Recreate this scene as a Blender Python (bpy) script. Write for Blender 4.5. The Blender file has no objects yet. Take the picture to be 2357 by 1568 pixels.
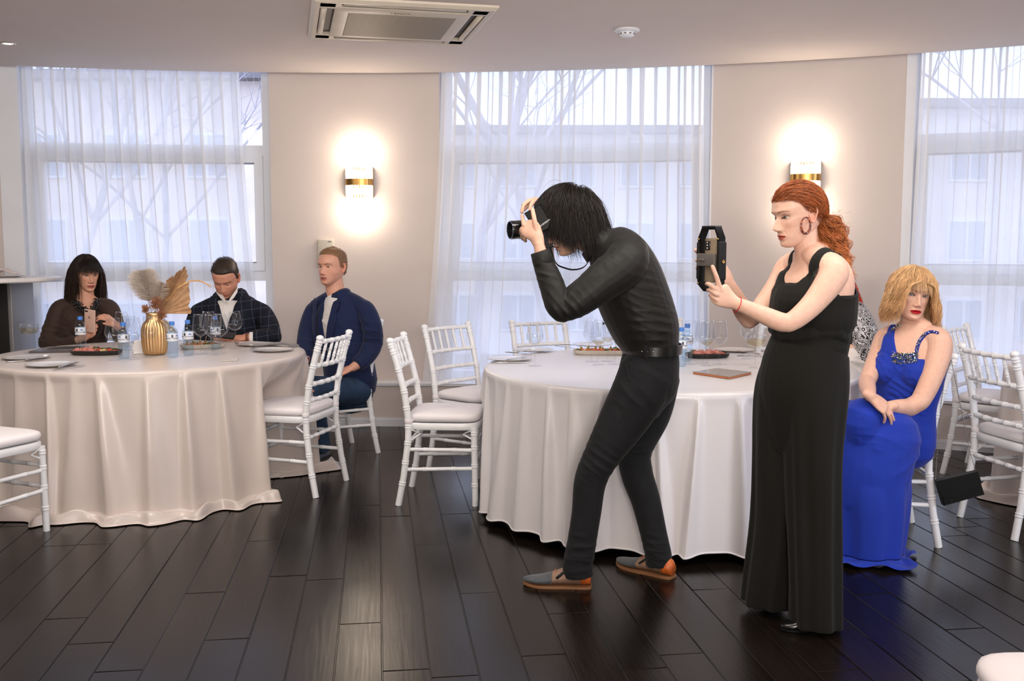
import bpy, bmesh, math, random
import numpy as np
from mathutils import Vector, Matrix, Quaternion, noise as mnoise

# ------------------------------------------------------------------ camera, world, big lights, exposure
S = bpy.context.scene
COL = S.collection
W, H, F = 2357.0, 1568.0, 2291.0
CAMZ = 1.40
TH = math.atan((784 - 565) / F)
cam = bpy.data.objects.new('camera', bpy.data.cameras.new('camera'))
COL.objects.link(cam)
cam.location = (0, 0, CAMZ)
cam.rotation_euler = (math.pi / 2 - TH, 0, 0)
cam.data.sensor_width = 36.0
cam.data.lens = F * 36.0 / W
cam.data.clip_start = 0.05
cam.data.clip_end = 300
S.camera = cam
S.view_settings.view_transform = 'Standard'
S.view_settings.look = 'None'
S.view_settings.gamma = 1.0
S.view_settings.use_curve_mapping = False
S.view_settings.exposure = 0.38
S.cycles.use_denoising = True
S.cycles.max_bounces = 7
S.cycles.diffuse_bounces = 3
S.cycles.glossy_bounces = 3
S.cycles.transmission_bounces = 6
S.cycles.transparent_max_bounces = 40
S.cycles.caustics_reflective = False
S.cycles.caustics_refractive = False
S.cycles.sample_clamp_indirect = 4.0

wd = bpy.data.worlds.new('overcast_sky')
S.world = wd
wd.use_nodes = True
bgn = wd.node_tree.nodes['Background']
bgn.inputs[0].default_value = (0.62, 0.72, 1.0, 1)
bgn.inputs[1].default_value = 2.5


def area_light(name, loc, target, sx, sy, power, color):
    l = bpy.data.lights.new(name, 'AREA')
    l.shape = 'RECTANGLE'
    l.size, l.size_y = sx, sy
    l.energy = power
    l.color = color
    o = bpy.data.objects.new(name, l)
    COL.objects.link(o)
    o.location = loc
    d = Vector(target) - Vector(loc)
    o.rotation_euler = d.to_track_quat('-Z', 'Y').to_euler()
    return o


# front fill added behind the camera; overhead, side window and bounced flash lights are assumed, all unseen
area_light('front_fill_light', (0.9, -1.6, 2.62), (0.2, 5.2, 0.3), 5.6, 2.2, 58, (1.0, 0.94, 0.90))  # added soft fill from the front, not a fitting of the hall
area_light('table_downlight', (-2.2, 4.3, 2.66), (-2.2, 5.4, 0.5), 2.2, .7, 48, (1.0, 0.93, 0.86))  # assumed overhead light added to brighten the left table, no fitting there
area_light('table_downlight', (1.0, 3.6, 2.66), (1.0, 4.6, 0.5), 2.6, .7, 46, (1.0, 0.94, 0.88))  # same over the white table: assumed light, added without a ceiling fitting
area_light('assumed_window_light', (5.6, 1.4, 1.6), (0.0, 4.8, 0.9), 3.2, 2.2, 60, (0.80, 0.87, 1.0))  # assumed daylight from unseen side windows, added as a bare area light
area_light('assumed_flash_bounce', (0.3, -0.9, 1.6), (0.3, -0.3, 2.70), 0.6, 0.6, 210, (1.0, 0.93, 0.86))  # assumed flash aimed at the ceiling, added out of view

# ------------------------------------------------------------------ helpers
ct, st_ = math.cos(TH), math.sin(TH)


def P(px, py, Y):
    """world point seen at a photo pixel, standing at distance Y into the room"""
    x = (px - W / 2) / F
    u = -(py - H / 2) / F
    t = Y / (ct + u * st_)
    return Vector((x * t, Y, CAMZ + (-st_ + u * ct) * t))


def FL(px, py, z=0.0):
    x = (px - W / 2) / F
    u = -(py - H / 2) / F
    t = (z - CAMZ) / (-st_ + u * ct)
    return Vector((x * t, (ct + u * st_) * t, z))


def lerp(a, b, t):
    return a + (b - a) * t


def sstep(a, b, x):
    t = min(1.0, max(0.0, (x - a) / (b - a)))
    return t * t * (3 - 2 * t)


def npstep(a, b, x):
    t = np.clip((x - a) / (b - a), 0, 1)
    return t * t * (3 - 2 * t)


class MB:
    """collects shapes for one mesh"""
    def __init__(s):
        s.v, s.f, s.mi, s.m = [], [], [], 0

    def add(s, vs, fs):
        b = len(s.v)
        s.v.extend([tuple(v) for v in vs])
        for f in fs:
            s.f.append(tuple(i + b for i in f))
            s.mi.append(s.m)
        return s

    def grid(s, rows, closed=False, cap0=False, cap1=False):
        n = len(rows[0])
        vs = [p for r in rows for p in r]
        fs = []
        for i in range(len(rows) - 1):
            for j in range(n if closed else n - 1):
                k = (j + 1) % n
                fs.append((i * n + j, i * n + k, (i + 1) * n + k, (i + 1) * n + j))
        if cap0:
            fs.append(tuple(range(n - 1, -1, -1)))
        if cap1:
            fs.append(tuple(range((len(rows) - 1) * n, len(rows) * n)))
        return s.add(vs, fs)

    def box(s, c, d, rot=None, bev=0.0):
        c = Vector(c)
        hx, hy, hz = d[0] / 2, d[1] / 2, d[2] / 2
        if bev <= 0:
            pts = [Vector((x, y, z)) for z in (-hz, hz) for x, y in ((-hx, -hy), (hx, -hy), (hx, hy), (-hx, hy))]
            fs = [(3, 2, 1, 0), (4, 5, 6, 7), (0, 1, 5, 4), (1, 2, 6, 5), (2, 3, 7, 6), (3, 0, 4, 7)]
            if rot is not None:
                pts = [rot @ p for p in pts]
            return s.add([c + p for p in pts], fs)
        bm = bmesh.new()
        bmesh.ops.create_cube(bm, size=1)
        for v in bm.verts:
            v.co = Vector((v.co.x * d[0], v.co.y * d[1], v.co.z * d[2]))
        bmesh.ops.bevel(bm, geom=bm.edges[:], offset=bev, segments=3, profile=0.5, affect='EDGES')
        bm.verts.index_update()
        pts = [c + ((rot @ v.co) if rot is not None else v.co) for v in bm.verts]
        fs = [tuple(v.index for v in f.verts) for f in bm.faces]
        bm.free()
        return s.add(pts, fs)

    def tube(s, path, r, seg=10, cap=True, hint=None, flat=1.0):
        """path: points, r: radius or list; flat scales the second cross axis"""
        pts = [Vector(p) for p in path]
        n = len(pts)
        rs = [r] * n if not hasattr(r, '__len__') else r
        rows = []
        prev = None
        for i in range(n):
            t = (pts[min(i + 1, n - 1)] - pts[max(i - 1, 0)])
            if t.length < 1e-9:
                t = Vector((0, 0, 1))
            t.normalize()
            if prev is None:
                h = Vector(hint) if hint is not None else (Vector((1, 0, 0)) if abs(t.x) < 0.8 else Vector((0, 1, 0)))
            else:
                h = prev
            a = h - t * h.dot(t)
            if a.length < 1e-6:
                a = t.orthogonal()
            a.normalize()
            prev = a
            b = t.cross(a)
            rows.append([pts[i] + a * (math.cos(2 * math.pi * k / seg) * rs[i]) + b * (math.sin(2 * math.pi * k / seg) * rs[i] * flat) for k in range(seg)])
        return s.grid(rows, True, cap, cap)

    def lathe(s, prof, seg=24, c=(0, 0, 0), mat=None, cap=True):
        """prof: (r, z) pairs"""
        rows = []
        for r, z in prof:
            row = []
            for k in range(seg):
                a = 2 * math.pi * k / seg
                p = Vector((r * math.cos(a), r * math.sin(a), z))
                if mat is not None:
                    p = mat @ p
                row.append(p + Vector(c))
            rows.append(row)
        return s.grid(rows, True, cap, cap)

    def ell(s, c, r, seg=16, rings=10, rot=None):
        rows = []
        c = Vector(c)
        for i in range(rings + 1):
            a = math.pi * i / rings
            row = []
            for k in range(seg):
                b = 2 * math.pi * k / seg
                p = Vector((r[0] * max(math.sin(a), 1e-4) * math.cos(b), r[1] * max(math.sin(a), 1e-4) * math.sin(b), -r[2] * math.cos(a)))
                if rot is not None:
                    p = rot @ p
                row.append(c + p)
            rows.append(row)
        return s.grid(rows, True, True, True)

    def mesh(s, name):
        me = bpy.data.meshes.new(name)
        me.from_pydata(s.v, [], s.f)
        me.update()
        return me

    def obj(s, name, mats, parent=None, smooth=True, angle=None, org=None, weld=False):
        me = s.mesh(name)
        if not isinstance(mats, (list, tuple)):
            mats = [mats]
        for m in mats:
            me.materials.append(m)
        if len(mats) > 1:
            me.polygons.foreach_set('material_index', s.mi)
        return link_mesh(name, me, parent, smooth, angle, org)


def link_mesh(name, me, parent=None, smooth=True, angle=None, org=None):
    if smooth:
        me.polygons.foreach_set('use_smooth', [True] * len(me.polygons))
        if angle is not None:
            me.set_sharp_from_angle(angle=math.radians(angle))
    o = bpy.data.objects.new(name, me)
    COL.objects.link(o)
    if parent is not None:
        o.parent = parent
        # meshes are written in world coordinates unless the parent is at the origin
        org = parent.get('_org') if org is None else org
    if org is not None:
        org = Vector(org)
        n = len(me.vertices)
        a = np.empty(n * 3, dtype=np.float32)
        me.vertices.foreach_get('co', a)
        a = a.reshape(-1, 3) - np.array(org, dtype=np.float32)
        me.vertices.foreach_set('co', a.ravel())
        me.update()
        if parent is None:
            o.location = org
    return o


def tag(o, label=None, cat=None, group=None, kind=None):
    if label:
        o['label'] = label
    if cat:
        o['category'] = cat
    if group:
        o['group'] = group
    if kind:
        o['kind'] = kind
    return o


def thing(name, label, cat, loc=(0, 0, 0), rz=0.0, group=None, kind=None):
    o = bpy.data.objects.new(name, None)
    COL.objects.link(o)
    o.location = loc
    o.rotation_euler = (0, 0, rz)
    o.empty_display_size = 0.1
    return tag(o, label, cat, group, kind)


def wthing(name, label, cat, loc, group=None, kind=None):
    """an empty whose parts are written in world coordinates"""
    o = thing(name, label, cat, loc, 0, group, kind)
    PORG[o.name] = Vector(loc)
    return o


PORG = {}


def wobj(mb, name, mats, parent, smooth=True, angle=None):
    top = parent
    while top.parent is not None:
        top = top.parent
    return mb.obj(name, mats, parent, smooth, angle, org=PORG.get(top.name, (0, 0, 0)))


def dup(root, loc=None, rz=None, label=None, group=None):
    def cp(o, par):
        c = o.copy()
        COL.objects.link(c)
        c.parent = par
        for ch in KIDS.get(o.name, ()):
            cp(ch, c)
        return c
    KIDS.clear()
    for o in COL.objects:
        if o.parent is not None:
            KIDS.setdefault(o.parent.name, []).append(o)
    r = cp(root, None)
    if loc is not None:
        r.location = loc
    if rz is not None:
        r.rotation_euler = (0, 0, rz)
    if label:
        r['label'] = label
    if group:
        r['group'] = group
    return r


KIDS = {}


# ------------------------------------------------------------------ materials
def srgb(r, g, b):
    f = lambda c: (c / 255 / 12.92) if c / 255 <= 0.04045 else ((c / 255 + 0.055) / 1.055) ** 2.4
    return (f(r), f(g), f(b), 1)


class NT:
    def __init__(s, name):
        s.m = bpy.data.materials.new(name)
        s.m.use_nodes = True
        s.t = s.m.node_tree
        s.n, s.l = s.t.nodes, s.t.links
        s.b = s.n['Principled BSDF']
        s.out = s.n['Material Output']

    def node(s, typ, **kw):
        n = s.n.new(typ)
        for k, v in kw.items():
            if k.startswith('i_'):
                key = k[2:]
                n.inputs[int(key) if key.isdigit() else key.replace('_', ' ')].default_value = v
            else:
                setattr(n, k, v)
        return n

    def link(s, a, b):
        s.l.new(a, b)

    def coords(s, kind='Object', scale=None, rot=None):
        tc = s.node('ShaderNodeTexCoord')
        if scale is None and rot is None:
            return tc.outputs[kind]
        mp = s.node('ShaderNodeMapping')
        if scale:
            mp.inputs['Scale'].default_value = scale
        if rot:
            mp.inputs['Rotation'].default_value = rot
        s.link(tc.outputs[kind], mp.inputs[0])
        return mp.outputs[0]

    def ramp(s, fac, stops):
        r = s.node('ShaderNodeValToRGB')
        e = r.color_ramp.elements
        while len(e) < len(stops):
            e.new(0.5)
        for x, (p, c) in zip(e, stops):
            x.position = p
            x.color = c
        s.link(fac, r.inputs[0])
        return r.outputs[0]

    def bump(s, height, strength=0.3, dist=0.01):
        b = s.node('ShaderNodeBump')
        b.inputs['Strength'].default_value = strength
        b.inputs['Distance'].default_value = dist
        s.link(height, b.inputs['Height'])
        s.link(b.outputs[0], s.b.inputs['Normal'])


def mat(name, col, rough=0.5, metal=0.0, spec=0.5, sheen=0.0, coat=0.0, var=0.0, vscale=20.0, bump=0.0, bscale=60.0, bdist=0.004, vc=None, stretch=None, sss=0.0, aniso=0.0, trans=0.0):
    t = NT(name)
    b = t.b
    b.inputs['Roughness'].default_value = rough
    b.inputs['Metallic'].default_value = metal
    b.inputs['Specular IOR Level'].default_value = spec
    b.inputs['Sheen Weight'].default_value = sheen
    b.inputs['Coat Weight'].default_value = coat
    b.inputs['Transmission Weight'].default_value = trans
    b.inputs['Anisotropic'].default_value = aniso
    if sss:
        b.inputs['Subsurface Weight'].default_value = sss
        b.inputs['Subsurface Radius'].default_value = (0.012, 0.005, 0.003)
        b.inputs['Subsurface Scale'].default_value = 1.0
    co = t.coords('Object', stretch or (1, 1, 1))
    n1 = t.node('ShaderNodeTexNoise', i_Scale=vscale, i_Detail=4.0)
    t.link(co, n1.inputs['Vector'])
    if vc is not None:
        at = t.node('ShaderNodeAttribute', attribute_name=vc)
        base = at.outputs['Color']
    else:
        base = None
    lo = tuple(c * (1 - var) for c in col[:3]) + (1,)
    hi = tuple(min(1, c * (1 + var)) for c in col[:3]) + (1,)
    if base is None:
        if var > 0:
            t.link(t.ramp(n1.outputs[0], [(0.3, lo), (0.7, hi)]), b.inputs['Base Color'])
        else:
            b.inputs['Base Color'].default_value = col
    else:
        t.link(base, b.inputs['Base Color'])
    if bump > 0:
        n2 = t.node('ShaderNodeTexNoise', i_Scale=bscale, i_Detail=5.0)
        t.link(co, n2.inputs['Vector'])
        t.bump(n2.outputs[0], bump, bdist)
    return t.m


def emit_mat(name, col, strength):
    t = NT(name)
    e = t.node('ShaderNodeEmission', i_Color=col, i_Strength=strength)
    t.link(e.outputs[0], t.out.inputs[0])
    return t.m


def thin_glass(name, tint=(1, 1, 1, 1), rough=0.02, top=0.8):
    t = NT(name)
    tr = t.node('ShaderNodeBsdfTransparent', i_Color=tint)
    gl = t.node('ShaderNodeBsdfGlossy', i_Color=(1, 1, 1, 1), i_Roughness=rough)
    fr = t.node('ShaderNodeFresnel', i_IOR=1.45)
    ge = t.node('ShaderNodeNewGeometry')
    inv = t.node('ShaderNodeMath', operation='SUBTRACT', i_0=1.0)
    t.link(ge.outputs['Backfacing'], inv.inputs[1])
    mn = t.node('ShaderNodeMath', operation='MINIMUM', i_1=top)
    t.link(fr.outputs[0], mn.inputs[0])
    ml = t.node('ShaderNodeMath', operation='MULTIPLY')
    t.link(mn.outputs[0], ml.inputs[0])
    t.link(inv.outputs[0], ml.inputs[1])
    mx = t.node('ShaderNodeMixShader')
    t.link(ml.outputs[0], mx.inputs[0])
    t.link(tr.outputs[0], mx.inputs[1])
    t.link(gl.outputs[0], mx.inputs[2])
    t.link(mx.outputs[0], t.out.inputs[0])
    return t.m


def sheer_mat(name, col, opacity):
    t = NT(name)
    tr = t.node('ShaderNodeBsdfTransparent')
    tl = t.node('ShaderNodeBsdfTranslucent', i_Color=col)
    df = t.node('ShaderNodeBsdfDiffuse', i_Color=col)
    m1 = t.node('ShaderNodeMixShader', i_0=0.5)
    t.link(tl.outputs[0], m1.inputs[1])
    t.link(df.outputs[0], m1.inputs[2])
    m2 = t.node('ShaderNodeMixShader', i_0=opacity)
    t.link(tr.outputs[0], m2.inputs[1])
    t.link(m1.outputs[0], m2.inputs[2])
    t.link(m2.outputs[0], t.out.inputs[0])
    return t.m


M = {}
M['wall'] = mat('wall_paint', srgb(212, 199, 192), 0.75, bump=0.12, bscale=180, bdist=0.002, var=0.02, vscale=3)
M['ceiling'] = mat('ceiling_paint', srgb(222, 210, 203), 0.85, var=0.02, vscale=2)
M['white_paint'] = mat('white_paint', srgb(228, 228, 232), 0.5, var=0.02, vscale=5)
M['pvc'] = mat('white_pvc', srgb(225, 228, 235), 0.4)
M['glass'] = thin_glass('window_glass', (0.98, 0.99, 1, 1))
M['sheer'] = sheer_mat('sheer_voile', (0.95, 0.95, 0.96, 1), 0.74)
M['chair'] = mat('white_lacquer', srgb(238, 238, 240), 0.35, coat=0.15, var=0.015, vscale=25, bump=0.03, bscale=90)
M['cushion'] = mat('white_cushion', srgb(236, 230, 232), 0.85, sheen=0.2, bump=0.1, bscale=300, bdist=0.001)
M['black'] = mat('black_plastic', (0.007, 0.007, 0.007, 1), 0.42, spec=0.08)
M['black_gloss'] = mat('black_gloss', (0.008, 0.008, 0.009, 1), 0.15, coat=0.4)
M['chrome'] = mat('polished_steel', (0.62, 0.61, 0.6, 1), 0.18, metal=1.0)
M['gold'] = mat('gold_metal', srgb(226, 184, 132), 0.4, metal=1.0, var=0.1, vscale=8)
M['brass'] = mat('brass', srgb(180, 140, 80), 0.25, metal=1.0)
# ------------------------------------------------------------------ room
CX, CY = -1.16, -2.57            # the hall's outer wall is a wide arc
R_CEIL, R_WALL, R_LEDGE, R_GLASS = 10.30, 10.38, 10.22, 10.56
CEIL = 2.70


def arc(R, a, z):
    return Vector((CX + R * math.sin(a), CY + R * math.cos(a), z))


def wall_a(px, R=R_WALL):
    xn = (px - W / 2) / F
    lo, hi = -1.2, 1.2
    g = lambda a: (CX + R * math.sin(a)) - xn * (CY + R * math.cos(a))
    for _ in range(60):
        m = (lo + hi) / 2
        if g(m) > 0:
            hi = m
        else:
            lo = m
    return (lo + hi) / 2


def arc_slab(mb, R0, R1, a0, a1, z0, z1, n=24):
    """solid piece of the arc between two radii, angles and heights"""
    rows = []
    for i in range(n + 1):
        a = lerp(a0, a1, i / n)
        rows.append([arc(R0, a, z0), arc(R1, a, z0), arc(R1, a, z1), arc(R0, a, z1)])
    mb.grid(rows, True, True, True)
    return mb


def struct(o):
    o['kind'] = 'structure'
    return o


# floor of dark planks
def floor_mat():
    t = NT('dark_oak_planks')
    co = t.coords('Object', None, (0, 0, math.radians(-97.7)))
    at = t.node('ShaderNodeAttribute', attribute_name='tint')
    gr = t.node('ShaderNodeTexNoise', i_Scale=1.0, i_Detail=9.0, i_Roughness=0.7, i_Distortion=0.6)
    mp = t.node('ShaderNodeMapping')
    mp.inputs['Scale'].default_value = (4, 75, 1)
    t.link(co, mp.inputs[0])
    t.link(mp.outputs[0], gr.inputs['Vector'])
    mx = t.node('ShaderNodeMix', data_type='RGBA', blend_type='MULTIPLY')
    mx.inputs[0].default_value = 0.9
    t.link(at.outputs['Color'], mx.inputs[6])
    t.link(t.ramp(gr.outputs[0], [(0.3, (0.35, 0.33, 0.32, 1)), (0.7, (1.35, 1.28, 1.2, 1))]), mx.inputs[7])
    t.link(mx.outputs[2], t.b.inputs['Base Color'])
    big = t.node('ShaderNodeTexNoise', i_Scale=1.6, i_Detail=3.0)
    t.link(co, big.inputs['Vector'])
    ad = t.node('ShaderNodeMath', operation='MULTIPLY_ADD')
    t.link(gr.outputs[0], ad.inputs[0])
    ad.inputs[1].default_value = 0.10
    t.link(t.ramp(big.outputs[0], [(0.3, (0.13, 0.13, 0.13, 1)), (0.7, (0.20, 0.20, 0.20, 1))]), ad.inputs[2])
    t.link(ad.outputs[0], t.b.inputs['Roughness'])
    t.b.inputs['Specular IOR Level'].default_value = 0.18
    t.bump(gr.outputs[0], 0.16, 0.003)
    return t.m


XL, XR, YB = -6.9, 6.3, -3.6


def plank_floor():
    rnd = random.Random(21)
    th = math.radians(7.7)
    d = Vector((-math.sin(th), math.cos(th), 0))
    n = Vector((math.cos(th), math.sin(th), 0))
    pw, g = .157, .0016
    vs, fs, tint = [], [], []
    for k in range(-52, 60):
        u0, u1 = k * pw + g, (k + 1) * pw - g
        v = -6.0 + rnd.uniform(0, 1.5)
        while v < 9.6:
            L = rnd.choice((1.2, 1.45, 1.7, 1.9))
            v0, v1 = v + g, v + L - g
            c = n * ((u0 + u1) / 2) + d * ((v0 + v1) / 2)
            v += L
            if not (XL - .9 < c.x < XR + .9 and YB - .9 < c.y < 8.6):
                continue
            tx, ty = rnd.gauss(0, .0035), rnd.gauss(0, .0011)
            b = len(vs)
            for (e, zz) in ((0, -.0022), (.0022, 0)):
                for uu, vv in ((u0 + e, v0 + e), (u1 - e, v0 + e), (u1 - e, v1 - e), (u0 + e, v1 - e)):
                    p = n * uu + d * vv
                    vs.append((p.x, p.y, zz + (uu - (u0 + u1) / 2) * tx + (vv - (v0 + v1) / 2) * ty * .3))
            fs += [(b + 4, b + 5, b + 6, b + 7)] + [(b + i, b + (i + 1) % 4, b + 4 + (i + 1) % 4, b + 4 + i) for i in range(4)]
            t = rnd.uniform(.75, 1.3)
            c0 = srgb(25, 20, 17)
            tint += [(c0[0] * t, c0[1] * t, c0[2] * t, 1)] * 8
    b = len(vs)     # dark bed below the seams
    vs += [(XL, YB, -.003), (XR, YB, -.003), (XR, 8.6, -.003), (XL, 8.6, -.003)]
    fs.append((b, b + 1, b + 2, b + 3))
    tint += [(.004, .004, .004, 1)] * 4
    me = bpy.data.meshes.new('floor')
    me.from_pydata(vs, [], fs)
    ca = me.color_attributes.new('tint', 'FLOAT_COLOR', 'POINT')
    ca.data.foreach_set('color', [x for c in tint for x in c])
    me.materials.append(floor_mat())
    return link_mesh('floor', me, None, False)


struct(plank_floor())

# ceiling with its curved free edge in front of the curtain pocket
A0, A1 = math.asin((XL - CX) / R_CEIL), math.asin((XR - CX) / R_CEIL)
b = MB()
rows = []
for i in range(61):
    a = lerp(A0, A1, i / 60)
    e = arc(R_CEIL, a, CEIL)
    rows.append([Vector((e.x, YB, CEIL)), Vector((e.x, 2.0, CEIL)), Vector((e.x, e.y - .05, CEIL)), Vector((e.x, e.y - .012, CEIL + .004)), Vector((e.x, e.y, CEIL + .016)), Vector((e.x, e.y, CEIL + .14)), Vector((e.x, YB, CEIL + .14))])
b.grid(rows, True, True, True)
struct(b.obj('ceiling', M['ceiling'], smooth=True, angle=40))
# slab above the curtain pocket
b = MB()
arc_slab(b, R_CEIL - .1, R_GLASS + .25, A0, A1, 2.95, 3.05, 60)
struct(b.obj('trim_pocket_top', M['wall'], smooth=False))

# side and back walls of the hall
b = MB(); b.box((XL - .06, 2.2, 1.5), (.12, 11.8, 3.0)); struct(b.obj('wall_left', M['wall'], smooth=False))
b = MB(); b.box((XR + .06, 4.6, 1.5), (.12, 6.6, 3.0)); b.box((XR + .06, -2.2, 1.5), (.12, 2.8, 3.0)); struct(b.obj('wall_right', M['wall'], smooth=False))
b = MB(); b.box(((XL + XR) / 2, YB - .06, 1.5), (XR - XL + .24, .12, 3.0)); struct(b.obj('wall_back', M['wall'], smooth=False))

# bays between windows
PX_W = [(58, 629), (1014, 1633), (2074, 2690)]
ang = [(wall_a(p), wall_a(q)) for p, q in PX_W]
bays = [(A0 - .02, ang[0][0]), (ang[0][1], ang[1][0]), (ang[1][1], ang[2][0]), (ang[2][1], A1 + .02)]
for k, (a, c) in enumerate(bays):
    b = MB()
    arc_slab(b, R_WALL, R_GLASS + .2, a, c, 0, 2.95, 24)
    o = b.obj('wall_bay_%d' % (k + 1), M['wall'], smooth=True, angle=30)
    struct(o)
# bright corner beads of the window reveals
b = MB()
for a in (ang[0][0], ang[1][1]):
    sg = 1 if a == ang[0][0] else -1
    arc_slab(b, R_WALL - .004, R_GLASS, a, a + sg * .0012, .33, 2.94, 1)
arc_slab(b, R_WALL - .006, R_WALL + .03, ang[2][0] - .0015, ang[2][0] + .0045, .33, 2.94, 1)
arc_slab(b, R_WALL - .005, R_WALL + .02, wall_a(14), ang[0][0], .338, 2.94, 6)
struct(b.obj('trim_reveals', M['white_paint'], smooth=False))
# panelled base below sills, its ledge and the baseboard
b = MB(); arc_slab(b, R_LEDGE, R_GLASS + .2, A0, A1, 0, .318, 80); struct(b.obj('wall_base_panel', M['wall'], smooth=True, angle=30))
b = MB(); arc_slab(b, R_LEDGE - .018, R_GLASS + .2, A0, A1, .318, .338, 80); struct(b.obj('trim_ledge', M['white_paint'], smooth=True, angle=30))
b = MB(); arc_slab(b, R_LEDGE - .018, R_LEDGE + .002, A0, A1, 0, .055, 80); arc_slab(b, R_LEDGE - .011, R_LEDGE + .002, A0, A1, .055, .066, 80)
struct(b.obj('baseboard_back', M['white_paint'], smooth=True, angle=30))

# windows: fixed top light, casement, lower light
for k, (a0, a1) in enumerate(ang):
    w = wthing('window_%d' % (k + 1), None, None, arc(R_GLASS, (a0 + a1) / 2, .34), kind='structure')
    fr = MB()
    arc_slab(fr, R_GLASS - .05, R_GLASS + .03, a0 - .002, a0 + .0075, .338, 2.94, 1)
    arc_slab(fr, R_GLASS - .05, R_GLASS + .03, a1 - .0075, a1 + .002, .338, 2.94, 1)
    for z0, z1 in ((.338, .40), (1.12, 1.20), (2.10, 2.18), (2.86, 2.94)):
        arc_slab(fr, R_GLASS - .05, R_GLASS + .03, a0, a1, z0, z1, 12)
    wobj(fr, 'window_frame', M['pvc'], w, False)
    sh = MB()
    e0, e1 = a0 + .0075, a1 - .0075
    for z0, z1 in ((1.20, 1.27), (2.035, 2.10)):
        arc_slab(sh, R_GLASS - .07, R_GLASS + .01, e0, e1, z0, z1, 12)
    arc_slab(sh, R_GLASS - .07, R_GLASS + .01, e0, e0 + .0065, 1.27, 2.035, 1)
    arc_slab(sh, R_GLASS - .07, R_GLASS + .01, e1 - .0065, e1, 1.27, 2.035, 1)
    wobj(sh, 'sash', M['pvc'], w, False)
    gk = MB()
    for z0, z1 in ((1.262, 1.27), (2.035, 2.043)):
        arc_slab(gk, R_GLASS - .072, R_GLASS - .066, e0 + .006, e1 - .006, z0, z1, 12)
    wobj(gk, 'rubber_gasket', mat('grey_gasket', srgb(120, 122, 130), .7), w, False)
    for z0, z1 in ((.40, 1.12), (1.27, 2.035), (2.18, 2.86)):
        pn = MB()
        arc_slab(pn, R_GLASS - .012, R_GLASS - .006, e0, e1, z0, z1, 12)
        wobj(pn, 'glass_pane', M['glass'], w, False)


# sheer curtains hanging from the pocket
def curtain(px0t, px1t, px0b, px1b, Rc, zb, seed, label, nf):
    rnd = random.Random(seed)
    a0t, a1t, a0b, a1b = (wall_a(p, Rc) for p in (px0t, px1t, px0b, px1b))
    n, m = nf * 22, 40
    fold = []
    s = 0.0
    while s < 1.0:
        w_ = rnd.uniform(.55, 1.5) / nf
        fold.append((s, min(1.0, s + w_), rnd.uniform(.6, 1.15), rnd.uniform(-.3, .3)))
        s += w_
    rows = []
    for j in range(m + 1):
        v = j / m
        z = lerp(2.90, zb, v)
        row = []
        for i in range(n + 1):
            s = i / n
            for f0, f1, am, ph in fold:
                if f0 <= s <= f1:
                    break
            q = (s - f0) / max(1e-6, f1 - f0)
            wave = math.sin(2 * math.pi * q)
            over = (f1 - f0) * .20 * am * math.sin(4 * math.pi * q) * (1.05 - .75 * v)
            sp = s + over
            flare = v ** 1.6
            a = lerp(lerp(a0t, a0b, flare), lerp(a1t, a1b, flare), sp)
            R = Rc + .022 * am * wave * (1.0 + .15 * math.sin(3 * v + ph)) + .006 * math.sin(9 * s + 5 * v + ph)
            row.append(arc(R, a, z))
        rows.append(row)
    b = MB()
    b.grid(rows)
    o = b.obj('sheer_curtain', M['sheer'], smooth=True)
    return tag(o, label, 'curtain', 'sheer curtains at the tall windows')


curtain(72, 562, 92, 606, R_WALL + .05, .36, 3, 'white sheer curtain behind the seated couple, leaving a bare strip of glass at its right', 12)
curtain(1020, 1612, 962, 1628, R_CEIL + .035, .04, 5, 'white sheer curtain behind the bent photographer, flaring out at its lower left', 15)
curtain(2100, 2720, 2082, 2740, R_CEIL + .035, .04, 8, 'white sheer curtain behind the blonde woman in the blue gown', 15)


# ------------------------------------------------------------------ outside, seen through windows and voile
GZ = -3.2
b = MB(); b.add([(-60, 9, GZ), (60, 9, GZ), (60, 70, GZ), (-60, 70, GZ)], [(0, 1, 2, 3)])
struct(b.obj('ground_outside', mat('thawed_ground', srgb(150, 140, 130), .9, var=.25, vscale=.6), smooth=False))
bark = mat('bare_bark', srgb(168, 163, 168), .9, var=.2, vscale=4)


def bare_tree(x, y, h, seed, label):
    rnd = random.Random(seed)
    b = MB()

    def branch(p, d, L, r, depth):
        pts, rs = [p.copy()], [r]
        n = 5
        for i in range(n):
            d = (d + Vector((rnd.gauss(0, .13), rnd.gauss(0, .13), rnd.gauss(.03, .08)))).normalized()
            p = p + d * (L / n)
            pts.append(p.copy())
            rs.append(r * (1 - .62 * (i + 1) / n))
            if depth > 0 and i >= (1 if depth < 4 else 2):
                for _ in range(2 if depth > 1 else 3):
                    dd = (d + Vector((rnd.gauss(0, .75), rnd.gauss(0, .75), rnd.uniform(-.1, .5)))).normalized()
                    branch(p, dd, L * rnd.uniform(.4, .6), rs[-1] * .6, depth - 1)
        b.tube(pts, rs, 5 if depth < 3 else 8, False)
    branch(Vector((x, y, GZ)), Vector((0, 0, 1)), h, h * .007, 3)
    o = b.obj('bare_tree', bark, None, True, org=(x, y, GZ))
    return tag(o, label, 'tree', 'bare trees outside the windows')


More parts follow.
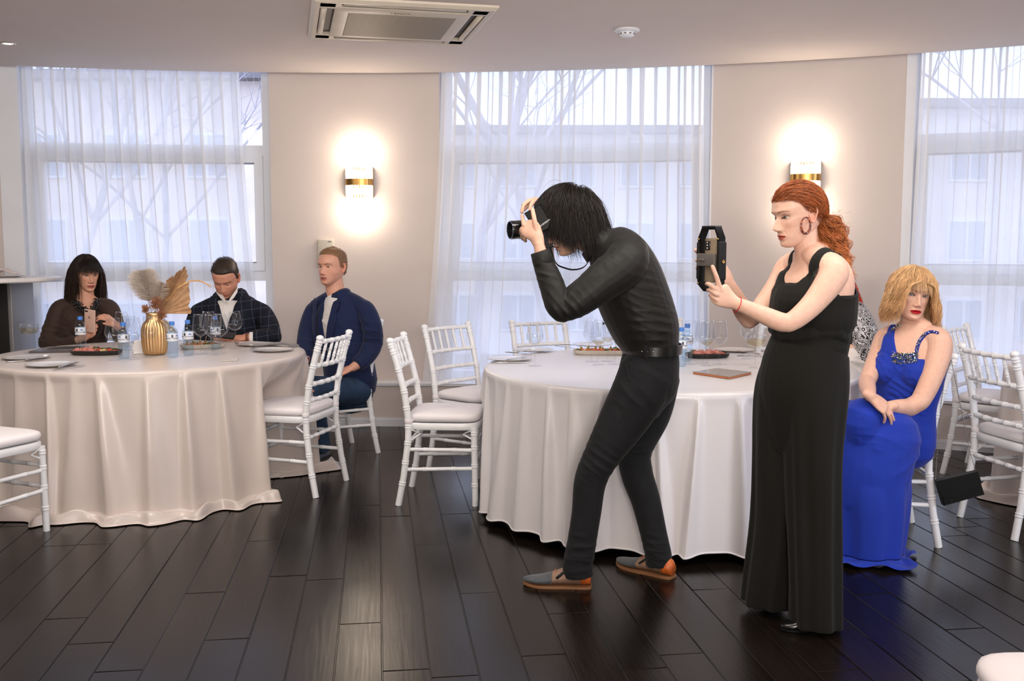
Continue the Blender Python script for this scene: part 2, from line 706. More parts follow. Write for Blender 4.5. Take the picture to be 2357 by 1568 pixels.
for x, y, h, sd, lb in ((-7.6, 20, 12, 1, 'bare tree outside, showing in the uncurtained strip of the left window'),
                        (-9.0, 18, 13, 2, 'bare tree outside behind the curtain above the brunette woman'),
                        (-7.3, 22, 13, 12, 'bare tree outside behind the middle of the left curtain'),
                        (-0.6, 15, 12, 4, 'bare tree outside behind the left half of the middle curtain'),
                        (2.0, 19, 14, 5, 'bare tree outside behind the right half of the middle curtain'),
                        (0.9, 26, 13, 13, 'bare tree farthest back behind the middle curtain'),
                        (9.3, 16, 12, 6, 'bare tree outside behind the right curtain, above the blonde woman'),
                        (12.2, 19, 13, 7, 'bare tree outside at the right end of the right curtain')):
    bare_tree(x, y, h, sd, lb)


def block(x0, x1, y, z1, nx, nz, col, label):
    w = wthing('apartment_block', label, 'building', ((x0 + x1) / 2, y, GZ), 'apartment blocks across the street')
    b = MB(); b.box(((x0 + x1) / 2, y + 4, (GZ + z1) / 2), (x1 - x0, 8, z1 - GZ)); wobj(b, 'facade', mat('facade_' + w.name, col, .9, var=.12, vscale=.7), w, False)
    b = MB(); b.box(((x0 + x1) / 2, y + 3.8, z1 + .15), (x1 - x0 + .8, 9, .3)); wobj(b, 'roof', mat('roof_' + w.name, srgb(120, 115, 118), .8), w, False)
    for i in range(nx):
        for j in range(nz):
            cx = lerp(x0, x1, (i + .5) / nx)
            cz = GZ + 1.8 + j * 3.0
            b = MB(); b.box((cx, y - .03, cz), (1.5, .1, 1.6)); f = wobj(b, 'window_frame', M['pvc'], w, False)
            b = MB(); b.box((cx - .36, y - .09, cz), (.62, .03, 1.4)); b.box((cx + .36, y - .09, cz), (.62, .03, 1.4)); wobj(b, 'window_pane', M['street_glass'], f, False)


M['street_glass'] = mat('street_glass', srgb(165, 175, 190), .2, coat=.5)
block(-24, -6.5, 36, 7.2, 6, 3, srgb(225, 210, 200), 'pale brick apartment block across the street, seen through the left window')
block(-3.5, 9, 42, 6.0, 5, 3, srgb(225, 218, 215), 'grey apartment block across the street behind the middle curtain')
block(13, 30, 38, 6.5, 6, 3, srgb(225, 218, 215), 'pale apartment block across the street behind the right curtain')
# ------------------------------------------------------------------ wall and ceiling fittings
def crystal_mat():
    t = NT('lit_crystal')
    tr = t.node('ShaderNodeBsdfTransparent')
    tl = t.node('ShaderNodeBsdfTranslucent', i_Color=(1, .98, .95, 1))
    gl = t.node('ShaderNodeBsdfGlossy', i_Roughness=.08)
    a = t.node('ShaderNodeMixShader', i_0=.5)
    b_ = t.node('ShaderNodeMixShader', i_0=.12)
    t.link(tr.outputs[0], a.inputs[1]); t.link(tl.outputs[0], a.inputs[2])
    t.link(a.outputs[0], b_.inputs[1]); t.link(gl.outputs[0], b_.inputs[2])
    t.link(b_.outputs[0], t.out.inputs[0])
    return t.m


M['crystal'] = crystal_mat()


def sconce(px, label):
    a = wall_a(px)
    z0 = 1.885
    base = arc(R_WALL, a, z0)
    inw = -Vector((math.sin(a), math.cos(a), 0))
    side = Vector((math.cos(a), -math.sin(a), 0))
    up = Vector((0, 0, 1))
    w = wthing('wall_sconce', label, 'wall lamp', base, 'crystal sconces between the windows')
    fr = lambda u, d, z: base + side * u + inw * d + up * z
    rot = Matrix((side, inw, up)).transposed()
    b = MB(); b.box(fr(0, .012, 0), (.215, .024, .235), rot, .003); wobj(b, 'back_plate', M['brass'], w, True, 30)
    n = 15
    rods, band = MB(), []
    for i in range(n):
        t = i / (n - 1) * math.pi
        u, d = -.098 * math.cos(t), .028 + .075 * math.sin(t) ** .7
        c = fr(u, d, 0)
        rods.tube([c + up * -.125, c + up * -.118, c + up * .118, c + up * .125], [.004, .0075, .0075, .004], 8)
        band.append((u * 1.08, d + .009))
    wobj(rods, 'crystal_rods', M['crystal'], w)
    b = MB()
    rows = []
    for u, d in [(-.106, .012)] + band + [(.106, .012)]:
        rows.append([fr(u, d, -.024), fr(u * 1.01, d + .003, -.024), fr(u * 1.01, d + .003, .024), fr(u, d, .024)])
    b.grid(rows, True, True, True)
    wobj(b, 'brass_band', M['brass'], w, True, 30)
    bl = MB()
    for zz in (-.068, .068):
        bl.tube([fr(-.05, .052, zz), fr(.05, .052, zz)], .02, 12)
    wobj(bl, 'bulb', emit_mat('warm_bulb_' + w.name, (1, .90, .76, 1), 60), w)
    for zz in (-.22, .22):
        l = bpy.data.lights.new('sconce_light', 'POINT')
        l.energy = 4.0
        l.color = (1.0, .85, .68)
        l.shadow_soft_size = .06
        lo = bpy.data.objects.new('sconce_light', l)
        COL.objects.link(lo)
        lo.location = fr(0, .10, zz * 1.0)


sconce(832, 'crystal rod wall sconce above the man in the navy jacket')
sconce(1847, 'crystal rod wall sconce half hidden behind the red-haired woman standing')


def wallbox(px0, px1, py0, py1):
    a = wall_a((px0 + px1) / 2)
    base = arc(R_WALL, a, 0)
    Y = base.y
    z1, z0 = P(px0, py0, Y).z, P(px0, py1, Y).z
    wd_ = (px1 - px0) / F * Y
    side = Vector((math.cos(a), -math.sin(a), 0)); inw = -Vector((math.sin(a), math.cos(a), 0))
    rot = Matrix((side, inw, Vector((0, 0, 1)))).transposed()
    c = base + inw * .02 + Vector((0, 0, (z0 + z1) / 2))
    w = wthing('wall_control_box', 'beige plastic control box on the wall behind the navy jacket man', 'control box', c)
    b = MB(); b.box(c, (wd_, .04, z1 - z0), rot, .006); wobj(b, 'casing', mat('beige_plastic', srgb(196, 188, 172), .5), w, True, 30)
    b = MB(); b.box(c + inw * .021 + side * (wd_ * .27) + Vector((0, 0, (z1 - z0) * .42)), (.028, .003, .006), rot); wobj(b, 'name_strip', mat('grey_strip', srgb(110, 105, 98), .5), w, False)


wallbox(735, 771, 551, 615)


def text_mesh(body, size, mt, name, parent, mw, depth=0.0006):
    cu = bpy.data.curves.new(name, 'FONT')
    cu.body = body
    cu.size = size
    cu.align_x = 'CENTER'
    cu.align_y = 'CENTER'
    cu.extrude = depth
    tmp = bpy.data.objects.new('tmp', cu)
    COL.objects.link(tmp)
    bpy.context.view_layer.update()
    me = bpy.data.meshes.new_from_object(tmp.evaluated_get(bpy.context.evaluated_depsgraph_get()))
    bpy.data.objects.remove(tmp)
    bpy.data.curves.remove(cu)
    me.transform(mw)
    me.materials.clear()
    me.materials.append(mt)
    me.name = name
    top = parent
    while top.parent is not None:
        top = top.parent
    return link_mesh(name, me, parent, False, None, PORG.get(top.name, (0, 0, 0)))


def cassette():
    # corners measured on the ceiling
    c = [FL(708, 80, CEIL), FL(1078, 97, CEIL), FL(1118, 0, CEIL), FL(690, -2, CEIL)]
    u = (c[1] - c[0]).normalized()
    v = Vector((-u.y, u.x, 0))
    ctr = c[0] + u * .50 - v * .50
    m = Matrix((u, v, Vector((0, 0, 1)))).transposed().to_4x4()
    m.translation = Vector((ctr.x, ctr.y, CEIL))
    w = thing('ceiling_air_conditioner', 'beige ceiling cassette air conditioner near the top of the picture', 'air conditioner', m.translation)
    w.rotation_euler = (0, 0, math.atan2(u.y, u.x))
    pl = mat('aged_white_plastic', srgb(205, 192, 174), .45, var=.06, vscale=6)
    dk = mat('dark_brown_slot', srgb(52, 40, 32), .6)
    b = MB()
    # panel ring with four air slots and a centre opening: outer frame built of strips
    hw, z = .5, -.035
    def ring(o1, i1, z0, z1):
        b.grid([[Vector((sx * r, sy * r, zz)) for sx, sy in ((-1, -1), (1, -1), (1, 1), (-1, 1))] for r, zz in ((o1, 0), (o1, z0), (o1 - .02, z1), (i1, z1), (i1, -.002))], True)
    ring(.5, .455, -.012, -.026)
    ring(.375, .30, -.026, -.034)
    for s in (-1, 1):
        for ax in (0, 1):
            for e in (-1, 1):
                cc = [0, 0, -.013]
                dd = [0, 0, .024]
                cc[ax] = s * .415; dd[ax] = .082
                cc[1 - ax] = e * .40; dd[1 - ax] = .112
                b.box(cc, dd)
    b.obj('panel', pl, w, True, 30)
    b = MB(); b.box((0, 0, -.004), (.9, .9, .006)); b.obj('slot_recess', dk, w, False)
    for s in (-1, 1):
        for ax in (0, 1):
            b = MB()
            p0 = [0, 0, -.018]; p1 = [0, 0, -.018]
            p0[ax] = p1[ax] = s * .432
            p0[1 - ax] = -.33; p1[1 - ax] = .33
            b.tube([p0, p1], .018, 10, True, None, .55)
            b.obj('louver', pl, w)
    t = NT('air_intake_grille')
    wv = t.node('ShaderNodeTexWave', wave_type='BANDS', bands_direction='Y', i_Scale=28.0)
    t.link(t.coords('Object'), wv.inputs['Vector'])
    t.link(t.ramp(wv.outputs[0], [(.2, srgb(92, 80, 66)), (.8, srgb(168, 154, 134))]), t.b.inputs['Base Color'])
    t.bump(wv.outputs[0], .5, .006)
    b = MB(); b.box((0, 0, -.03), (.60, .60, .012), None, .004); b.obj('intake_grille', t.m, w, True, 30)
    text_mesh('LESSAR', .035, mat('grey_print', srgb(120, 110, 98), .6), 'lettering', w, Matrix.Translation((-.02, -.338, -.0345)) @ Matrix.Rotation(math.pi, 4, 'X'))


cassette()


def detector():
    c = FL(1443, 68, CEIL)
    w = wthing('smoke_detector', 'white round smoke detector on the ceiling', 'smoke detector', c)
    b = MB(); b.lathe([(.001, 0), (.075, 0), (.078, -.008), (.066, -.016), (.001, -.016)], 32, c); wobj(b, 'base', M['white_paint'], w, True, 30)
    b = MB(); b.lathe([(.048, -.016), (.05, -.022), (.046, -.034), (.03, -.046), (.001, -.048)], 32, c); wobj(b, 'sensor_head', M['white_paint'], w, True, 30)
    b = MB()
    for k in range(10):
        a = 2 * math.pi * k / 10
        b.box(c + Vector((.0475 * math.cos(a), .0475 * math.sin(a), -.028)), (.012, .006, .008), Matrix.Rotation(a + math.pi / 2, 3, 'Z'))
    wobj(b, 'vent_slots', mat('grey_slots', srgb(110, 106, 104), .6), w, False)


detector()


def downlight(c, label):
    w = wthing('recessed_spotlight', label, 'ceiling light', c)
    b = MB(); b.lathe([(.03, -.001), (.042, -.006), (.048, -.004), (.05, 0), (.03, 0)], 28, c, None, False); wobj(b, 'ring', mat('satin_nickel', srgb(200, 190, 180), .35, metal=1), w, True, 40)
    b = MB(); b.lathe([(.001, -.002), (.03, -.002), (.031, -.0005)], 24, c); wobj(b, 'lamp', emit_mat('spot_glow_' + w.name, (1, .86, .68, 1), 9), w)


downlight(FL(18, 100, CEIL), 'small round recessed spotlight lit in the ceiling at far left')


# ------------------------------------------------------------------ chiavari chairs
def ringed(p0, p1, r, rings, seg=12, taper=1.0, mid=None):
    """turned stick with raised bamboo rings at fractions along it"""
    p0, p1 = Vector(p0), Vector(p1)
    st = [(0, 1.0), (1, 1.0)]
    L = (p1 - p0).length
    for t in rings:
        for k in (-1, 1):
            c = t + k * .0065 / L
            for dt, g in ((-.0055, 1), (-.003, 1.16), (.003, 1.16), (.0055, 1)):
                st.append((c + dt / L, g))
    st.sort()
    pts, rs = [], []
    for t, g in st:
        if 0 <= t <= 1:
            q = p0.lerp(p1, t)
            if mid is not None:
                q = q + Vector(mid) * (4 * t * (1 - t))
            pts.append(q)
            rs.append(r * lerp(1, taper, t) * g)
    b = MB()
    b.tube(pts, rs, seg)
    return b


def make_chair():
    w = thing('chiavari_chair', '', 'chair', (0, 0, 0), 0, 'white chiavari chairs')
    C = M['chair']
    hw, sf, sr = .20, .175, -.175
    for s in (-1, 1):
        ringed((s * .197, sf + .006, 0), (s * .195, sf, .425), .0165, (.27, .52, .75, .93)).obj('leg', C, w, True, 35)
        # back post: splayed foot, straight at the seat, raked back above
        b = MB()
        path = [(s * .212, -.235, 0), (s * .207, -.205, .16), (s * .20, -.18, .36), (s * .20, -.178, .46), (s * .20, -.199, .62), (s * .20, -.240, .78), (s * .20, -.272, .885)]
        pts = [Vector(p) for p in path]
        P_, R_ = [], []
        ring_z = [.12, .235, .34, .43, .53, .62, .735, .83, .865]
        zs = sorted([0, .05, .16, .28, .36, .42, .46, .56, .62, .70, .78, .885] + [z + d for z in ring_z for d in (-.011, -.009, -.004, -.002, .002, .004, .009, .011)])
        for z in zs:
            i = 0
            while i < len(pts) - 2 and z > pts[i + 1].z:
                i += 1
            t = (z - pts[i].z) / (pts[i + 1].z - pts[i].z)
            P_.append(pts[i].lerp(pts[i + 1], t))
            g = 1.0
            for rz in ring_z:
                if .0025 < abs(z - rz) < .0095 and abs(abs(z - rz) - .0065) < .003:
                    g = 1.15
            R_.append(.0178 * g)
        b.tube(P_, R_, 12, True, (1, 0, 0))
        top = pts[-1]
        b.lathe([(.019, -.002), (.021, .003), (.0215, .010), (.018, .018), (.010, .023), (.001, .0245)], 14, top)
        b.obj('back_post', C, w, True, 35)
    # seat frame
    b = MB()
    out = []
    for k in range(48):
        a = 2 * math.pi * k / 48
        cx_, sy_ = math.cos(a), math.sin(a)
        ex = 5.0
        r = (abs(cx_) ** ex + abs(sy_) ** ex) ** (-1 / ex)
        out.append((r * cx_ * .215, r * sy_ * .2))
    b.grid([[Vector((x * k, y * k, z)) for x, y in out] for k, z in ((.86, .415), (1.0, .415), (1.02, .425), (1.02, .445), (1.0, .452), (.5, .452))], True, True, True)
    for s in (-1, 1):
        b.tube([(s * .195, sf - .01, .415), (s * .19, sf - .06, .39), (s * .195, sf - .002, .36)], .006, 8)
        b.tube([(s * .197, sr + .01, .415), (s * .19, sr + .06, .39), (s * .198, sr + .0, .35)], .006, 8)
    b.obj('seat_frame', C, w, True, 35)
    # cushion
    b = MB()
    rows = []
    for k, z in ((.25, .455), (.95, .455), (1.0, .460), (1.025, .470), (1.025, .484), (1.0, .494), (.93, .500), (.75, .505), (.4, .508), (.02, .509)):
        rows.append([Vector((x * k, y * k * (1.0 if y > 0 else .93), z + .003 * math.sin(9 * x) * math.cos(7 * y))) for x, y in out])
    b.grid(rows, True, True, True)
    cu = b.obj('cushion', M['cushion'], w, True, 60)
    for s in (-1, 1):
        b = MB()
        b.lathe([(.0205, -.012), (.022, -.009), (.022, .009), (.0205, .012)], 14, (s * .20, -.177, .462), None, False)
        b.tube([(s * .19, -.15, .465), (s * .197, -.17, .463)], .008, 8)
        b.obj('tie', M['cushion'], cu, True, 40)

    def yb(z):
        return np.interp(z, [.46, .62, .78, .885], [-.178, -.199, -.240, -.272])
    R8 = (.1, .3, .5, .7, .9)
    for nm, z in (('top_rail', .872), ('back_rail', .735), ('back_rail', .632), ('back_rail', .54)):
        ringed((-.195, yb(z), z), (.195, yb(z), z), .0125, R8, 10, 1.0, (0, -.022, 0)).obj(nm, C, w, True, 35)
    for k in range(5):
        x = lerp(-.13, .13, k / 4)
        bow = -.022 * (1 - (x / .195) ** 2)
        ringed((x, yb(.735) + bow, .735), (x, yb(.872) + bow, .872), .0085, (.35, .7), 8).obj('spindle', C, w, True, 35)
    for s in (-1, 1):
        ringed((s * .199, -.186, .305), (s * .196, sf, .305), .0105, (.28, .7), 10).obj('stretcher', C, w, True, 35)
        ringed((s * .202, -.195, .195), (s * .196, sf, .205), .0105, (.28, .7), 10).obj('stretcher', C, w, True, 35)
    ringed((-.195, sf, .33), (.195, sf, .33), .0105, (.2, .5, .8), 10).obj('stretcher', C, w, True, 35)
    ringed((-.195, sf, .225), (.195, sf, .225), .0105, (.2, .5, .8), 10).obj('stretcher', C, w, True, 35)
    ringed((-.198, -.185, .33), (.198, -.185, .33), .0115, (.1, .3, .5, .7, .9), 10).obj('stretcher', C, w, True, 35)
    return w


CHAIRS = [  # x, y, facing, label
    (-2.546, 4.706, (.40, .92), 'white chair cut off at the left edge, nearest the champagne tablecloth'),
    (-1.27, 5.70, (-.97, .24), 'white chair seen from behind, tucked under the champagne tablecloth'),
    (-1.22, 6.69, (-.83, -.55), 'white chair that the man in the navy jacket sits on'),
    (-2.93, 6.80, (.25, -.97), 'white chair that the brunette in the brown dress sits on'),
    (-2.0, 7.0, (.06, -1), 'white chair that the man in the checked jacket sits on'),
    (-.365, 5.47, (.997, -.07), 'empty white chair turned sideways at the left of the white tablecloth'),
    (-.21, 6.17, (.76, -.65), 'empty white chair with its back to the middle curtain, behind the sideways one'),
    (.30, 6.47, (.45, -.89), 'white chair across the white table, below the photographer\'s elbow'),
    (.96, 6.50, (.05, -1), 'white chair almost hidden behind the photographer\'s waist'),
    (1.62, 6.10, (-.6, -.8), 'white chair glimpsed under the elbows of the red-haired woman standing'),
    (1.96, 5.55, (-.95, .2), 'white chair that the guest in the paisley blouse sits on'),
    (1.775, 4.76, (-.995, .1), 'white chair that the woman in the blue gown sits on'),
    (2.97, 6.02, (.72, -.69), 'empty white chair before the right curtain, behind another empty chair'),
    (2.59, 4.88, (.985, .17), 'empty white chair cut by the right edge, behind the black clutch'),
    (1.20, 1.925, (-1, .06), 'white cushioned chair seat poking into the bottom right corner'),
]
ch0 = make_chair()
for i, (x, y, (fx, fy), lb) in enumerate(CHAIRS):
    rz = math.atan2(-fx, fy)
    if i == 0:
        ch0.location = (x, y, 0)
        ch0.rotation_euler = (0, 0, rz)
        ch0['label'] = lb
    else:
        dup(ch0, (x, y, 0), rz, lb)


# ------------------------------------------------------------------ round tables and cloths
def cloth_mat(name, col, rough, bump=.08):
    t = NT(name)
    t.b.inputs['Base Color'].default_value = col
    t.b.inputs['Roughness'].default_value = rough
    t.b.inputs['Sheen Weight'].default_value = .15
    t.b.inputs['Specular IOR Level'].default_value = .55
    n = t.node('ShaderNodeTexNoise', i_Scale=7.0, i_Detail=3.0, i_Distortion=1.2)
    t.link(t.coords('Object', (1, 1, .35)), n.inputs['Vector'])
    t.bump(n.outputs[0], bump, .02)
    return t.m


M['champagne'] = cloth_mat('champagne_satin', srgb(208, 195, 188), .30)
M['white_satin'] = cloth_mat('white_satin', srgb(222, 217, 218), .32)
M['table_wood'] = mat('dark_table_wood', srgb(60, 48, 40), .5)
M['table_steel'] = mat('dark_table_steel', srgb(40, 40, 42), .4, metal=.6)


def banquet_table(c, R, label):
    w = wthing('banquet_table', label, 'table', (c[0], c[1], 0), 'round banquet tables')
    b = MB(); b.lathe([(.001, .715), (R - .03, .715), (R - .012, .722), (R - .012, .742), (R - .02, .748), (.001, .748)], 64, (c[0], c[1], 0)); wobj(b, 'tabletop', M['table_wood'], w, True, 30)
    for k in range(4):
        a = math.pi / 4 + k * math.pi / 2
        d = Vector((math.cos(a), math.sin(a), 0)) * (R * .62)
        b = MB(); b.tube([Vector((c[0], c[1], .715)) + d, Vector((c[0], c[1], 0)) + d * 1.04], .016, 10); wobj(b, 'leg', M['table_steel'], w)
    return w


def cloth(name, c, R, seed, nfold, amp, mt, hem, label, dents=(), pool=0.0, flare=.05, seams=()):
    rng = np.random.default_rng(seed)
    NA = 900
    K = nfold
    ctr = (np.arange(K) + rng.uniform(-.36, .36, K)) * 2 * np.pi / K
    wid = 2 * np.pi / K * rng.uniform(.16, .40, K)
    ampk = rng.uniform(.35, 1.15, K)
    drift = rng.normal(size=K) * .045
    skew = rng.uniform(-.6, .6, K)

    def folds(A, t):
        """ridges that start fine at the table edge and open towards the hem"""
        d = (A[:, None] - ctr[None] - drift[None] * t + np.pi) % (2 * np.pi) - np.pi
        w_ = wid[None] * (.40 + .75 * t) * np.where(d > 0, 1 + skew[None], 1 - skew[None])
        return (ampk[None] * np.exp(-(d / w_) ** 2)).sum(1) - .45
    fa = None
    rnd = random.Random(seed + 50)
    ph = [rnd.uniform(0, 6.28) for _ in range(8)]
    A = np.arange(NA) * 2 * math.pi / NA
    fa = folds(A, 1.0)
    low = sum(np.sin(k * A + ph[k]) for k in range(2, 7)) / 5
    rows = []
    dent = [0.0] * NA
    T = .758
    for r in (.02, .3, .6, .85, .95):
        z = T + .0015 * low * (r > .5)
        rows.append([Vector((c[0] + R * r * math.cos(a), c[1] + R * r * math.sin(a), float(zz))) for a, zz in zip(A, np.broadcast_to(z, (NA,)))])
    prof = [(.0, T - .0005, 0), (.007, T - .004, 0), (.012, T - .012, .02), (.014, T - .03, .08)]
    nz = 44
    zb = hem
    for i in range(1, nz + 1):
        t = i / nz
        z = lerp(T - .03, zb, t)
        prof.append((.014 + flare * t, z, min(1, .15 + 1.2 * t ** .6)))
    for (dr, z, g) in prof:
        row = []
        tz = (T - z) / (T - zb)
        ff = folds(A, max(0.0, tz))
        for i in range(NA):
            a = A[i]
            rr = R - .012 + dr + amp * g * ff[i] + amp * .7 * g * low[i]
            zz = z
            if tz > .05:
                zz += (.008 + .008 * (pool == 0)) * tz ** 3 * (-fa[i] + .6 * low[i])
            for (da, dw, dep, z0, z1) in dents:
                dd = (a - da + math.pi) % (2 * math.pi) - math.pi
                rr -= dep * math.exp(-(dd / dw) ** 4) * sstep(z1, z0, z)
                dent[i] = max(dent[i], math.exp(-(dd / dw / 1.25) ** 4))
            row.append([rr, a, zz])
        rows.append([Vector((c[0] + rr * math.cos(a), c[1] + rr * math.sin(a), max(.004, zz))) for rr, a, zz in row])
    if pool > 0:
        last = rows[-1]
        for j in range(1, 15):
            t = j / 14
            row = []
            for i in range(NA):
                p = last[i]
                a = A[i]
                d = Vector((math.cos(a), math.sin(a), 0))
                wob = 1 + .55 * math.sin(5 * a + ph[0]) * math.sin(3 * a + ph[1]) + .35 * fa[i]
                ext = pool * max(.15, wob) * (1 - .9 * dent[i])
                crest = .032 * math.sin(math.pi * min(1, t * 1.25)) * (1 + .7 * math.sin(17 * a + ph[2] + 4 * t)) + .014 * math.sin(31 * a + ph[3] - 5 * t) * t * (1 - t) * 3
                z = lerp(p.z, .006, sstep(0, .45, t)) + max(0, crest) * sstep(0, .15, t) * (1 - sstep(.8, 1, t))
                q = p + d * (ext * (1 - (1 - t) ** 1.6))
                row.append(Vector((q.x, q.y, max(.004, z))))
            rows.append(row)
    b = MB()
    b.grid(rows, True, True)
    if pool == 0:   # stitched hem
        b.tube([p for p in rows[-1]] + [rows[-1][0]], .0045, 6, False)
    o = b.obj(name, mt, None, True, org=(c[0], c[1], 0))
    return tag(o, label, 'tablecloth', 'floor-length cloths of the round tables')


LT, LR = (-2.15, 5.90), .90
RT, RR = (.83, 5.28), .98
TT, TR = (3.57, 5.15), .90
ang_to = lambda c, x, y: math.atan2(y - c[1], x - c[0])
banquet_table(LT, LR, 'round table hidden under the champagne tablecloth')
banquet_table(RT, RR, 'round table hidden under the white pleated tablecloth')
banquet_table(TT, TR, 'round table at the right edge of the picture, under its cloth')
cloth('tablecloth', LT, LR, 4, 30, .064, M['champagne'], .03, 'champagne satin tablecloth pooling on the floor, on the left table',
      ((ang_to(LT, -1.25, 5.72), .27, .30, .48, .75), (ang_to(LT, -1.6, 6.45), .26, .28, .45, .72)), .10, .05)
cloth('tablecloth', RT, RR, 9, 40, .062, M['white_satin'], .04, 'white satin pleated tablecloth behind the photographer\'s legs', ((ang_to(RT, -.365, 5.47), .24, .05, .45, .62),), 0, .035)
cloth('tablecloth', TT, TR, 17, 26, .024, M['champagne'], .03, 'pale tablecloth just showing at the right edge of the picture', ((ang_to(TT, 2.59, 4.88), .36, .22, .50, .68), (ang_to(TT, 2.97, 6.02), .3, .1, .5, .68)), .06, .04)
# ------------------------------------------------------------------ tableware
TZ = .7595
M['wineglass'] = thin_glass('clear_glass', (.962, .966, .972, 1), .01)
M['water'] = thin_glass('water', (.96, .975, .985, 1), .02)
M['wine'] = thin_glass('white_wine', (.95, .90, .76, 1), .02)
M['pet'] = thin_glass('pale_blue_plastic', (.86, .93, .98, 1), .05)
M['blue_cap'] = mat('blue_cap', srgb(60, 120, 205), .4)
M['label'] = mat('water_label', srgb(222, 226, 234), .5)
M['ink'] = mat('label_ink', srgb(50, 55, 70), .6)
M['porcelain'] = mat('white_porcelain', srgb(232, 228, 226), .18, coat=.3)
M['gilt'] = mat('rim_line', srgb(150, 130, 110), .3, metal=.7)
M['steel'] = mat('cutlery_steel', (.55, .54, .53, 1), .2, metal=1)


def bowl_glass(name, label, cat, prof, level, liquid, loc, grp, stem=.1, ridges=0, rz=0):
    """prof: outer bowl profile above the stem; level: fill height within the bowl"""
    w = thing(name, label, cat, loc, rz, grp)
    b = MB()
    inner = [(max(.0005, r - .0011), z + .0011) for r, z in prof]
    b.lathe(prof + inner[::-1], 28)
    if ridges:
        for k in range(ridges):
            a = 2 * math.pi * k / ridges
            d = Vector((math.cos(a), math.sin(a), 0))
            r1, z1 = prof[-1]
            r0, z0 = prof[-3]
            b.tube([d * (r0 + .0005) + Vector((0, 0, z0)), d * (r1 + .0006) + Vector((0, 0, z1 - .003))], .0012, 5)
    b.obj('bowl', M['wineglass'], w)
    b = MB()
    b.lathe([(.036, 0), (.0365, .0012), (.02, .003), (.008, .006), (.0042, .014), (.0036, stem * .5), (.0042, stem * .9), (.0075, stem), (.001, stem + .002)], 20)
    b.obj('stem', M['wineglass'], w)
    if liquid:
        b = MB()
        lp = [(max(.0004, r - .0016), z + .0014) for r, z in prof if z < level]
        rl = np.interp(level, [z for r, z in prof], [r for r, z in prof]) - .0016
        b.lathe(lp + [(rl, level), (.0005, level)], 24)
        b.obj('wine' if liquid == 'wine' else 'drink', M[liquid], w)
    return w


WINE = [(.001, .102), (.010, .104), (.022, .112), (.036, .127), (.0445, .142), (.0465, .152), (.0445, .168), (.040, .195), (.0355, .222), (.034, .236)]
WATER = [(.001, .112), (.012, .114), (.028, .121), (.040, .134), (.0455, .150), (.0455, .166), (.041, .19), (.035, .218), (.032, .23)]
COUPE = [(.001, .108), (.02, .110), (.038, .117), (.049, .128), (.0525, .14), (.053, .15), (.0525, .172)]


def wineglass(px, py, label, grp, fill=None, lvl=.15, sc=1.0):
    w = bowl_glass('wine_glass', label, 'wine glass', WINE, lvl, fill, FL(px, py, TZ), grp)
    w.scale = (sc, sc, sc)
    return w


GA = 'wine glasses by the gold vase'
wineglass(263, 829, 'empty wine glass left of the water bottle that stands by the meat platter', GA)
wineglass(309, 827, 'empty wine glass before the white napkin stand, in front of the carafe', GA)
wineglass(347, 822, 'empty wine glass directly in front of the gold ribbed vase', GA)
wineglass(283, 806, 'empty wine glass behind the others, left of the glass carafe', GA)
GB = 'wine glasses before the man in the checked jacket'
wineglass(463, 815, 'wine glass at the left before the checked jacket, beside the second blue bottle', GB)
wineglass(482, 806, 'wine glass at the back of the cluster before the checked jacket', GB)
wineglass(489, 817, 'wine glass in front of the blue bottle below the checked jacket man\'s shirt', GB)
wineglass(510, 814, 'wine glass at the right of the cluster before the checked jacket', GB)
bowl_glass('wine_glass', 'wine glass holding clear water, alone before the man in the checked jacket', 'wine glass', WATER, .152, 'water', FL(542, 802, TZ), GB, .11)
bowl_glass('wine_glass', 'wine glass holding clear water, alone at the left of the white table', 'wine glass', WATER, .168, 'water', FL(1231, 842, TZ), 'water glasses on the white table', .11)
bowl_glass('wine_glass', 'wine glass half full of water under the red-haired woman\'s far elbow', 'wine glass', WATER, .16, 'water', FL(1721, 826, TZ), 'water glasses on the white table', .11)
GC = 'wine glasses before the beige platter'
for px, py, lb in ((1361, 832, 'leftmost wine glass of four before the beige platter of snacks'), (1377, 839, 'second from left of four wine glasses before the beige platter'),
                   (1399, 831, 'third from left of four wine glasses before the beige platter'), (1415, 838, 'wine glass nearest the photographer\'s belt, before the beige platter')):
    wineglass(px, py, lb, GC, 'wine' if px in (1377, 1399) else None, .128)
GD = 'wine glasses before the black platter on the white table'
for px, py, lb in ((1588, 838, 'leftmost wine glass before the black platter, in front of the blue bottles'), (1617, 836, 'second from left of the wine glasses before the black platter'),
                   (1627, 841, 'third from left of the wine glasses before the black platter, nearest the viewer'), (1655, 838, 'rightmost wine glass before the black platter, nearest the red-haired woman')):
    wineglass(px, py, lb, GD, 'wine' if px == 1627 else None, .126, 1.0)
GE = 'champagne coupes'
bowl_glass('coupe_glass', 'ridged coupe of white wine at the far left of the champagne table', 'coupe glass', COUPE, .148, 'wine', FL(69, 812, TZ), GE, .107, 26)
bowl_glass('coupe_glass', 'ridged coupe of white wine touching the red-haired woman\'s trousers', 'coupe glass', COUPE, .148, 'wine', FL(1738, 846, TZ), GE, .107, 26)

# carafe behind the first glasses
w = thing('glass_carafe', 'clear glass carafe with a flared neck left of the gold vase', 'carafe', FL(301, 803, TZ))
b = MB(); pr = [(.04, 0), (.052, .006), (.055, .05), (.052, .085), (.034, .118), (.024, .135), (.023, .145), (.030, .185), (.034, .205)]
b.lathe(pr + [(r - .0018, z + .002) for r, z in pr[::-1]], 32); b.obj('body', M['wineglass'], w)
b = MB(); b.lathe([(.001, .004), (.049, .008), (.052, .05), (.050, .075), (.001, .075)], 28); b.obj('water', M['water'], w)


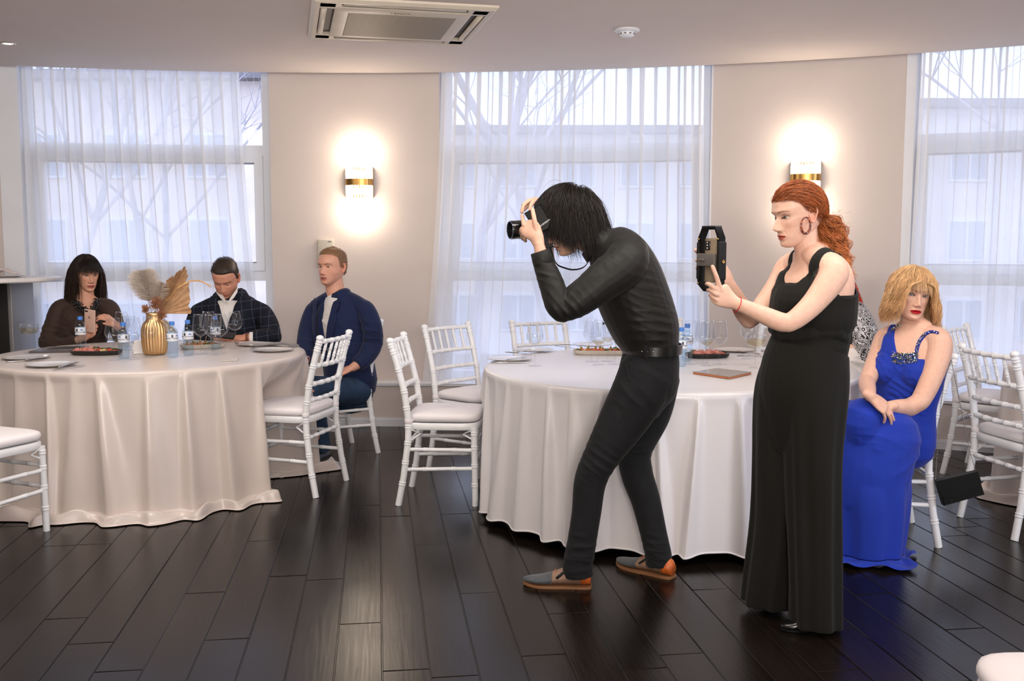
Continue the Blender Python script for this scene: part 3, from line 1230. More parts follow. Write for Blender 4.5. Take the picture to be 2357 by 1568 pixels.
def bent_text(body, size, R, z, a, parent, mt, name):
    o = text_mesh(body, size, mt, name, parent, Matrix.Identity(4), .0001)
    for v in o.data.vertices:
        u, hh, d = v.co.x, v.co.y, v.co.z
        t = a + u / R
        v.co = ((R + .0006 + d) * math.sin(t), -(R + .0006 + d) * math.cos(t), z + hh)
    return o


def water_bottle(px, py, label, turn, first=[]):
    loc = FL(px, py, TZ)
    if first:
        return dup(first[0], loc, turn, label)
    w = thing('water_bottle', label, 'water bottle', loc, turn, 'blue plastic water bottles')
    pr = [(.001, .002), (.022, 0), (.029, .005), (.031, .012)]
    for i in range(6):
        z = .018 + i * .0125
        pr += [(.031, z), (.0315, z + .003), (.029, z + .007), (.031, z + .0105)]
    pr += [(.0312, .098), (.0312, .138), (.0305, .145), (.026, .160), (.017, .174), (.0125, .180), (.0125, .190)]
    b = MB(); b.lathe(pr, 32); b.obj('body', M['pet'], w)
    b = MB(); b.lathe([(.001, .004)] + [(r - .0015, z) for r, z in pr[2:-4]] + [(.001, .150)], 28); b.obj('water', M['water'], w)
    b = MB(); b.lathe([(.0135, .186), (.0150, .187), (.0150, .193), (.0145, .194), (.0145, .205), (.0135, .207), (.001, .207)], 28); b.obj('cap', M['blue_cap'], w, True, 40)
    b = MB(); b.lathe([(.0316, .096), (.0318, .097), (.0318, .139), (.0316, .14)], 40, cap=False); lb = b.obj('label', M['label'], w)
    for k, a in enumerate((-.55, 1.5, 3.6)):
        bent_text('Пилигрим', .0125, .0319, .112, a, lb, M['ink'], 'lettering')
        b = MB()
        for (x0, z0, x1, z1, x2, z2) in ((-.010, .122, -.002, .134, .005, .122), (-.002, .122, .004, .130, .010, .122)):
            vs = []
            for x, z in ((x0, z0), (x1, z1), (x2, z2)):
                t = a + x / .0319
                vs.append((.0324 * math.sin(t), -.0324 * math.cos(t), z))
            b.add(vs, [(0, 2, 1)])
        b.obj('mountain_logo', M['blue_cap'], lb, False)
        b = MB()
        for i in range(9):
            t = a + 1.05 + i * .035
            rt = Matrix.Rotation(t, 3, 'Z')
            b.box((.0323 * math.sin(t), -.0323 * math.cos(t), .125), (.0005 + .0004 * (i % 3), .0006, .016), rt)
        b.obj('barcode', M['ink'], lb, False)
    first.append(w)
    return w


for px, py, lb, tn in ((187, 806, 'blue-capped water bottle before the brown dress, behind the meat platter', -.9), (286, 826, 'blue-capped water bottle among the wine glasses left of the gold vase', .2),
                       (398, 823, 'blue-capped water bottle just right of the gold vase', -.3), (434, 818, 'second blue-capped water bottle right of the gold vase', 1.2),
                       (497, 805, 'blue-capped water bottle behind the glasses below the checked jacket', 2.2), (1567, 843, 'blue-capped water bottle half hidden by the photographer\'s hip', 1.6),
                       (1581, 831, 'blue-capped water bottle behind another at the photographer\'s hip', .5)):
    water_bottle(px, py, lb, tn)


def plate(px, py, label, first=[]):
    loc = FL(px, py, TZ)
    if first:
        return dup(first[0], loc, 0, label)
    w = thing('dinner_plate', label, 'plate', loc, 0, 'white dinner plates')
    b = MB(); b.lathe([(.001, .002), (.07, .001), (.075, .0), (.08, .003), (.10, .006), (.122, .0095), (.1245, .0105), (.1235, .0115), (.10, .009), (.078, .006), (.001, .0055)], 56); b.obj('dish', M['porcelain'], w, True, 25)
    b = MB(); b.lathe([(.1225, .0116), (.1250, .0110), (.1252, .0102), (.1238, .0096), (.1225, .0116)], 56, cap=False); b.obj('rim_line', M['gilt'], w)
    first.append(w)
    return w


for px, py, lb in ((60, 826, 'white plate at the left rim of the champagne table'), (116, 842, 'white plate nearest the viewer on the champagne table, beside fork and knife'),
                   (152, 805, 'white plate before the brunette woman in brown'), (592, 795, 'white plate before the man in the checked jacket, right of his glass'),
                   (628, 808, 'white plate at the right rim of the champagne table'), (1172, 829, 'white plate at the left rim of the white table, nearest the viewer'),
                   (1226, 808, 'white plate behind the lone water glass on the white table'), (1364, 796, 'white plate behind the beige platter on the white table'),
                   (1690, 808, 'white plate behind the black platter on the white table'), (468, 797, 'white plate in front of the checked jacket man\'s hands')):
    plate(px, py, lb)


def cutlery(kind, p0, p1, label, lift=0.004):
    """from handle end to tip, in photo pixels on the cloth"""
    a, c = FL(p0[0], p0[1], TZ), FL(p1[0], p1[1], TZ)
    d = c - a
    L = .21
    ang_ = math.atan2(d.y, d.x)
    w = thing('table_' + kind, label, kind, a + Vector((0, 0, lift)), ang_, 'steel table cutlery')
    b = MB(); b.tube([(0, 0, 0), (.004, 0, 0), (.05, 0, .001), (.095, 0, .0015), (.105, 0, .0015)], [.0035, .0062, .0058, .0042, .0038], 10, True, (0, 1, 0), .55)
    b.obj('handle', M['steel'], w)
    b = MB()
    if kind == 'knife':
        b.grid([[Vector((x, -.001, z)), Vector((x, hgt, z)), Vector((x, hgt, z + .0016)), Vector((x, -.001, z + .0016))] for x, hgt, z in ((.10, .006, .001), (.13, .014, .0005), (.17, .015, .0), (.195, .012, 0), (.208, .003, 0))], True, True, True)
        b.obj('blade', M['steel'], w, True, 30)
    else:
        b.grid([[Vector((x, -h, z)), Vector((x, h, z)), Vector((x, h, z + .0018)), Vector((x, -h, z + .0018))] for x, h, z in ((.10, .003, .001), (.13, .004, .003), (.145, .010, .001), (.16, .0115, 0))], True, True, True)
        for k in range(4):
            y = -.0098 + k * .0065
            b.tube([(.158, y, .001), (.18, y, .0015), (.20, y, .005)], [.002, .0017, .0009], 6)
        b.obj('tines', M['steel'], w, True, 40)
    return w


for kd, p0, p1, lb, lf in (
        ('knife', (14, 835), (112, 829), 'steel knife in front of the plate at the champagne table\'s left rim', .004),
        ('fork', (60, 833), (112, 823), 'steel fork beside the plate at the champagne table\'s left rim', .012),
        ('knife', (122, 853), (220, 840), 'steel knife right of the nearest plate on the champagne table', .004),
        ('fork', (135, 850), (198, 835), 'steel fork with raised tines right of the nearest champagne table plate', .011),
        ('fork', (560, 797), (528, 786), 'steel fork left of the plate before the checked jacket', .004),
        ('knife', (577, 806), (622, 803), 'steel knife before the plate at the champagne table\'s right rim', .004),
        ('fork', (580, 800), (600, 812), 'steel fork lying at the plate on the champagne table\'s right rim', .004),
        ('knife', (1128, 836), (1222, 836), 'steel knife in front of the white table\'s left plate', .004),
        ('fork', (1165, 834), (1213, 826), 'steel fork leaning on the white table\'s left plate', .012),
        ('knife', (1163, 812), (1228, 818), 'steel knife in front of the second plate on the white table', .004),
        ('fork', (1190, 815), (1230, 808), 'steel fork leaning on the second plate on the white table', .012),
        ('knife', (1279, 797), (1325, 805), 'steel knife left of the beige platter on the white table', .004),
        ('fork', (1292, 796), (1330, 800), 'steel fork left of the beige platter on the white table', .010),
        ('knife', (1696, 820), (1752, 822), 'steel knife before the rightmost plate of the white table', .004),
        ('fork', (1752, 819), (1722, 815), 'steel fork beside the rightmost water glass of the white table', .008)):
    cutlery(kd, p0, p1, lb, lf)

# ------------------------------------------------------------------ platters and the food on them
M['black_dish'] = mat('black_stoneware', srgb(30, 28, 26), .35)
M['beige_dish'] = mat('beige_stoneware', srgb(196, 186, 174), .35)
M['ham'] = mat('pink_ham', srgb(205, 132, 118), .45, var=.2, vscale=60, bump=.2)
M['dough'] = mat('golden_dough', srgb(206, 164, 108), .6, var=.2, vscale=70, bump=.2)
M['salad'] = mat('salad_leaf', srgb(70, 92, 38), .5, var=.3, vscale=50)
M['tomato'] = mat('tomato', srgb(190, 60, 36), .3)
M['salmon'] = mat('salmon', srgb(222, 122, 66), .4, var=.2, vscale=80)
M['olive'] = mat('green_olive', srgb(120, 122, 50), .3)
M['skewer'] = mat('bamboo_skewer', srgb(206, 168, 118), .6)


def platter(px, py, lx, ly, rz, mt, label, square):
    loc = FL(px, py, TZ)
    w = thing('serving_platter', label, 'platter', loc, rz, 'platters of snacks')
    rows = []
    e = 6.0 if square else 2.4
    for k, z in ((.2, .0), (.9, .0), (1.0, .010), (1.03, .026), (1.0, .027), (.95, .012), (.88, .008), (.2, .008), (.01, .008)):
        row = []
        for i in range(56):
            a = 2 * math.pi * i / 56
            c, s = math.cos(a), math.sin(a)
            r = (abs(c) ** e + abs(s) ** e) ** (-1 / e)
            row.append(Vector((r * c * lx * k, r * s * ly * k, z)))
        rows.append(row)
    b = MB(); b.grid(rows, True, True, True); b.obj('dish', mt, w, True, 50)
    return loc, rz


def food_proto(kind, label, grp):
    rnd = random.Random(sum(map(ord, kind)))
    w = None
    b = MB()
    if kind == 'ham_rosette':
        for k in range(5):
            pts = []
            r0 = .006 + k * .0045
            rows = []
            for i in range(19):
                a = k * 1.3 + i / 18 * 4.4
                rr = r0 * (1 + .15 * math.sin(3 * a))
                h = .030 - k * .003 + .004 * math.sin(4 * a + k)
                rows.append([Vector((rr * math.cos(a), rr * math.sin(a), .001)), Vector((rr * 1.25 * math.cos(a), rr * 1.25 * math.sin(a), h * .6)), Vector((rr * 1.6 * math.cos(a), rr * 1.6 * math.sin(a), h))])
            b.grid(rows)
        o = b.obj('ham_rosette', M['ham'], None, True, org=(0, 0, 0))
        md = o.modifiers.new('thick', 'SOLIDIFY'); md.thickness = .0015
    elif kind == 'canape':
        w = thing('canape', label, 'canape', (0, 0, 0), 0, grp)
        b.lathe([(.001, .001), (.016, 0), (.020, .003), (.020, .012), (.017, .015), (.001, .015)], 18); b.obj('bread', M['dough'], w, True, 40)
        b = MB(); b.ell((0, 0, .019), (.014, .012, .006), 12, 8); b.obj('salmon_topping', M['salmon'], w)
        b = MB(); b.tube([(0, 0, .012), (.012, .006, .062)], .0013, 6); b.obj('skewer', M['skewer'], w)
        b = MB(); b.ell((.004, .002, .029), (.007, .007, .006), 12, 8); b.obj('olive', M['olive'], w)
        return w
    elif kind == 'tartlet':
        w = thing('tartlet', label, 'tartlet', (0, 0, 0), 0, grp)
        pr = []
        b.lathe([(.001, 0), (.014, 0), (.021, .014), (.020, .0145), (.016, .010), (.001, .010)], 18); b.obj('crust', M['dough'], w, True, 40)
        b = MB()
        for k in range(5):
            b.ell((rnd.uniform(-.009, .009), rnd.uniform(-.009, .009), .013), (.007, .006, .006), 8, 6)
        b.obj('filling', M['tomato'], w)
        return w
    elif kind == 'salad_leaf':
        rows = []
        for i in range(9):
            t = i / 8
            wv = .016 * math.sin(math.pi * min(1, t * .9 + .08))
            rows.append([Vector((t * .05 - .025, (j / 6 - .5) * 2 * wv, .006 + .012 * math.sin(math.pi * t) + .003 * math.sin(9 * t + 3 * j))) for j in range(7)])
        b.grid(rows)
        o = b.obj('salad_leaf', M['salad'], None, True, org=(0, 0, 0))
        md = o.modifiers.new('thick', 'SOLIDIFY'); md.thickness = .001
    elif kind == 'cheese_stick':
        b.box((0, 0, .007), (.05, .014, .012), None, .003)
        o = b.obj('cheese_stick', mat('pale_cheese', srgb(226, 200, 140), .5, var=.1), None, True, 30, org=(0, 0, 0))
    elif kind == 'cherry_tomato':
        b.ell((0, 0, .011), (.012, .012, .011), 16, 10)
        o = b.obj('cherry_tomato', M['tomato'], None, True, org=(0, 0, 0))
    return tag(o, label, kind.replace('_', ' '), grp)


def serve(plat, items, where, seed):
    loc, rz = plat
    rnd = random.Random(seed)
    rot = Matrix.Rotation(rz, 3, 'Z')
    for kind, spots in items:
        nm = kind.replace('_', ' ')
        adj = {'ham_rosette': 'pink folded ham rosette', 'canape': 'salmon and olive canape on a skewer', 'tartlet': 'small golden tartlet with red filling', 'salad_leaf': 'green salad leaf', 'cheese_stick': 'pale yellow cheese stick', 'cherry_tomato': 'red cherry tomato'}[kind]
        lb = adj + ' on ' + where
        grp = nm + 's on ' + where
        first = None
        for x, y, z in spots:
            p = loc + rot @ Vector((x, y, .0085 + z))
            r = rnd.uniform(0, 6.28)
            if first is None:
                first = food_proto(kind, lb, grp)
                first.location = p
                first.rotation_euler = (0, 0, r)
            else:
                dup(first, p, r)


pl = platter(222, 816, .145, .075, .05, M['black_dish'], 'black oval platter of ham by the wine glasses on the champagne table', False)
HAMS = [(-.10, -.01, 0), (-.075, .03, 0), (-.06, -.02, .003), (-.035, .02, .004), (-.02, -.03, 0), (.0, .03, .002)]
serve(pl, [('ham_rosette', HAMS), ('cheese_stick', [(.03, -.04, 0), (.06, -.03, .0), (.09, -.015, 0), (.045, -.02, .011)]), ('cherry_tomato', [(.02, 0, .004), (.075, .01, .004)]),
           ('salad_leaf', [(.03, .03, .008), (.06, .035, .008), (.0, -.005, .018), (.095, .025, .006)]), ('tartlet', [(.105, .0, 0), (.05, .01, .004)])], 'the black platter before the brunette', 3)
pl = platter(466, 801, .13, .07, .45, M['beige_dish'], 'beige oblong platter of snacks before the man in the checked jacket', True)
serve(pl, [('canape', [(-.09, .0, 0), (-.055, .03, 0), (-.05, -.03, 0), (-.015, .0, 0), (.02, .03, 0), (.06, -.02, 0)]), ('salad_leaf', [(.02, -.03, .004), (.05, .02, .006), (-.03, .015, .006), (.08, .02, .0)]), ('tartlet', [(.05, .0, 0), (.09, -.02, 0)])], 'the beige platter before the checked jacket', 4)
pl = platter(1385, 815, .165, .075, -.06, M['beige_dish'], 'beige oblong platter of snacks on the white table', True)
serve(pl, [('canape', [(-.12, .0, 0), (-.08, .03, 0), (-.085, -.03, 0), (-.04, .0, 0), (-.01, .035, 0), (.0, -.03, 0), (.05, .01, 0), (.09, .03, 0), (.12, -.02, 0)]),
           ('cherry_tomato', [(.02, .0, .002), (.07, -.03, .002), (-.02, -.03, .002)]), ('salad_leaf', [(-.14, -.03, .003), (.03, -.035, .006), (.08, -.01, .012)]), ('tartlet', [(-.06, .0, .008), (.10, -.0, 0), (.03, .03, 0), (-.04, -.04, 0)])], 'the beige platter on the white table', 5)
pl = platter(1628, 823, .125, .07, .1, M['black_dish'], 'black oval platter of ham on the white table', False)
serve(pl, [('ham_rosette', [(-.06, .0, .002), (-.03, .025, .002), (.0, -.005, .006), (.035, .02, .002), (.05, -.01, .004)]), ('cheese_stick', [(-.07, -.03, 0), (-.02, -.04, 0), (.03, -.04, 0)]), ('tartlet', [(.085, -.02, 0), (.09, .015, 0)]),
           ('salad_leaf', [(-.09, .01, .006), (-.075, .02, .014), (.01, .02, .016)])], 'the black platter on the white table', 6)

# napkin stand, folders, napkins, card
c = FL(322, 814, TZ)
w = wthing('napkin_holder', 'white porcelain napkin holder left of the gold vase', 'napkin holder', c)
for s in (-1, 1):
    b = MB()
    rot = Matrix.Rotation(.5, 3, 'Z')
    rows = []
    for i in range(13):
        a = math.pi * i / 12
        rows.append((.042 * math.cos(a) * (1 if i not in (0, 12) else 1), .035 + .042 * math.sin(a)))
    out = [(-.036, .004), (.036, .004)] + rows
    g = [[c + rot @ Vector((x, s * .014 + dy, z)) for x, z in out] for dy in (-.003, .003)]
    b.grid(g, True, True, True); wobj(b, 'side_panel', M['porcelain'], w, True, 40)
b = MB(); b.box(c + Vector((0, 0, .004)), (.08, .036, .008), rot, .002); wobj(b, 'base', M['porcelain'], w, True, 40)
b = MB(); b.box(c + Vector((0, 0, .045)), (.064, .016, .07), rot, .003)
tag(b.obj('paper_napkins', mat('white_paper', srgb(235, 233, 230), .9), None, True, 40, org=c), 'paper napkins standing in the white porcelain holder', 'napkins')


def folder(quad, th, mats, name, label, cat, z=TZ):
    q = [FL(x, y, z) for x, y in quad]
    c = sum(q, Vector()) / 4
    w = wthing(name, label, cat, c)
    b = MB(); b.add([p + Vector((0, 0, .0005)) for p in q] + [p + Vector((0, 0, th)) for p in q], [(3, 2, 1, 0), (0, 1, 5, 4), (1, 2, 6, 5), (2, 3, 7, 6), (3, 0, 4, 7), (4, 5, 6, 7)]); wobj(b, 'body', mats[1], w, False)
    up = Vector((0, 0, th))
    b = MB(); b.add([c.lerp(p, 1.01) + up for p in q] + [c.lerp(p, 1.01) + up + Vector((0, 0, .0025)) for p in q], [(3, 2, 1, 0), (0, 1, 5, 4), (1, 2, 6, 5), (2, 3, 7, 6), (3, 0, 4, 7), (4, 5, 6, 7)]); wobj(b, 'cover', mats[0], w, False)
    return w


M['grey_gloss'] = mat('grey_gloss_cover', srgb(140, 136, 134), .16, coat=.4)
folder([(1595, 861), (1678, 873), (1729, 862), (1650, 853)], .010, (M['grey_gloss'], mat('orange_leather_edge', srgb(178, 106, 62), .5)), 'menu_folder', 'grey glossy menu folder with an orange edge on the white table', 'folder')
folder([(66, 813), (170, 811), (204, 801), (112, 801)], .008, (mat('dark_grey_cover', srgb(92, 90, 92), .25), mat('dark_grey_edge', srgb(80, 78, 80), .5)), 'menu_folder', 'dark grey folder lying behind the coupe on the champagne table', 'folder')
folder([(508, 832), (546, 831), (549, 826), (512, 827)], .001, (mat('pale_card', srgb(206, 198, 192), .4), M['porcelain']), 'place_card', 'small pale card lying on the champagne cloth near its front edge', 'card')
M['grey_cloth'] = mat('grey_linen', srgb(116, 112, 114), .9, sheen=.2, bump=.2, bscale=300)
b = MB()
rows = []
p0, p1 = FL(622, 796, TZ), FL(683, 800, TZ)
dv = (p1 - p0)
nv = Vector((-dv.y, dv.x, 0)).normalized()
for i in range(17):
    t = i / 16 * 1.12
    base = p0 + dv * t
    z = TZ + .006 + .010 * math.sin(math.pi * min(1, t)) - max(0, t - .90) * .45
    row = []
    for j in range(7):
        u = (j / 6 - .5)
        row.append(Vector((base.x, base.y, z + .006 * math.cos(math.pi * u) + .003 * math.sin(6 * u + 5 * t))) + nv * (u * .08))
    rows.append(row)
b.grid(rows)
o = b.obj('grey_napkin', M['grey_cloth'], None, True, org=p0)
o.modifiers.new('thick', 'SOLIDIFY').thickness = .005
tag(o, 'grey folded napkin slipping over the right rim of the champagne table', 'napkin')

# ------------------------------------------------------------------ gold vase and dried flowers
vc = FL(357, 816, TZ)
w = wthing('ribbed_vase', 'gold ribbed vase holding dried flowers on the champagne table', 'vase', vc)
prof = [(.050, 0), (.060, .004), (.066, .02), (.071, .06), (.074, .11), (.072, .15), (.062, .182), (.048, .200), (.043, .212), (.043, .235), (.046, .245), (.042, .246), (.039, .235), (.039, .2), (.03, .19)]
rows = []
for r, z in prof:
    row = []
    for k in range(144):
        a = 2 * math.pi * k / 144
        fl_ = abs(math.cos(12 * a)) - .5
        rr = r + (.0055 * fl_ if .003 < z < .196 else 0) * (1 if r > .05 else .4)
        row.append(vc + Vector((rr * math.cos(a), rr * math.sin(a), z)))
    rows.append(row)
b = MB(); b.grid(rows, True, True, False); wobj(b, 'body', M['gold'], w, True)
top = vc + Vector((0, 0, .24))
PV = vc.y


def plume(tip, base, label, spread, n, seed, col, th=.0006, droop=.3):
    rnd = random.Random(seed)
    b = MB()
    path = [base.lerp(tip, t) + Vector((0, 0, -.02 * math.sin(math.pi * t))) for t in np.linspace(0, 1, 8)]
    b.tube(path, [.002, .0018, .0016, .0014, .0012, .001, .0009, .0006], 6)
    o = None
    w = wthing('pampas_plume', label, 'dried flower', base, 'dried stems in the gold vase')
    wobj(b, 'stem', M['straw'], w)
    b = MB()
    ax = (tip - base).normalized()
    for i in range(n):
        t = rnd.uniform(.30, 1.0)
        p = base.lerp(tip, t)
        d = Vector((rnd.gauss(0, 1), rnd.gauss(0, 1), rnd.gauss(0, 1)))
        d = (d - ax * d.dot(ax)).normalized()
        L = spread * (math.sin(math.pi * min(1, (t - .22) / .85)) ** .6 + .12) * rnd.uniform(.55, 1.15)
        q1 = p + (d * .55 + ax * .35) * L * .5
        q2 = p + (d * .95 + ax * .5) * L + Vector((0, 0, -droop * L * .3))
        b.tube([p, q1, q2], [th * 1.4, th * 1.6, th * .4], 3, False)
    wobj(b, 'plume', leafy('plume_' + w.name, col), w)


def leafy(name, col):
    t = NT(name)
    a = t.node('ShaderNodeBsdfDiffuse', i_Color=col)
    c_ = t.node('ShaderNodeBsdfTranslucent', i_Color=col)
    m = t.node('ShaderNodeMixShader', i_0=.35)
    t.link(a.outputs[0], m.inputs[1]); t.link(c_.outputs[0], m.inputs[2])
    t.link(m.outputs[0], t.out.inputs[0])
    return t.m


M['straw'] = mat('straw', srgb(188, 150, 100), .8)
plume(P(328, 628, PV), top + Vector((-.01, .0, .0)), 'fluffy cream pampas plume at the left of the vase', .085, 2600, 5, srgb(250, 240, 230), .0011)
plume(P(372, 652, PV + .03), top, 'small pale feathery plume behind the dried flower cluster', .05, 700, 6, srgb(236, 222, 208), .0006)
plume(P(402, 765, PV - .02), top + Vector((.03, -.01, 0)), 'pale plume drooping over the vase\'s right shoulder', .03, 300, 7, srgb(226, 208, 188), .0006, .9)
# pleated fan palm leaf
b = MB()
fbase = P(372, 722, PV + .05)
outl = [(440, 722, -.03), (437, 690, 0), (434, 640, 0), (426, 613, 0), (412, 624, 0), (398, 634, 0), (384, 645, 0), (370, 655, .02), (352, 668, .03)]
fine = []
for i in range(len(outl) - 1):
    for t in (0, .2, .4, .6, .8):
        fine.append(tuple(lerp(outl[i][k], outl[i + 1][k], t) for k in range(3)))
fine.append(outl[-1])
rows = []
for i, (px, py, dz) in enumerate(fine):
    tipp = P(px, py, PV + .06 + dz)
    fold_ = .009 * (1 if i % 2 else -1)
    cut = .90 if i % 7 == 3 else 1.0
    rows.append([fbase.lerp(tipp, t * cut) + Vector((0, fold_ * t, 0)) for t in (0.02, .25, .5, .75, 1)])
b.grid(rows)
M['palm'] = mat('dried_palm', srgb(186, 148, 112), .8, var=.18, vscale=30, bump=.2, bscale=80)
w = wthing('fan_palm_leaf', 'dried brown fan palm leaf rising at the right of the vase', 'dried leaf', fbase, 'dried stems in the gold vase')
o = wobj(b, 'blade', M['palm'], w, False)
o.modifiers.new('thick', 'SOLIDIFY').thickness = .0015
b = MB(); b.tube([top, fbase.lerp(P(410, 660, PV + .06), .05)], .004, 8); wobj(b, 'stalk', M['straw'], w)
# dried flower heads
M['dried'] = mat('dried_petals', srgb(170, 118, 88), .85, var=.25, vscale=60)
for px, py, r, lb, sd in ((360, 700, .055, 'large rust dried flower head above the vase', 1), (372, 724, .035, 'small rust dried flower head at the vase\'s lip', 2), (335, 712, .03, 'rust dried flower head at the left lip of the vase', 3)):
    rnd = random.Random(sd)
    c = P(px, py, PV - .01)
    b = MB()
    for i in range(170):
        d = Vector((rnd.gauss(0, 1), rnd.gauss(0, 1), rnd.gauss(.2, 1))).normalized()
        L = r * rnd.uniform(.6, 1.1)
        e = Vector((rnd.gauss(0, .3), rnd.gauss(0, .3), rnd.gauss(0, .3)))
        b.tube([c + d * .006, c + d * L * .6 + e * r * .1, c + (d + e * .5).normalized() * L], [.0012, .0028, .0006], 4, False, None, .4)
    w = wthing('dried_flower', lb, 'dried flower', c, 'dried stems in the gold vase')
    wobj(b, 'petals', M['dried'], w)
    b = MB(); b.tube([c, top + Vector((0, 0, -.03))], .002, 6); wobj(b, 'stem', M['straw'], w)
# arching gold grass ear
w = wthing('gold_grass_ear', 'gold grass ear arching right out of the vase', 'dried flower', top, 'dried stems in the gold vase')
path = [top, P(385, 690, PV), P(408, 664, PV), P(436, 648, PV + .02), P(462, 648, PV + .04), P(485, 660, PV + .05)]
from mathutils.geometry import interpolate_bezier
pp = []
for i in range(len(path) - 1):
    p0_, p3_ = path[i], path[i + 1]
    t0 = (path[min(i + 1, len(path) - 1)] - path[max(i - 1, 0)]) / 6
    t1 = (path[min(i + 2, len(path) - 1)] - path[i]) / 6
    pp += interpolate_bezier(p0_, p0_ + t0, p3_ - t1, p3_, 10)[:-1]
b = MB(); b.tube(pp, .0014, 6); wobj(b, 'stem', M['gold'], w)
b = MB()
rnd = random.Random(9)
for i in range(8, len(pp) - 1):
    for _ in range(4):
        d = (pp[i + 1] - pp[i]).normalized()
        e = Vector((rnd.gauss(0, 1), rnd.gauss(0, 1), rnd.gauss(0, 1))).normalized()
        b.tube([pp[i], pp[i] + d * .010 + e * .004, pp[i] + d * .018 + e * .004], [.0008, .0018, .0004], 4, False)
wobj(b, 'grains', M['gold'], w)

# ------------------------------------------------------------------ bar table at far left
BY = 6.8
bz = P(60, 638, BY).z
bc = P(-22, 638, BY)
w = wthing('bar_table', 'tall white-topped bar table with a black base at the left edge', 'table', (bc.x, BY, 0))
M['marble'] = mat('white_marble', srgb(226, 220, 218), .3, var=.08, vscale=9)
b = MB(); b.lathe([(.001, bz - .03), (.44, bz - .03), (.447, bz - .022), (.447, bz - .006), (.44, bz), (.001, bz)], 64, (bc.x, BY, 0)); wobj(b, 'top', M['marble'], w, True, 40)
xr = P(19, 700, BY - .15).x
b = MB(); b.box((xr - .20, BY, (bz - .03) / 2), (.40, .30, bz - .032), None, .004); wobj(b, 'base', mat('black_laminate', srgb(24, 22, 22), .4), w, True, 40)
b = MB(); b.box((xr + .013, BY, (bz - .03) / 2), (.026, .31, bz - .032), None, .004); wobj(b, 'edge_post', mat('grey_metal', srgb(140, 138, 138), .4, metal=.4), w, True, 40)
c = P(12, 629, BY - .05); c.z = bz + .0005
dup([o for o in COL.objects if o.name == 'dinner_plate'][0], c, 0, 'white plate carrying a folded napkin on the tall bar table')
b = MB()
rows = []
for i in range(15):
    t = i / 14
    rows.append([c + Vector((-.09 + .17 * t, (j / 8 - .5) * .09, .02 + .035 * math.sin(math.pi * t) * (1 - .35 * (j / 4 - 1) ** 2) + .006 * math.sin(14 * t + j) * math.sin(math.pi * t))) for j in range(9)])
b.grid(rows)
o = b.obj('folded_napkin', mat('pale_linen', srgb(205, 192, 188), .9, sheen=.2), None, True, org=c)
o.modifiers.new('thick', 'SOLIDIFY').thickness = .006
tag(o, 'pale folded napkin heaped on the plate on the bar table', 'napkin')

# ------------------------------------------------------------------ clutch hanging on the chair of the woman in blue
CYB = 4.50
q = [P(2153, 1106, CYB), P(2246, 1084, CYB), P(2263, 1137, CYB), P(2170, 1163, CYB)]
cc = sum(q, Vector()) / 4
w = wthing('clutch_bag', 'black shimmering clutch hanging by its chain from the chair back', 'bag', cc)
M['glitter'] = mat('black_glitter', (.008, .008, .007, 1), .5, spec=.12, var=.5, vscale=400, bump=.6, bscale=900, bdist=.001)
bv = MB()
rows = []
for k, dy in ((.96, -.020), (1.0, -.014), (1.0, .016), (.96, .022)):
    rows.append([cc.lerp(p, k) + Vector((0, dy, 0)) for p in q])
bv.grid(rows, True, True, True); wobj(bv, 'body', M['glitter'], w, False)
bv = MB()
fl = [q[0] + (q[3] - q[0]) * -.02, q[1] + (q[2] - q[1]) * -.02, q[1].lerp(q[2], .45), q[0].lerp(q[1], .55).lerp(q[3].lerp(q[2], .55), .82), q[0].lerp(q[3], .62)]
bv.grid([[p + Vector((0, -.0245, 0)) for p in fl], [p + Vector((0, -.0205, 0)) for p in fl]], True, True, True); wobj(bv, 'flap', M['glitter'], w, False)
M['chain'] = mat('dark_silver_chain', (.32, .31, .30, 1), .3, metal=1)
hook = P(2190, 828, 4.52)
for nm, pts in (('chain', [q[0], P(2156, 1060, 4.49), P(2166, 930, 4.49), P(2175, 868, 4.49), hook]), ('chain', [q[1], P(2232, 1040, CYB), P(2210, 930, CYB), P(2196, 862, 4.5), hook])):
    b = MB()
    L = 0
    for i in range(len(pts) - 1):
        n = max(2, int((pts[i + 1] - pts[i]).length / .007))
        for k in range(n):
            a_, c_ = pts[i].lerp(pts[i + 1], k / n), pts[i].lerp(pts[i + 1], (k + 1.15) / n)
            L += 1
            b.tube([a_, a_.lerp(c_, .5), c_], [.0012, .0026, .0012], 5, True, (1, 0, 0) if L % 2 else (0, 1, 0), .45)
    wobj(b, nm, M['chain'], w)
# ------------------------------------------------------------------ figures: shared builders
def V3(a):
    return np.array([a[0], a[1], a[2]], dtype=float)


def cat_rom(pts, n):
    """smooth samples through control rows (any width)"""
    A = np.array(pts, dtype=float)
    if len(A) == 2:
        t = np.linspace(0, 1, n)[:, None]
        return A[0] * (1 - t) + A[1] * t
    d = np.maximum(np.linalg.norm(np.diff(A[:, :3], axis=0), axis=1), 1e-5)
    k = np.concatenate([[0], np.cumsum(d)])
    out = []
    for s in np.linspace(0, k[-1], n):
        i = int(min(len(d) - 1, np.searchsorted(k, s, side='right') - 1))
        t = (s - k[i]) / d[i]
        p0, p1, p2, p3 = A[max(0, i - 1)], A[i], A[i + 1], A[min(len(A) - 1, i + 2)]
        m1 = (p2 - p0) / 2 if i > 0 else (p2 - p1)
        m2 = (p3 - p1) / 2 if i + 2 < len(A) else (p2 - p1)
        t2, t3 = t * t, t * t * t
        out.append((2 * t3 - 3 * t2 + 1) * p1 + (t3 - 2 * t2 + t) * m1 + (-2 * t3 + 3 * t2) * p2 + (t3 - t2) * m2)
    return np.array(out)


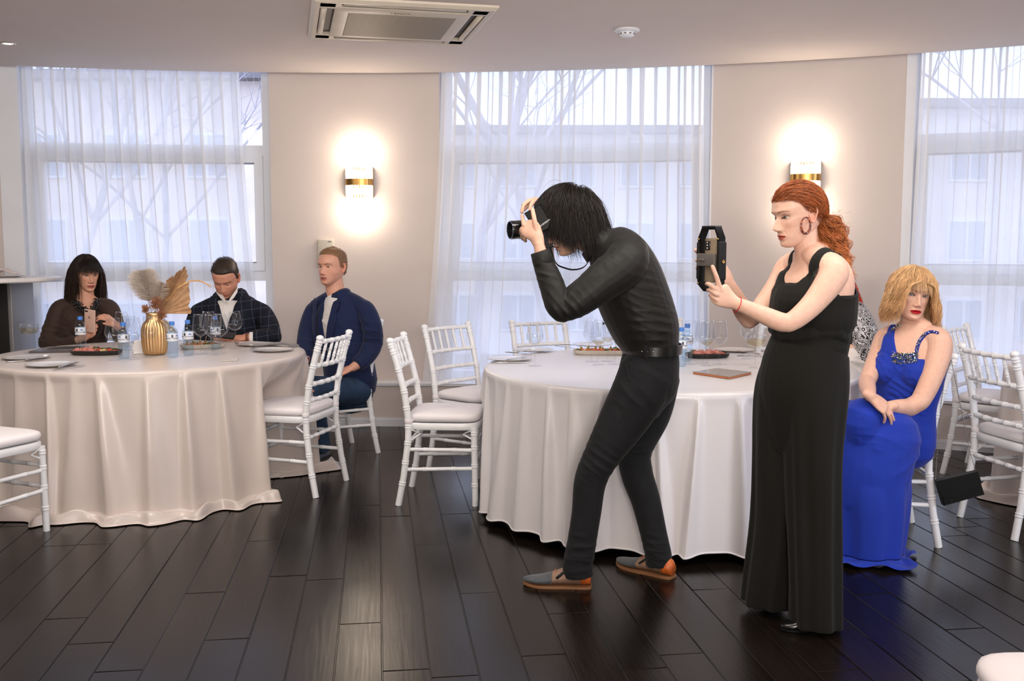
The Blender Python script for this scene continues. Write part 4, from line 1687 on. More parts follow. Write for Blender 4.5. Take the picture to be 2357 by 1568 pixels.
def limb(mb, rows, hint=(0, 1, 0), seg=20, step=.012, caps=(True, True), power=2.0):
    """rows: (point, ra, rb): ra along the hint axis, rb across it; rounded ends"""
    ctl = []
    for r in rows:
        p, ra = r[0], r[1]
        rb = r[2] if len(r) > 2 else ra
        ctl.append((p[0], p[1], p[2], ra, rb))
    L = sum(math.dist(ctl[i][:3], ctl[i + 1][:3]) for i in range(len(ctl) - 1))
    n = max(4, int(L / step))
    A = cat_rom(ctl, n)
    pos, rad = A[:, :3], np.maximum(A[:, 3:], .0015)
    T = np.gradient(pos, axis=0)
    T /= np.maximum(np.linalg.norm(T, axis=1)[:, None], 1e-9)
    h = np.array(hint, dtype=float)
    P_, R_, T_ = list(pos), list(rad), list(T)
    if caps[0]:
        pre = []
        m = min(rad[0])
        for a in (80, 55, 30):
            pre.append((pos[0] - T[0] * m * math.sin(math.radians(a)), rad[0] * math.cos(math.radians(a)), T[0]))
        P_ = [x[0] for x in pre] + P_; R_ = [x[1] for x in pre] + R_; T_ = [x[2] for x in pre] + T_
    if caps[1]:
        m = min(rad[-1])
        for a in (30, 55, 80):
            P_.append(pos[-1] + T[-1] * m * math.sin(math.radians(a))); R_.append(rad[-1] * math.cos(math.radians(a))); T_.append(T[-1])
    rows_ = []
    ang_ = np.linspace(0, 2 * np.pi, seg, endpoint=False)
    c, s = np.cos(ang_), np.sin(ang_)
    if power != 2.0:
        k = (np.abs(c) ** power + np.abs(s) ** power) ** (-1 / power)
        c, s = c * k, s * k
    pa = None
    for p, r, t in zip(P_, R_, T_):
        a = h - t * h.dot(t)
        if np.linalg.norm(a) < .15 and pa is not None:
            a = pa - t * pa.dot(t)
        a /= max(np.linalg.norm(a), 1e-6)
        pa = a
        b = np.cross(t, a)
        rows_.append([tuple(p + a * (r[0] * ci) + b * (r[1] * si)) for ci, si in zip(c, s)])
    mb.grid(rows_, True, True, True)


def fuse(mb, voxel=.004, smooth=6, fac=.5):
    """one continuous skin round all the shapes collected in mb"""
    me = mb.mesh('tmp')
    o = bpy.data.objects.new('tmp', me)
    COL.objects.link(o)
    r = o.modifiers.new('r', 'REMESH')
    r.mode = 'VOXEL'
    r.voxel_size = voxel
    if smooth:
        m = o.modifiers.new('s', 'SMOOTH')
        m.iterations = smooth
        m.factor = fac
    bpy.context.view_layer.update()
    out = bpy.data.meshes.new_from_object(o.evaluated_get(bpy.context.evaluated_depsgraph_get()))
    bpy.data.objects.remove(o)
    bpy.data.meshes.remove(me)
    return out


def vco(me):
    a = np.empty(len(me.vertices) * 3, dtype=np.float32)
    me.vertices.foreach_get('co', a)
    return a.reshape(-1, 3).astype(float)


def vno(me):
    a = np.empty(len(me.vertices) * 3, dtype=np.float32)
    me.vertex_normals.foreach_get('vector', a)
    return a.reshape(-1, 3).astype(float)


def setco(me, A):
    me.vertices.foreach_set('co', A.astype(np.float32).ravel())
    me.update()


def ripple(me, seed, amp, freq, stretch=(1, 1, 1), mask=None, sharp=1.0):
    """cloth creases: warped waves pushed along the normals"""
    rng = np.random.default_rng(seed)
    A, N = vco(me), vno(me)
    q = (A - A.mean(0)) * np.array(stretch)
    h = np.zeros(len(A))
    for k in range(7):
        d = rng.normal(size=3); d /= np.linalg.norm(d)
        e = rng.normal(size=3); e /= np.linalg.norm(e)
        f = freq * rng.uniform(.6, 1.7)
        w_ = np.sin(q @ d * f + 1.6 * np.sin(q @ e * f * .55 + rng.uniform(0, 6)) + rng.uniform(0, 6))
        h += np.sign(w_) * np.abs(w_) ** sharp * rng.uniform(.5, 1)
    h = h / 3.5
    if mask is not None:
        h = h * mask(A)
    setco(me, A + N * (amp * h)[:, None])


def crease(me, c, d, amp, wl, rad, seed=0):
    """a local bundle of creases across direction d round point c"""
    A, N = vco(me), vno(me)
    c, d = V3(c), V3(d); d = d / np.linalg.norm(d)
    r = A - c
    s = r @ d
    rr = np.linalg.norm(r, axis=1)
    rng = np.random.default_rng(seed)
    h = np.zeros(len(A))
    for k in range(3):      # short tapering folds that start and stop
        e, e2 = rng.normal(size=3), rng.normal(size=3)
        x = s / (wl * rng.uniform(.8, 1.5)) * 2 * np.pi + 1.8 * np.sin(r @ e * 15 + rng.uniform(0, 6)) + rng.uniform(0, 6)
        rid = 1 - np.abs(np.sin(x / 2)) ** .7
        gate = np.clip(np.sin(r @ e2 * 22 + rng.uniform(0, 6)) + .15, 0, 1)
        h += rid * gate
    setco(me, A + N * (amp * .8 * h * np.exp(-(rr / rad) ** 2))[:, None])


def colour(me, C):
    ca = me.color_attributes.get('col') or me.color_attributes.new('col', 'FLOAT_COLOR', 'POINT')
    C4 = np.ones((len(me.vertices), 4), dtype=np.float32)
    C4[:, :3] = C
    ca.data.foreach_set('color', C4.ravel())


def garment(me_src, offset, lim=-.0029):
    """cloth lying on a body: offset(A) in metres, negative where it does not reach"""
    me = me_src.copy()
    me.materials.clear()
    A, N = vco(me), vno(me)
    off = offset(A)
    bm = bmesh.new()
    bm.from_mesh(me)
    bm.verts.ensure_lookup_table()
    B = A + N * off[:, None]
    for v, p in zip(bm.verts, B):
        v.co = p
    keep = off > lim
    dead = [f for f in bm.faces if not any(keep[v.index] for v in f.verts)]
    bmesh.ops.delete(bm, geom=dead, context='FACES')
    bm.to_mesh(me)
    bm.free()
    return me


def put(name, me, mats, parent, smooth=True):
    me.name = name
    me.materials.clear()
    for m in (mats if isinstance(mats, (list, tuple)) else [mats]):
        me.materials.append(m)
    top = parent
    while top.parent is not None:
        top = top.parent
    org = PORG.get(top.name)
    o = link_mesh(name, me, None, smooth)
    o.parent = parent
    setco(me, vco(me) - np.array(org))
    return o


def skin_mat():
    t = NT('skin')
    at = t.node('ShaderNodeAttribute', attribute_name='col')
    n = t.node('ShaderNodeTexNoise', i_Scale=55.0, i_Detail=4.0)
    t.link(t.coords('Object'), n.inputs['Vector'])
    mx = t.node('ShaderNodeMix', data_type='RGBA', blend_type='MULTIPLY')
    mx.inputs[0].default_value = .5
    t.link(at.outputs['Color'], mx.inputs[6])
    t.link(t.ramp(n.outputs[0], [(.3, (.78, .71, .68, 1)), (.7, (.97, .93, .91, 1))]), mx.inputs[7])
    t.link(mx.outputs[2], t.b.inputs['Base Color'])
    t.b.inputs['Roughness'].default_value = .52
    t.b.inputs['Specular IOR Level'].default_value = .4
    t.b.inputs['Subsurface Weight'].default_value = .18
    t.b.inputs['Subsurface Radius'].default_value = (.010, .004, .0025)
    t.b.inputs['Subsurface Scale'].default_value = 1.0
    n2 = t.node('ShaderNodeTexNoise', i_Scale=600.0, i_Detail=2.0)
    t.link(t.coords('Object'), n2.inputs['Vector'])
    t.bump(n2.outputs[0], .08, .0008)
    return t.m


M['skin'] = skin_mat()


def vcol_mat(name, rough, spec=.5, aniso=0.0, bump=0.0, bscale=200):
    return mat(name, (1, 1, 1, 1), rough, spec=spec, vc='col', bump=bump, bscale=bscale, bdist=.001, aniso=aniso)


M['eye'] = vcol_mat('eyeball', .12)
M['hair'] = vcol_mat('hair_strands', .42, .35)
G = lambda x, s: np.exp(-(x / s) ** 2)


def smooth_interp(x, xs, ys, sig=.0045):
    g = np.linspace(xs[0] - .02, xs[-1] + .02, 700)
    y = np.interp(g, xs, ys)
    n = int(.02 / (g[1] - g[0]))
    k = np.exp(-(np.arange(-n, n + 1) * (g[1] - g[0]) / sig) ** 2)
    k /= k.sum()
    y2 = np.convolve(np.pad(y, n, mode='edge'), k, mode='valid')
    b = npstep(xs[0], xs[0] + .008, g) * npstep(xs[-1], xs[-1] - .012, g)   # keep the poles closed
    return np.interp(x, g, y * (1 - b) + y2 * b)


class Head:
    """a face modelled on a head-shaped grid: +Y forward, +Z up, eyes at z = 0"""
    def __init__(s, pos, fwd, up=(0, 0, 1), scale=1.0, **k):
        s.k = dict(skin=srgb(222, 172, 148)[:3], lip=srgb(186, 110, 98)[:3], brow=srgb(70, 50, 40)[:3], iris=srgb(80, 90, 90)[:3], open_up=.0046, open_lo=.0036,
                   shadow=None, stubble=0.0, jaw=1.0, nose=1.0, lips=1.0, width=1.0, gaze=(0, 0), browz=0.0, ears=True, lash=.5, chin=1.0, cheek=1.0, smile=0.0, scalp=None, hairline=None, browk=1.0)
        s.k.update(k)
        f = V3(fwd); f /= np.linalg.norm(f)
        u = V3(up); u -= f * u.dot(f); u /= np.linalg.norm(u)
        s.R = np.stack([np.cross(f, u), f, u], axis=1)      # columns: right, forward, up
        s.c = V3(pos)
        s.s = scale

    def W(s, A):
        return np.asarray(A, dtype=float) * s.s @ s.R.T + s.c

    def L(s, A):
        return ((np.asarray(A, dtype=float) - s.c) @ s.R) / s.s

    def base(s, T, Z):
        k = s.k
        zt = [-.117, -.114, -.107, -.095, -.08, -.07, -.06, -.045, -.03, 0, .03, .06, .085, .10, .109, .115]
        yf = smooth_interp(Z, zt, [.055, .072, .083, .0875, .0855, .0885, .0890, .0875, .087, .0855, .0935, .0875, .068, .045, .022, -.008])
        yb = smooth_interp(Z, zt, [.045, .025, .008, -.012, -.035, -.052, -.066, -.082, -.091, -.101, -.104, -.100, -.087, -.066, -.044, -.015])
        wd = smooth_interp(Z, zt, [.004, .018, .029, .041, .0515, .0565, .060, .064, .0675, .0725, .0755, .0715, .0585, .0425, .0265, .004])
        jw = np.interp(Z, [-.117, -.04, -.01], [k['jaw'], k['jaw'], 1.0])
        wd = wd * jw * k['width']
        yc, d = (yf + yb) / 2, (yf - yb) / 2
        e = 2.25
        c, sn = np.cos(T), np.sin(T)
        r = (np.abs(c) ** e + np.abs(sn) ** e) ** (-1 / e)
        return wd * sn * r, yc + d * c * r

    def build(s, mb=None, nu=190):
        k = s.k
        dens = lambda z: 1 + 2.4 * np.exp(-(z / .016) ** 2) + 2.4 * np.exp(-((z + .069) / .014) ** 2) + 1.2 * np.exp(-((z + .042) / .012) ** 2)
        zz = np.linspace(-.117, .115, 2000)
        cum = np.cumsum(dens(zz)); cum = (cum - cum[0]) / (cum[-1] - cum[0])
        nv = 190
        zr = np.interp(np.linspace(0, 1, nv), cum, zz)
        t = np.linspace(-np.pi, np.pi, nu, endpoint=False)
        T1 = t - .62 * np.sin(t)
        T, Z = np.meshgrid(T1, zr)
        X, Y = s.base(T, Z)
        front = npstep(-.1, .45, np.cos(T))
        ax = np.abs(X)
        F_ = np.zeros_like(X)
        F_ += .0035 * G(Z - .024 - k['browz'], .009) * npstep(.062, .035, ax)
        F_ -= .0085 * G(ax - .032, .0155) * G(Z - .001, .0125)
        F_ -= .003 * G(X, .008) * G(Z - .006, .010)
        nz = k['nose']
        ridge = smooth_interp(Z, [-.054, -.0505, -.047, -.042, -.036, -.028, -.012, .004, .014], [0, .003, .011, .0195, .0235, .0215, .0135, .0055, 0], .0018) * nz
        sw = np.interp(Z, [-.052, -.042, -.034, -.02, 0, .014], [.013, .0128, .0122, .0095, .0082, .009])
        F_ += ridge * np.exp(-(np.abs(X) / sw) ** 2.2)
        F_ += .0075 * nz * G(ax - .0135, .0055) * G(Z + .0425, .0062)
        F_ -= .004 * G(ax - .0072, .0038) * G(Z + .0500, .0028)
        F_ += .0045 * k['cheek'] * G(ax - .046, .018) * G(Z + .022, .017)
        F_ -= .0025 * G(ax - .043, .014) * G(Z + .060, .018)
        F_ += .0035 * G(X, .026) * G(Z + .067, .020)
        lz = k['smile'] * (ax / .024) ** 2 * .003
        zl = Z - lz
        lp = k['lips']
        bow = .0010 * G(ax - .006, .005)
        up_ = .0048 * lp * npstep(.026, .006, ax) * G(zl + .0642 - bow, .0042)
        lo_ = .0058 * lp * npstep(.024, .004, ax) * G(zl + .0757, .0048)
        F_ += up_ + lo_ - .0042 * npstep(.027, .018, ax) * G(zl + .0697, .0017)
        F_ -= .0012 * G(X, .003) * G(Z + .057, .005)
        F_ -= .0035 * G(X, .018) * G(Z + .0865, .0055)
        F_ += .0055 * k['chin'] * G(X, .017) * G(Z + .101, .0105)
        F_ -= .0018 * G(ax - .022 - .35 * (-.045 - Z).clip(0), .004) * G(Z + .055, .012)   # nose-to-mouth fold
        Y = Y + F_ * front
        # eyelids round the eyeballs
        ex, er = .0315, .0122
        ybase = .0640
        s.eye = (ex, ybase, er)
        col = np.ones(X.shape + (3,)) * np.array(k['skin'])
        # warm tint of cheeks, nose and ears; lips, brows, lids
        red = .22 * G(ax - .042, .02) * G(Z + .035, .02) + .25 * G(X, .014) * G(Z + .038, .012)
        col *= 1 - red[..., None] * np.array([.02, .28, .30])
        if k['stubble']:
            sb = k['stubble'] * npstep(.002, -.012, Z + .045 - .35 * (ax - .03).clip(0)) * front
            sb = sb * npstep(-.5, .1, np.cos(T))
            col *= 1 - (sb * .5)[..., None] * np.array([.8, .9, .9])
        dx = ax - ex
        hw = .0150
        inside = np.clip(1 - (dx / hw) ** 2, 0, 1)
        tilt = .0022 * dx / hw
        zu = k['open_up'] * inside ** .6 + tilt
        zl_ = -k['open_lo'] * inside ** .75 + tilt
        sph = np.sqrt(np.clip((er + .0019) ** 2 - dx ** 2 - Z ** 2, 0, None))
        near = (dx ** 2 + Z ** 2 < (er + .0018) ** 2) & (np.cos(T) > 0)
        Y = np.where(near, np.maximum(Y, ybase + sph), Y)
        hole = (np.abs(dx) < hw) & (Z < zu) & (Z > zl_) & (np.cos(T) > 0)
        Y = np.where(hole, ybase + .002, Y)
        up_edge = (np.abs(dx) < hw * 1.12) * G(Z - zu - .0006, .0013) * (np.cos(T) > 0)
        lo_edge = (np.abs(dx) < hw) * G(Z - zl_ + .0005, .0009) * (np.cos(T) > 0)
        dark = np.clip(k['lash'] * 1.5 * up_edge + k['lash'] * .6 * lo_edge, 0, .95)
        if k['shadow'] is not None:
            es = .75 * G(dx - .002, .016) * npstep(-.001, .003, Z - zu) * npstep(.017, .007, Z) * (np.cos(T) > 0)
            col = col * (1 - es[..., None]) + np.array(k['shadow']) * es[..., None]
        col = col * (1 - dark[..., None]) + np.array([.012, .009, .008]) * dark[..., None]
        crease_ = .35 * G(Z - zu - .0045, .0012) * inside * (np.cos(T) > 0)
        col *= (1 - crease_)[..., None]
        bt = np.clip((ax - .013) / .040, 0, 1)
        bz = .0195 + k['browz'] + .0075 * np.sin(bt * 2.3) - .004 * bt
        br = (ax > .012) * (ax < .054) * G(Z - bz, .0032 * k['browk'] * (1.1 - .6 * bt)) * np.minimum(1, (ax - .012) / .004) * (np.cos(T) > 0)
        br *= (.8 + .2 * np.sin(X * 2600 + Z * 1800))
        br = np.clip(br * 1.15, 0, .95)
        col = col * (1 - br[..., None]) + np.array(k['brow']) * br[..., None]
        Y += .0012 * br
        tx = np.clip(1 - (ax / .0255) ** 2, 0, 1)
        hu = (.0088 * lp ** .5) * tx ** .8 - .0014 * G(ax, .0035)
        hl = (.0105 * lp ** .5) * tx ** .6
        lm = npstep(-.0008, .0008, hu - (zl + .0697)) * npstep(-.0008, .0008, hl + (zl + .0697)) * (ax < .0255) * (np.cos(T) > 0)
        col = col * (1 - lm[..., None]) + np.array(k['lip']) * lm[..., None]
        ml = .55 * npstep(.027, .02, ax) * G(zl + .0697, .0011) * (np.cos(T) > 0)
        nl = .5 * G(ax - .0075, .0036) * G(Z + .0505, .0022) * (np.cos(T) > 0)
        col *= (1 - np.clip(ml + nl, 0, .8))[..., None]
        if k['scalp'] is not None:
            sc = s.hair_mask(X, Y, Z)
            col = col * (1 - .85 * sc[..., None]) + np.array(k['scalp']) * .85 * sc[..., None]
        s.X, s.Y, s.Z, s.T = X, Y, Z, T
        vs = np.stack([X, Y, Z], axis=-1).reshape(-1, 3)
        fs = []
        for i in range(nv - 1):
            for j in range(nu):
                q = (j + 1) % nu
                fs.append((i * nu + j, i * nu + q, (i + 1) * nu + q, (i + 1) * nu + j))
        fs.append(tuple(range(nu - 1, -1, -1)))
        fs.append(tuple(range((nv - 1) * nu, nv * nu)))
        C = col.reshape(-1, 3)
        if k['ears']:
            for sg in (-1, 1):
                ev, ef = s.ear(sg)
                fs += [tuple(i + len(vs) for i in f) for f in ef]
                vs = np.vstack([vs, ev])
                ec = np.ones((len(ev), 3)) * np.array(k['skin']) * np.array([1.0, .80, .78])
                C = np.vstack([C, ec])
        return s.W(vs), fs, C

    def ear(s, sg):
        rows = []
        n = 40
        for r, h in ((0.0, .004), (.30, .001), (.55, .0025), (.68, .0065), (.80, .0095), (.92, .0100), (1.0, .0075), (1.0, .003), (.85, .000), (.5, -.006), (.2, -.008)):
            row = []
            for i in range(n):
                a = 2 * math.pi * i / n
                ey = .0175 * math.cos(a) * (1 + .18 * math.sin(a))
                ez = .0315 * math.sin(a)
                if a > math.pi:
                    ey *= .86
                row.append((r * ey, r * ez, h))
            rows.append(row)
        A = np.array([p for r in rows for p in r])
        fl = math.radians(24)
        Y = A[:, 0] * math.cos(fl) - 0 * A[:, 2]
        out = A[:, 2] + (-A[:, 0]) * math.sin(fl)
        lean = -.18
        v = np.stack([sg * (.0715 * s.k['width'] + out), -.014 + Y + lean * A[:, 1], -.008 + A[:, 1]], axis=1)
        fs = []
        for i in range(len(rows) - 1):
            for j in range(n):
                q = (j + 1) % n
                f = (i * n + j, i * n + q, (i + 1) * n + q, (i + 1) * n + j)
                fs.append(f if sg < 0 else f[::-1])
        return v, fs

    def hair_mask(s, X, Y, Z):
        """1 where scalp hair grows"""
        h = s.k['hairline'] or dict(front=.072, temple=.030, side=-.012, nape=-.055)
        ax = np.abs(X)
        # threshold height as a function of how far back the point lies
        th = np.interp(Y, [-.10, -.055, -.030, -.005, .010, .030, .055, .075, .095], [h['nape'], h['nape'], h['nape'] * .5 + .5 * h['side'], h['side'], h['side'] + .010, h['temple'], h['temple'] + .014, h['front'] - .004, h['front']])
        return npstep(-.004, .006, Z - th)

    def eyes(s, parent):
        ex, yb, er = s.eye
        for sg in (-1, 1):
            n, m = 24, 24
            gx, gz = s.k['gaze']
            g = np.array([gx, 1.0, gz]); g /= np.linalg.norm(g)
            a = np.cross(g, [0, 0, 1.0]); a /= np.linalg.norm(a)
            b = np.cross(a, g)
            vs, cs = [], []
            for i in range(m + 1):
                th = (i / m) ** 1.5 * math.pi
                for j in range(n):
                    ph = 2 * math.pi * j / n
                    d = g * math.cos(th) + (a * math.cos(ph) + b * math.sin(ph)) * max(math.sin(th), 1e-4)
                    vs.append(np.array([sg * ex, yb, 0]) + d * er)
                    R = th * er
                    if R < .0024:
                        c = (.004, .004, .004)
                    elif R < .0058:
                        c = tuple(np.array(s.k['iris']) * (.75 if R > .005 else 1.0))
                    elif R < .0063:
                        c = tuple(np.array(s.k['iris']) * .3)
                    else:
                        c = (.62, .58, .55)
                    cs.append(c)
            fs = [(i * n + j, i * n + (j + 1) % n, (i + 1) * n + (j + 1) % n, (i + 1) * n + j) for i in range(m) for j in range(n)]
            me = bpy.data.meshes.new('eye')
            me.from_pydata([tuple(v) for v in s.W(vs)], [], fs)
            me.update()
            colour(me, np.array(cs))
            put('eye', me, M['eye'], parent)

    def cap(s, thick, col, parent, name='hair', noise=.0015, seed=1, grain=(900, 200)):
        """close-cropped hair: a shell over the scalp that thins out at the hairline"""
        X, Y, Z = s.X, s.Y, s.Z
        m = s.hair_mask(X, Y, Z)
        rng = np.random.default_rng(seed)
        c = np.array([0, -.01, .0])
        P3 = np.stack([X, Y, Z], axis=-1)
        D = P3 - c
        D /= np.linalg.norm(D, axis=-1)[..., None]
        th = thick(X, Y, Z) if callable(thick) else thick
        ph = rng.uniform(0, 6, 6)
        nz = noise * (np.sin(s.T * 60 + 8 * Z * 40 + ph[0]) + np.sin(s.T * 37 - Z * 300 + ph[1]) + .8 * np.sin(s.T * 95 + Z * 130 + ph[2]))
        off = (th + nz) * m - .002 * (1 - m)
        Q = P3 + D * off[..., None]
        nv, nu = X.shape
        keep = m > .001
        fs = []
        for i in range(nv - 1):
            for j in range(nu):
                q = (j + 1) % nu
                if keep[i, j] or keep[i + 1, q] or keep[i, q] or keep[i + 1, j]:
                    fs.append((i * nu + j, i * nu + q, (i + 1) * nu + q, (i + 1) * nu + j))
        fs.append(tuple(range((nv - 1) * nu, nv * nu)))
        me = bpy.data.meshes.new(name)
        me.from_pydata([tuple(v) for v in s.W(Q.reshape(-1, 3))], [], fs)
        me.update()
        vv = .85 + .3 * rng.random(X.shape) + .12 * np.sin(s.T * 60 + 8 * Z * 40 + ph[0])
        colour(me, (np.ones(X.shape + (3,)) * np.array(col) * vv[..., None]).reshape(-1, 3))
        return put(name, me, M['hair'], parent)


def strands(paths, r0, col, name, parent, seg=4, var=.25, seed=0, taper=.35, tipcol=None, flat=.6):
    """paths (N, T, 3) in world space to one mesh of tapering locks"""
    rng = np.random.default_rng(seed)
    Pz = np.asarray(paths)
    N, T = Pz.shape[:2]
    tg = np.gradient(Pz, axis=1)
    tg /= np.maximum(np.linalg.norm(tg, axis=2)[..., None], 1e-9)
    ref = np.cross(tg, rng.normal(size=(N, 1, 3)))
    ref /= np.maximum(np.linalg.norm(ref, axis=2)[..., None], 1e-9)
    bn = np.cross(tg, ref)
    tt = np.linspace(0, 1, T)
    prof = np.minimum(1, (tt + .04) / .15) ** .5 * (1 - (1 - taper) * tt ** 2) * np.where(tt > .93, np.maximum(.15, (1 - tt) / .07), 1)
    rr = (np.asarray(r0) * np.ones(N) * rng.uniform(.6, 1.3, N))[:, None] * prof[None]
    ang_ = np.arange(seg) * 2 * np.pi / seg
    ringv = Pz[:, :, None, :] + ref[:, :, None, :] * (rr[:, :, None] * np.cos(ang_))[..., None] + bn[:, :, None, :] * (rr[:, :, None] * np.sin(ang_) * flat)[..., None]
    vs = ringv.reshape(-1, 3)
    base = (np.arange(N) * T * seg)[:, None, None] + (np.arange(T - 1) * seg)[None, :, None] + np.arange(seg)[None, None, :]
    nxt = (np.arange(N) * T * seg)[:, None, None] + (np.arange(T - 1) * seg)[None, :, None] + ((np.arange(seg) + 1) % seg)[None, None, :]
    fs = np.stack([base, nxt, nxt + seg, base + seg], axis=-1).reshape(-1, 4)
    me = bpy.data.meshes.new(name)
    me.vertices.add(len(vs))
    me.vertices.foreach_set('co', vs.astype(np.float32).ravel())
    me.loops.add(fs.size)
    me.loops.foreach_set('vertex_index', fs.astype(np.int32).ravel())
    me.polygons.add(len(fs))
    me.polygons.foreach_set('loop_start', np.arange(0, fs.size, 4, dtype=np.int32))
    me.update(calc_edges=True)
    me.validate()
    cv = (1 + var * rng.normal(size=N)).clip(.35, 1.9)
    c0 = np.array(col)[None, None, :] * cv[:, None, None] * np.ones((1, T, 1))
    if tipcol is not None:
        c1 = np.array(tipcol)[None, None, :] * cv[:, None, None]
        c0 = c0 * (1 - tt[None, :, None]) + c1 * tt[None, :, None]
    colour(me, np.repeat(c0.reshape(-1, 3), seg, axis=0))
    return put(name, me, M['hair'], parent)


def grow(head, roots, dirs, length, T=26, grav=(0, 0, -1), g=.25, offs=.006, curl=0.0, cfreq=40.0, stiff=.75, seed=0, solids=(), damp=1.0, body=(.080, .104, .100), bc=(0, -.008, .014), clump=0):
    """let locks run over the skull and hang; roots/dirs in head space, result in world space"""
    rng = np.random.default_rng(seed)
    N = len(roots)
    p = np.array(roots, dtype=float)
    v = np.array(dirs, dtype=float)
    v /= np.maximum(np.linalg.norm(v, axis=1)[:, None], 1e-9)
    gl = (np.array(grav, dtype=float) @ head.R)
    L = np.asarray(length) * np.ones(N)
    ds = (L / (T - 1))[:, None]
    offs = np.asarray(offs) * np.ones(N)
    R = np.array(body)
    bc = np.array(bc)
    out = [p.copy()]
    for t in range(T - 1):
        v = v * stiff + gl * g * (1 - stiff) * 3.0 + rng.normal(size=(N, 3)) * .04
        v /= np.maximum(np.linalg.norm(v, axis=1)[:, None], 1e-9)
        p = p + v * ds
        for _ in range(2):
            q = (p - bc) / (R + offs[:, None])
            d = np.linalg.norm(q, axis=1)
            ins = d < 1
            if ins.any():
                q2 = q[ins] / d[ins][:, None]
                p[ins] = bc + q2 * (R + offs[ins][:, None])
                n = q2 / (R + offs[ins][:, None]); n /= np.linalg.norm(n, axis=1)[:, None]
                vi = v[ins]
                v[ins] = vi - n * np.minimum(0, (vi * n).sum(1))[:, None]
        for c, r in solids:      # shoulders, neck: world spheres
            lc = head.L(np.array([V3(c)]))[0]
            dd = p - lc
            d = np.linalg.norm(dd, axis=1)
            ins = d < r / head.s
            p[ins] = lc + dd[ins] / d[ins][:, None] * r / head.s
        out.append(p.copy())
    A = np.stack(out, axis=1)
    if curl:
        tt = np.linspace(0, 1, T)
        tg = np.gradient(A, axis=1)
        tg /= np.maximum(np.linalg.norm(tg, axis=2)[..., None], 1e-9)
        a = np.cross(tg, np.array([.3, .2, 1.0])); a /= np.maximum(np.linalg.norm(a, axis=2)[..., None], 1e-9)
        b = np.cross(tg, a)
        ph = rng.uniform(0, 6.28, (N, 1))
        fr = rng.uniform(.8, 1.25, (N, 1))
        if clump:
            q = np.floor(np.arctan2(A[:, 0, 0], A[:, 0, 1]) * clump) + 7 * np.floor(A[:, 0, 2] * 45)
            ph = (np.sin(q * 12.9898) * 437.5 % 6.28)[:, None] + rng.normal(size=(N, 1)) * .45
            fr = 1 + .2 * np.sin(q * 3.7)[:, None]
        am = curl * npstep(.12, .6, tt)[None] * rng.uniform(.5, 1.3, (N, 1))
        w_ = ph + (tt[None] * L[:, None]) * cfreq * fr
        A = A + a * (am * np.cos(w_))[..., None] + b * (am * np.sin(w_))[..., None]
    return head.W(A.reshape(-1, 3)).reshape(A.shape)


def finger(mb, pts, r=.0085, tip=.0066):
    n = len(pts)
    rows = [(p, lerp(r, tip, i / (n - 1))) for i, p in enumerate(pts)]
    limb(mb, rows, (0.3, .5, .8), 12, .004)


def hand(mb, wrist, fd, pn, td, curls=((20, 30, 20),) * 4, thumb=(35, 25, 15), sc=1.0, spread=3.0, wr=.025):
    """wrist point, finger direction, palm normal, thumb-side direction; curls per finger index..little in degrees"""
    fd = Vector(fd).normalized()
    pn = Vector(pn); pn = (pn - fd * pn.dot(fd)).normalized()
    td = Vector(td); td = (td - fd * td.dot(fd) - pn * td.dot(pn)).normalized()
    w = Vector(wrist)
    kn = w + fd * .088 * sc
    limb(mb, [(w - fd * .02 * sc, wr, wr * .82), (w + fd * .012 * sc, .027 * sc, .019 * sc), (w + fd * .05 * sc, .038 * sc, .0155 * sc), (kn - fd * .006 * sc, .039 * sc, .0125 * sc)], tuple(td), 20, .006)
    offs = (.0285, .0098, -.0092, -.0275)
    lens = (.074, .082, .077, .060)
    for k in range(4):
        base = w + fd * (.080 + (.006, .009, .006, -.003)[k]) * sc + td * offs[k] * sc
        a0 = math.radians((offs[k] / .0285) * spread)
        d0 = (fd * math.cos(a0) + td * math.sin(a0)).normalized()
        pts = [base - d0 * .012 * sc, base]
        ang_ = 0
        p = base
        for j, fr in enumerate((.46, .30, .24)):
            ang_ += math.radians(curls[k][j])
            d = d0 * math.cos(ang_) + pn * math.sin(ang_)
            p = p + d * lens[k] * fr * sc
            pts.append(p)
        finger(mb, pts, .0086 * sc * (.9 if k == 3 else 1), .0066 * sc)
    tb = w + fd * .022 * sc + td * .024 * sc
    a, c, e = (math.radians(x) for x in thumb)
    d1 = (fd * math.cos(a) + td * math.sin(a) + pn * math.sin(e)).normalized()
    d2 = (fd * math.cos(a - c) + td * math.sin(a - c) + pn * math.sin(e) * 1.5).normalized()
    limb(mb, [(tb - d1 * .012 * sc, .014 * sc), (tb + d1 * .022 * sc, .0125 * sc), (tb + d1 * .042 * sc, .0098 * sc), (tb + d1 * .042 * sc + d2 * .022 * sc, .0094 * sc), (tb + d1 * .042 * sc + d2 * .032 * sc, .0080 * sc)], tuple(pn), 12, .004)


def surf(me):
    from mathutils.bvhtree import BVHTree
    t = BVHTree.FromPolygons([tuple(p) for p in vco(me)], [tuple(p.vertices) for p in me.polygons])
    o = Vector((0, 0, CAMZ))

    def hit(px, py):
        d = (P(px, py, 5.0) - o).normalized()
        q, n, i, dist = t.ray_cast(o, d)
        return (q, n) if q is not None else (P(px, py, 4.5), -d)
    return hit


def collar_gap(cN, l, f, radius, drop):
    c, ln, fn = V3(cN), np.array(l), np.array(f)

    def reg(A):
        r = A - c
        s_, t_, h = r @ ln, r @ fn, r[:, 2]
        d = np.maximum(np.hypot(s_, t_ * .9) - radius, -h - drop * np.clip(t_ / .1, 0, 1) * np.clip(1.15 - np.abs(s_) / .09, 0, 1) - .01)
        return np.clip(d * .7, -.004, .003)
    return reg


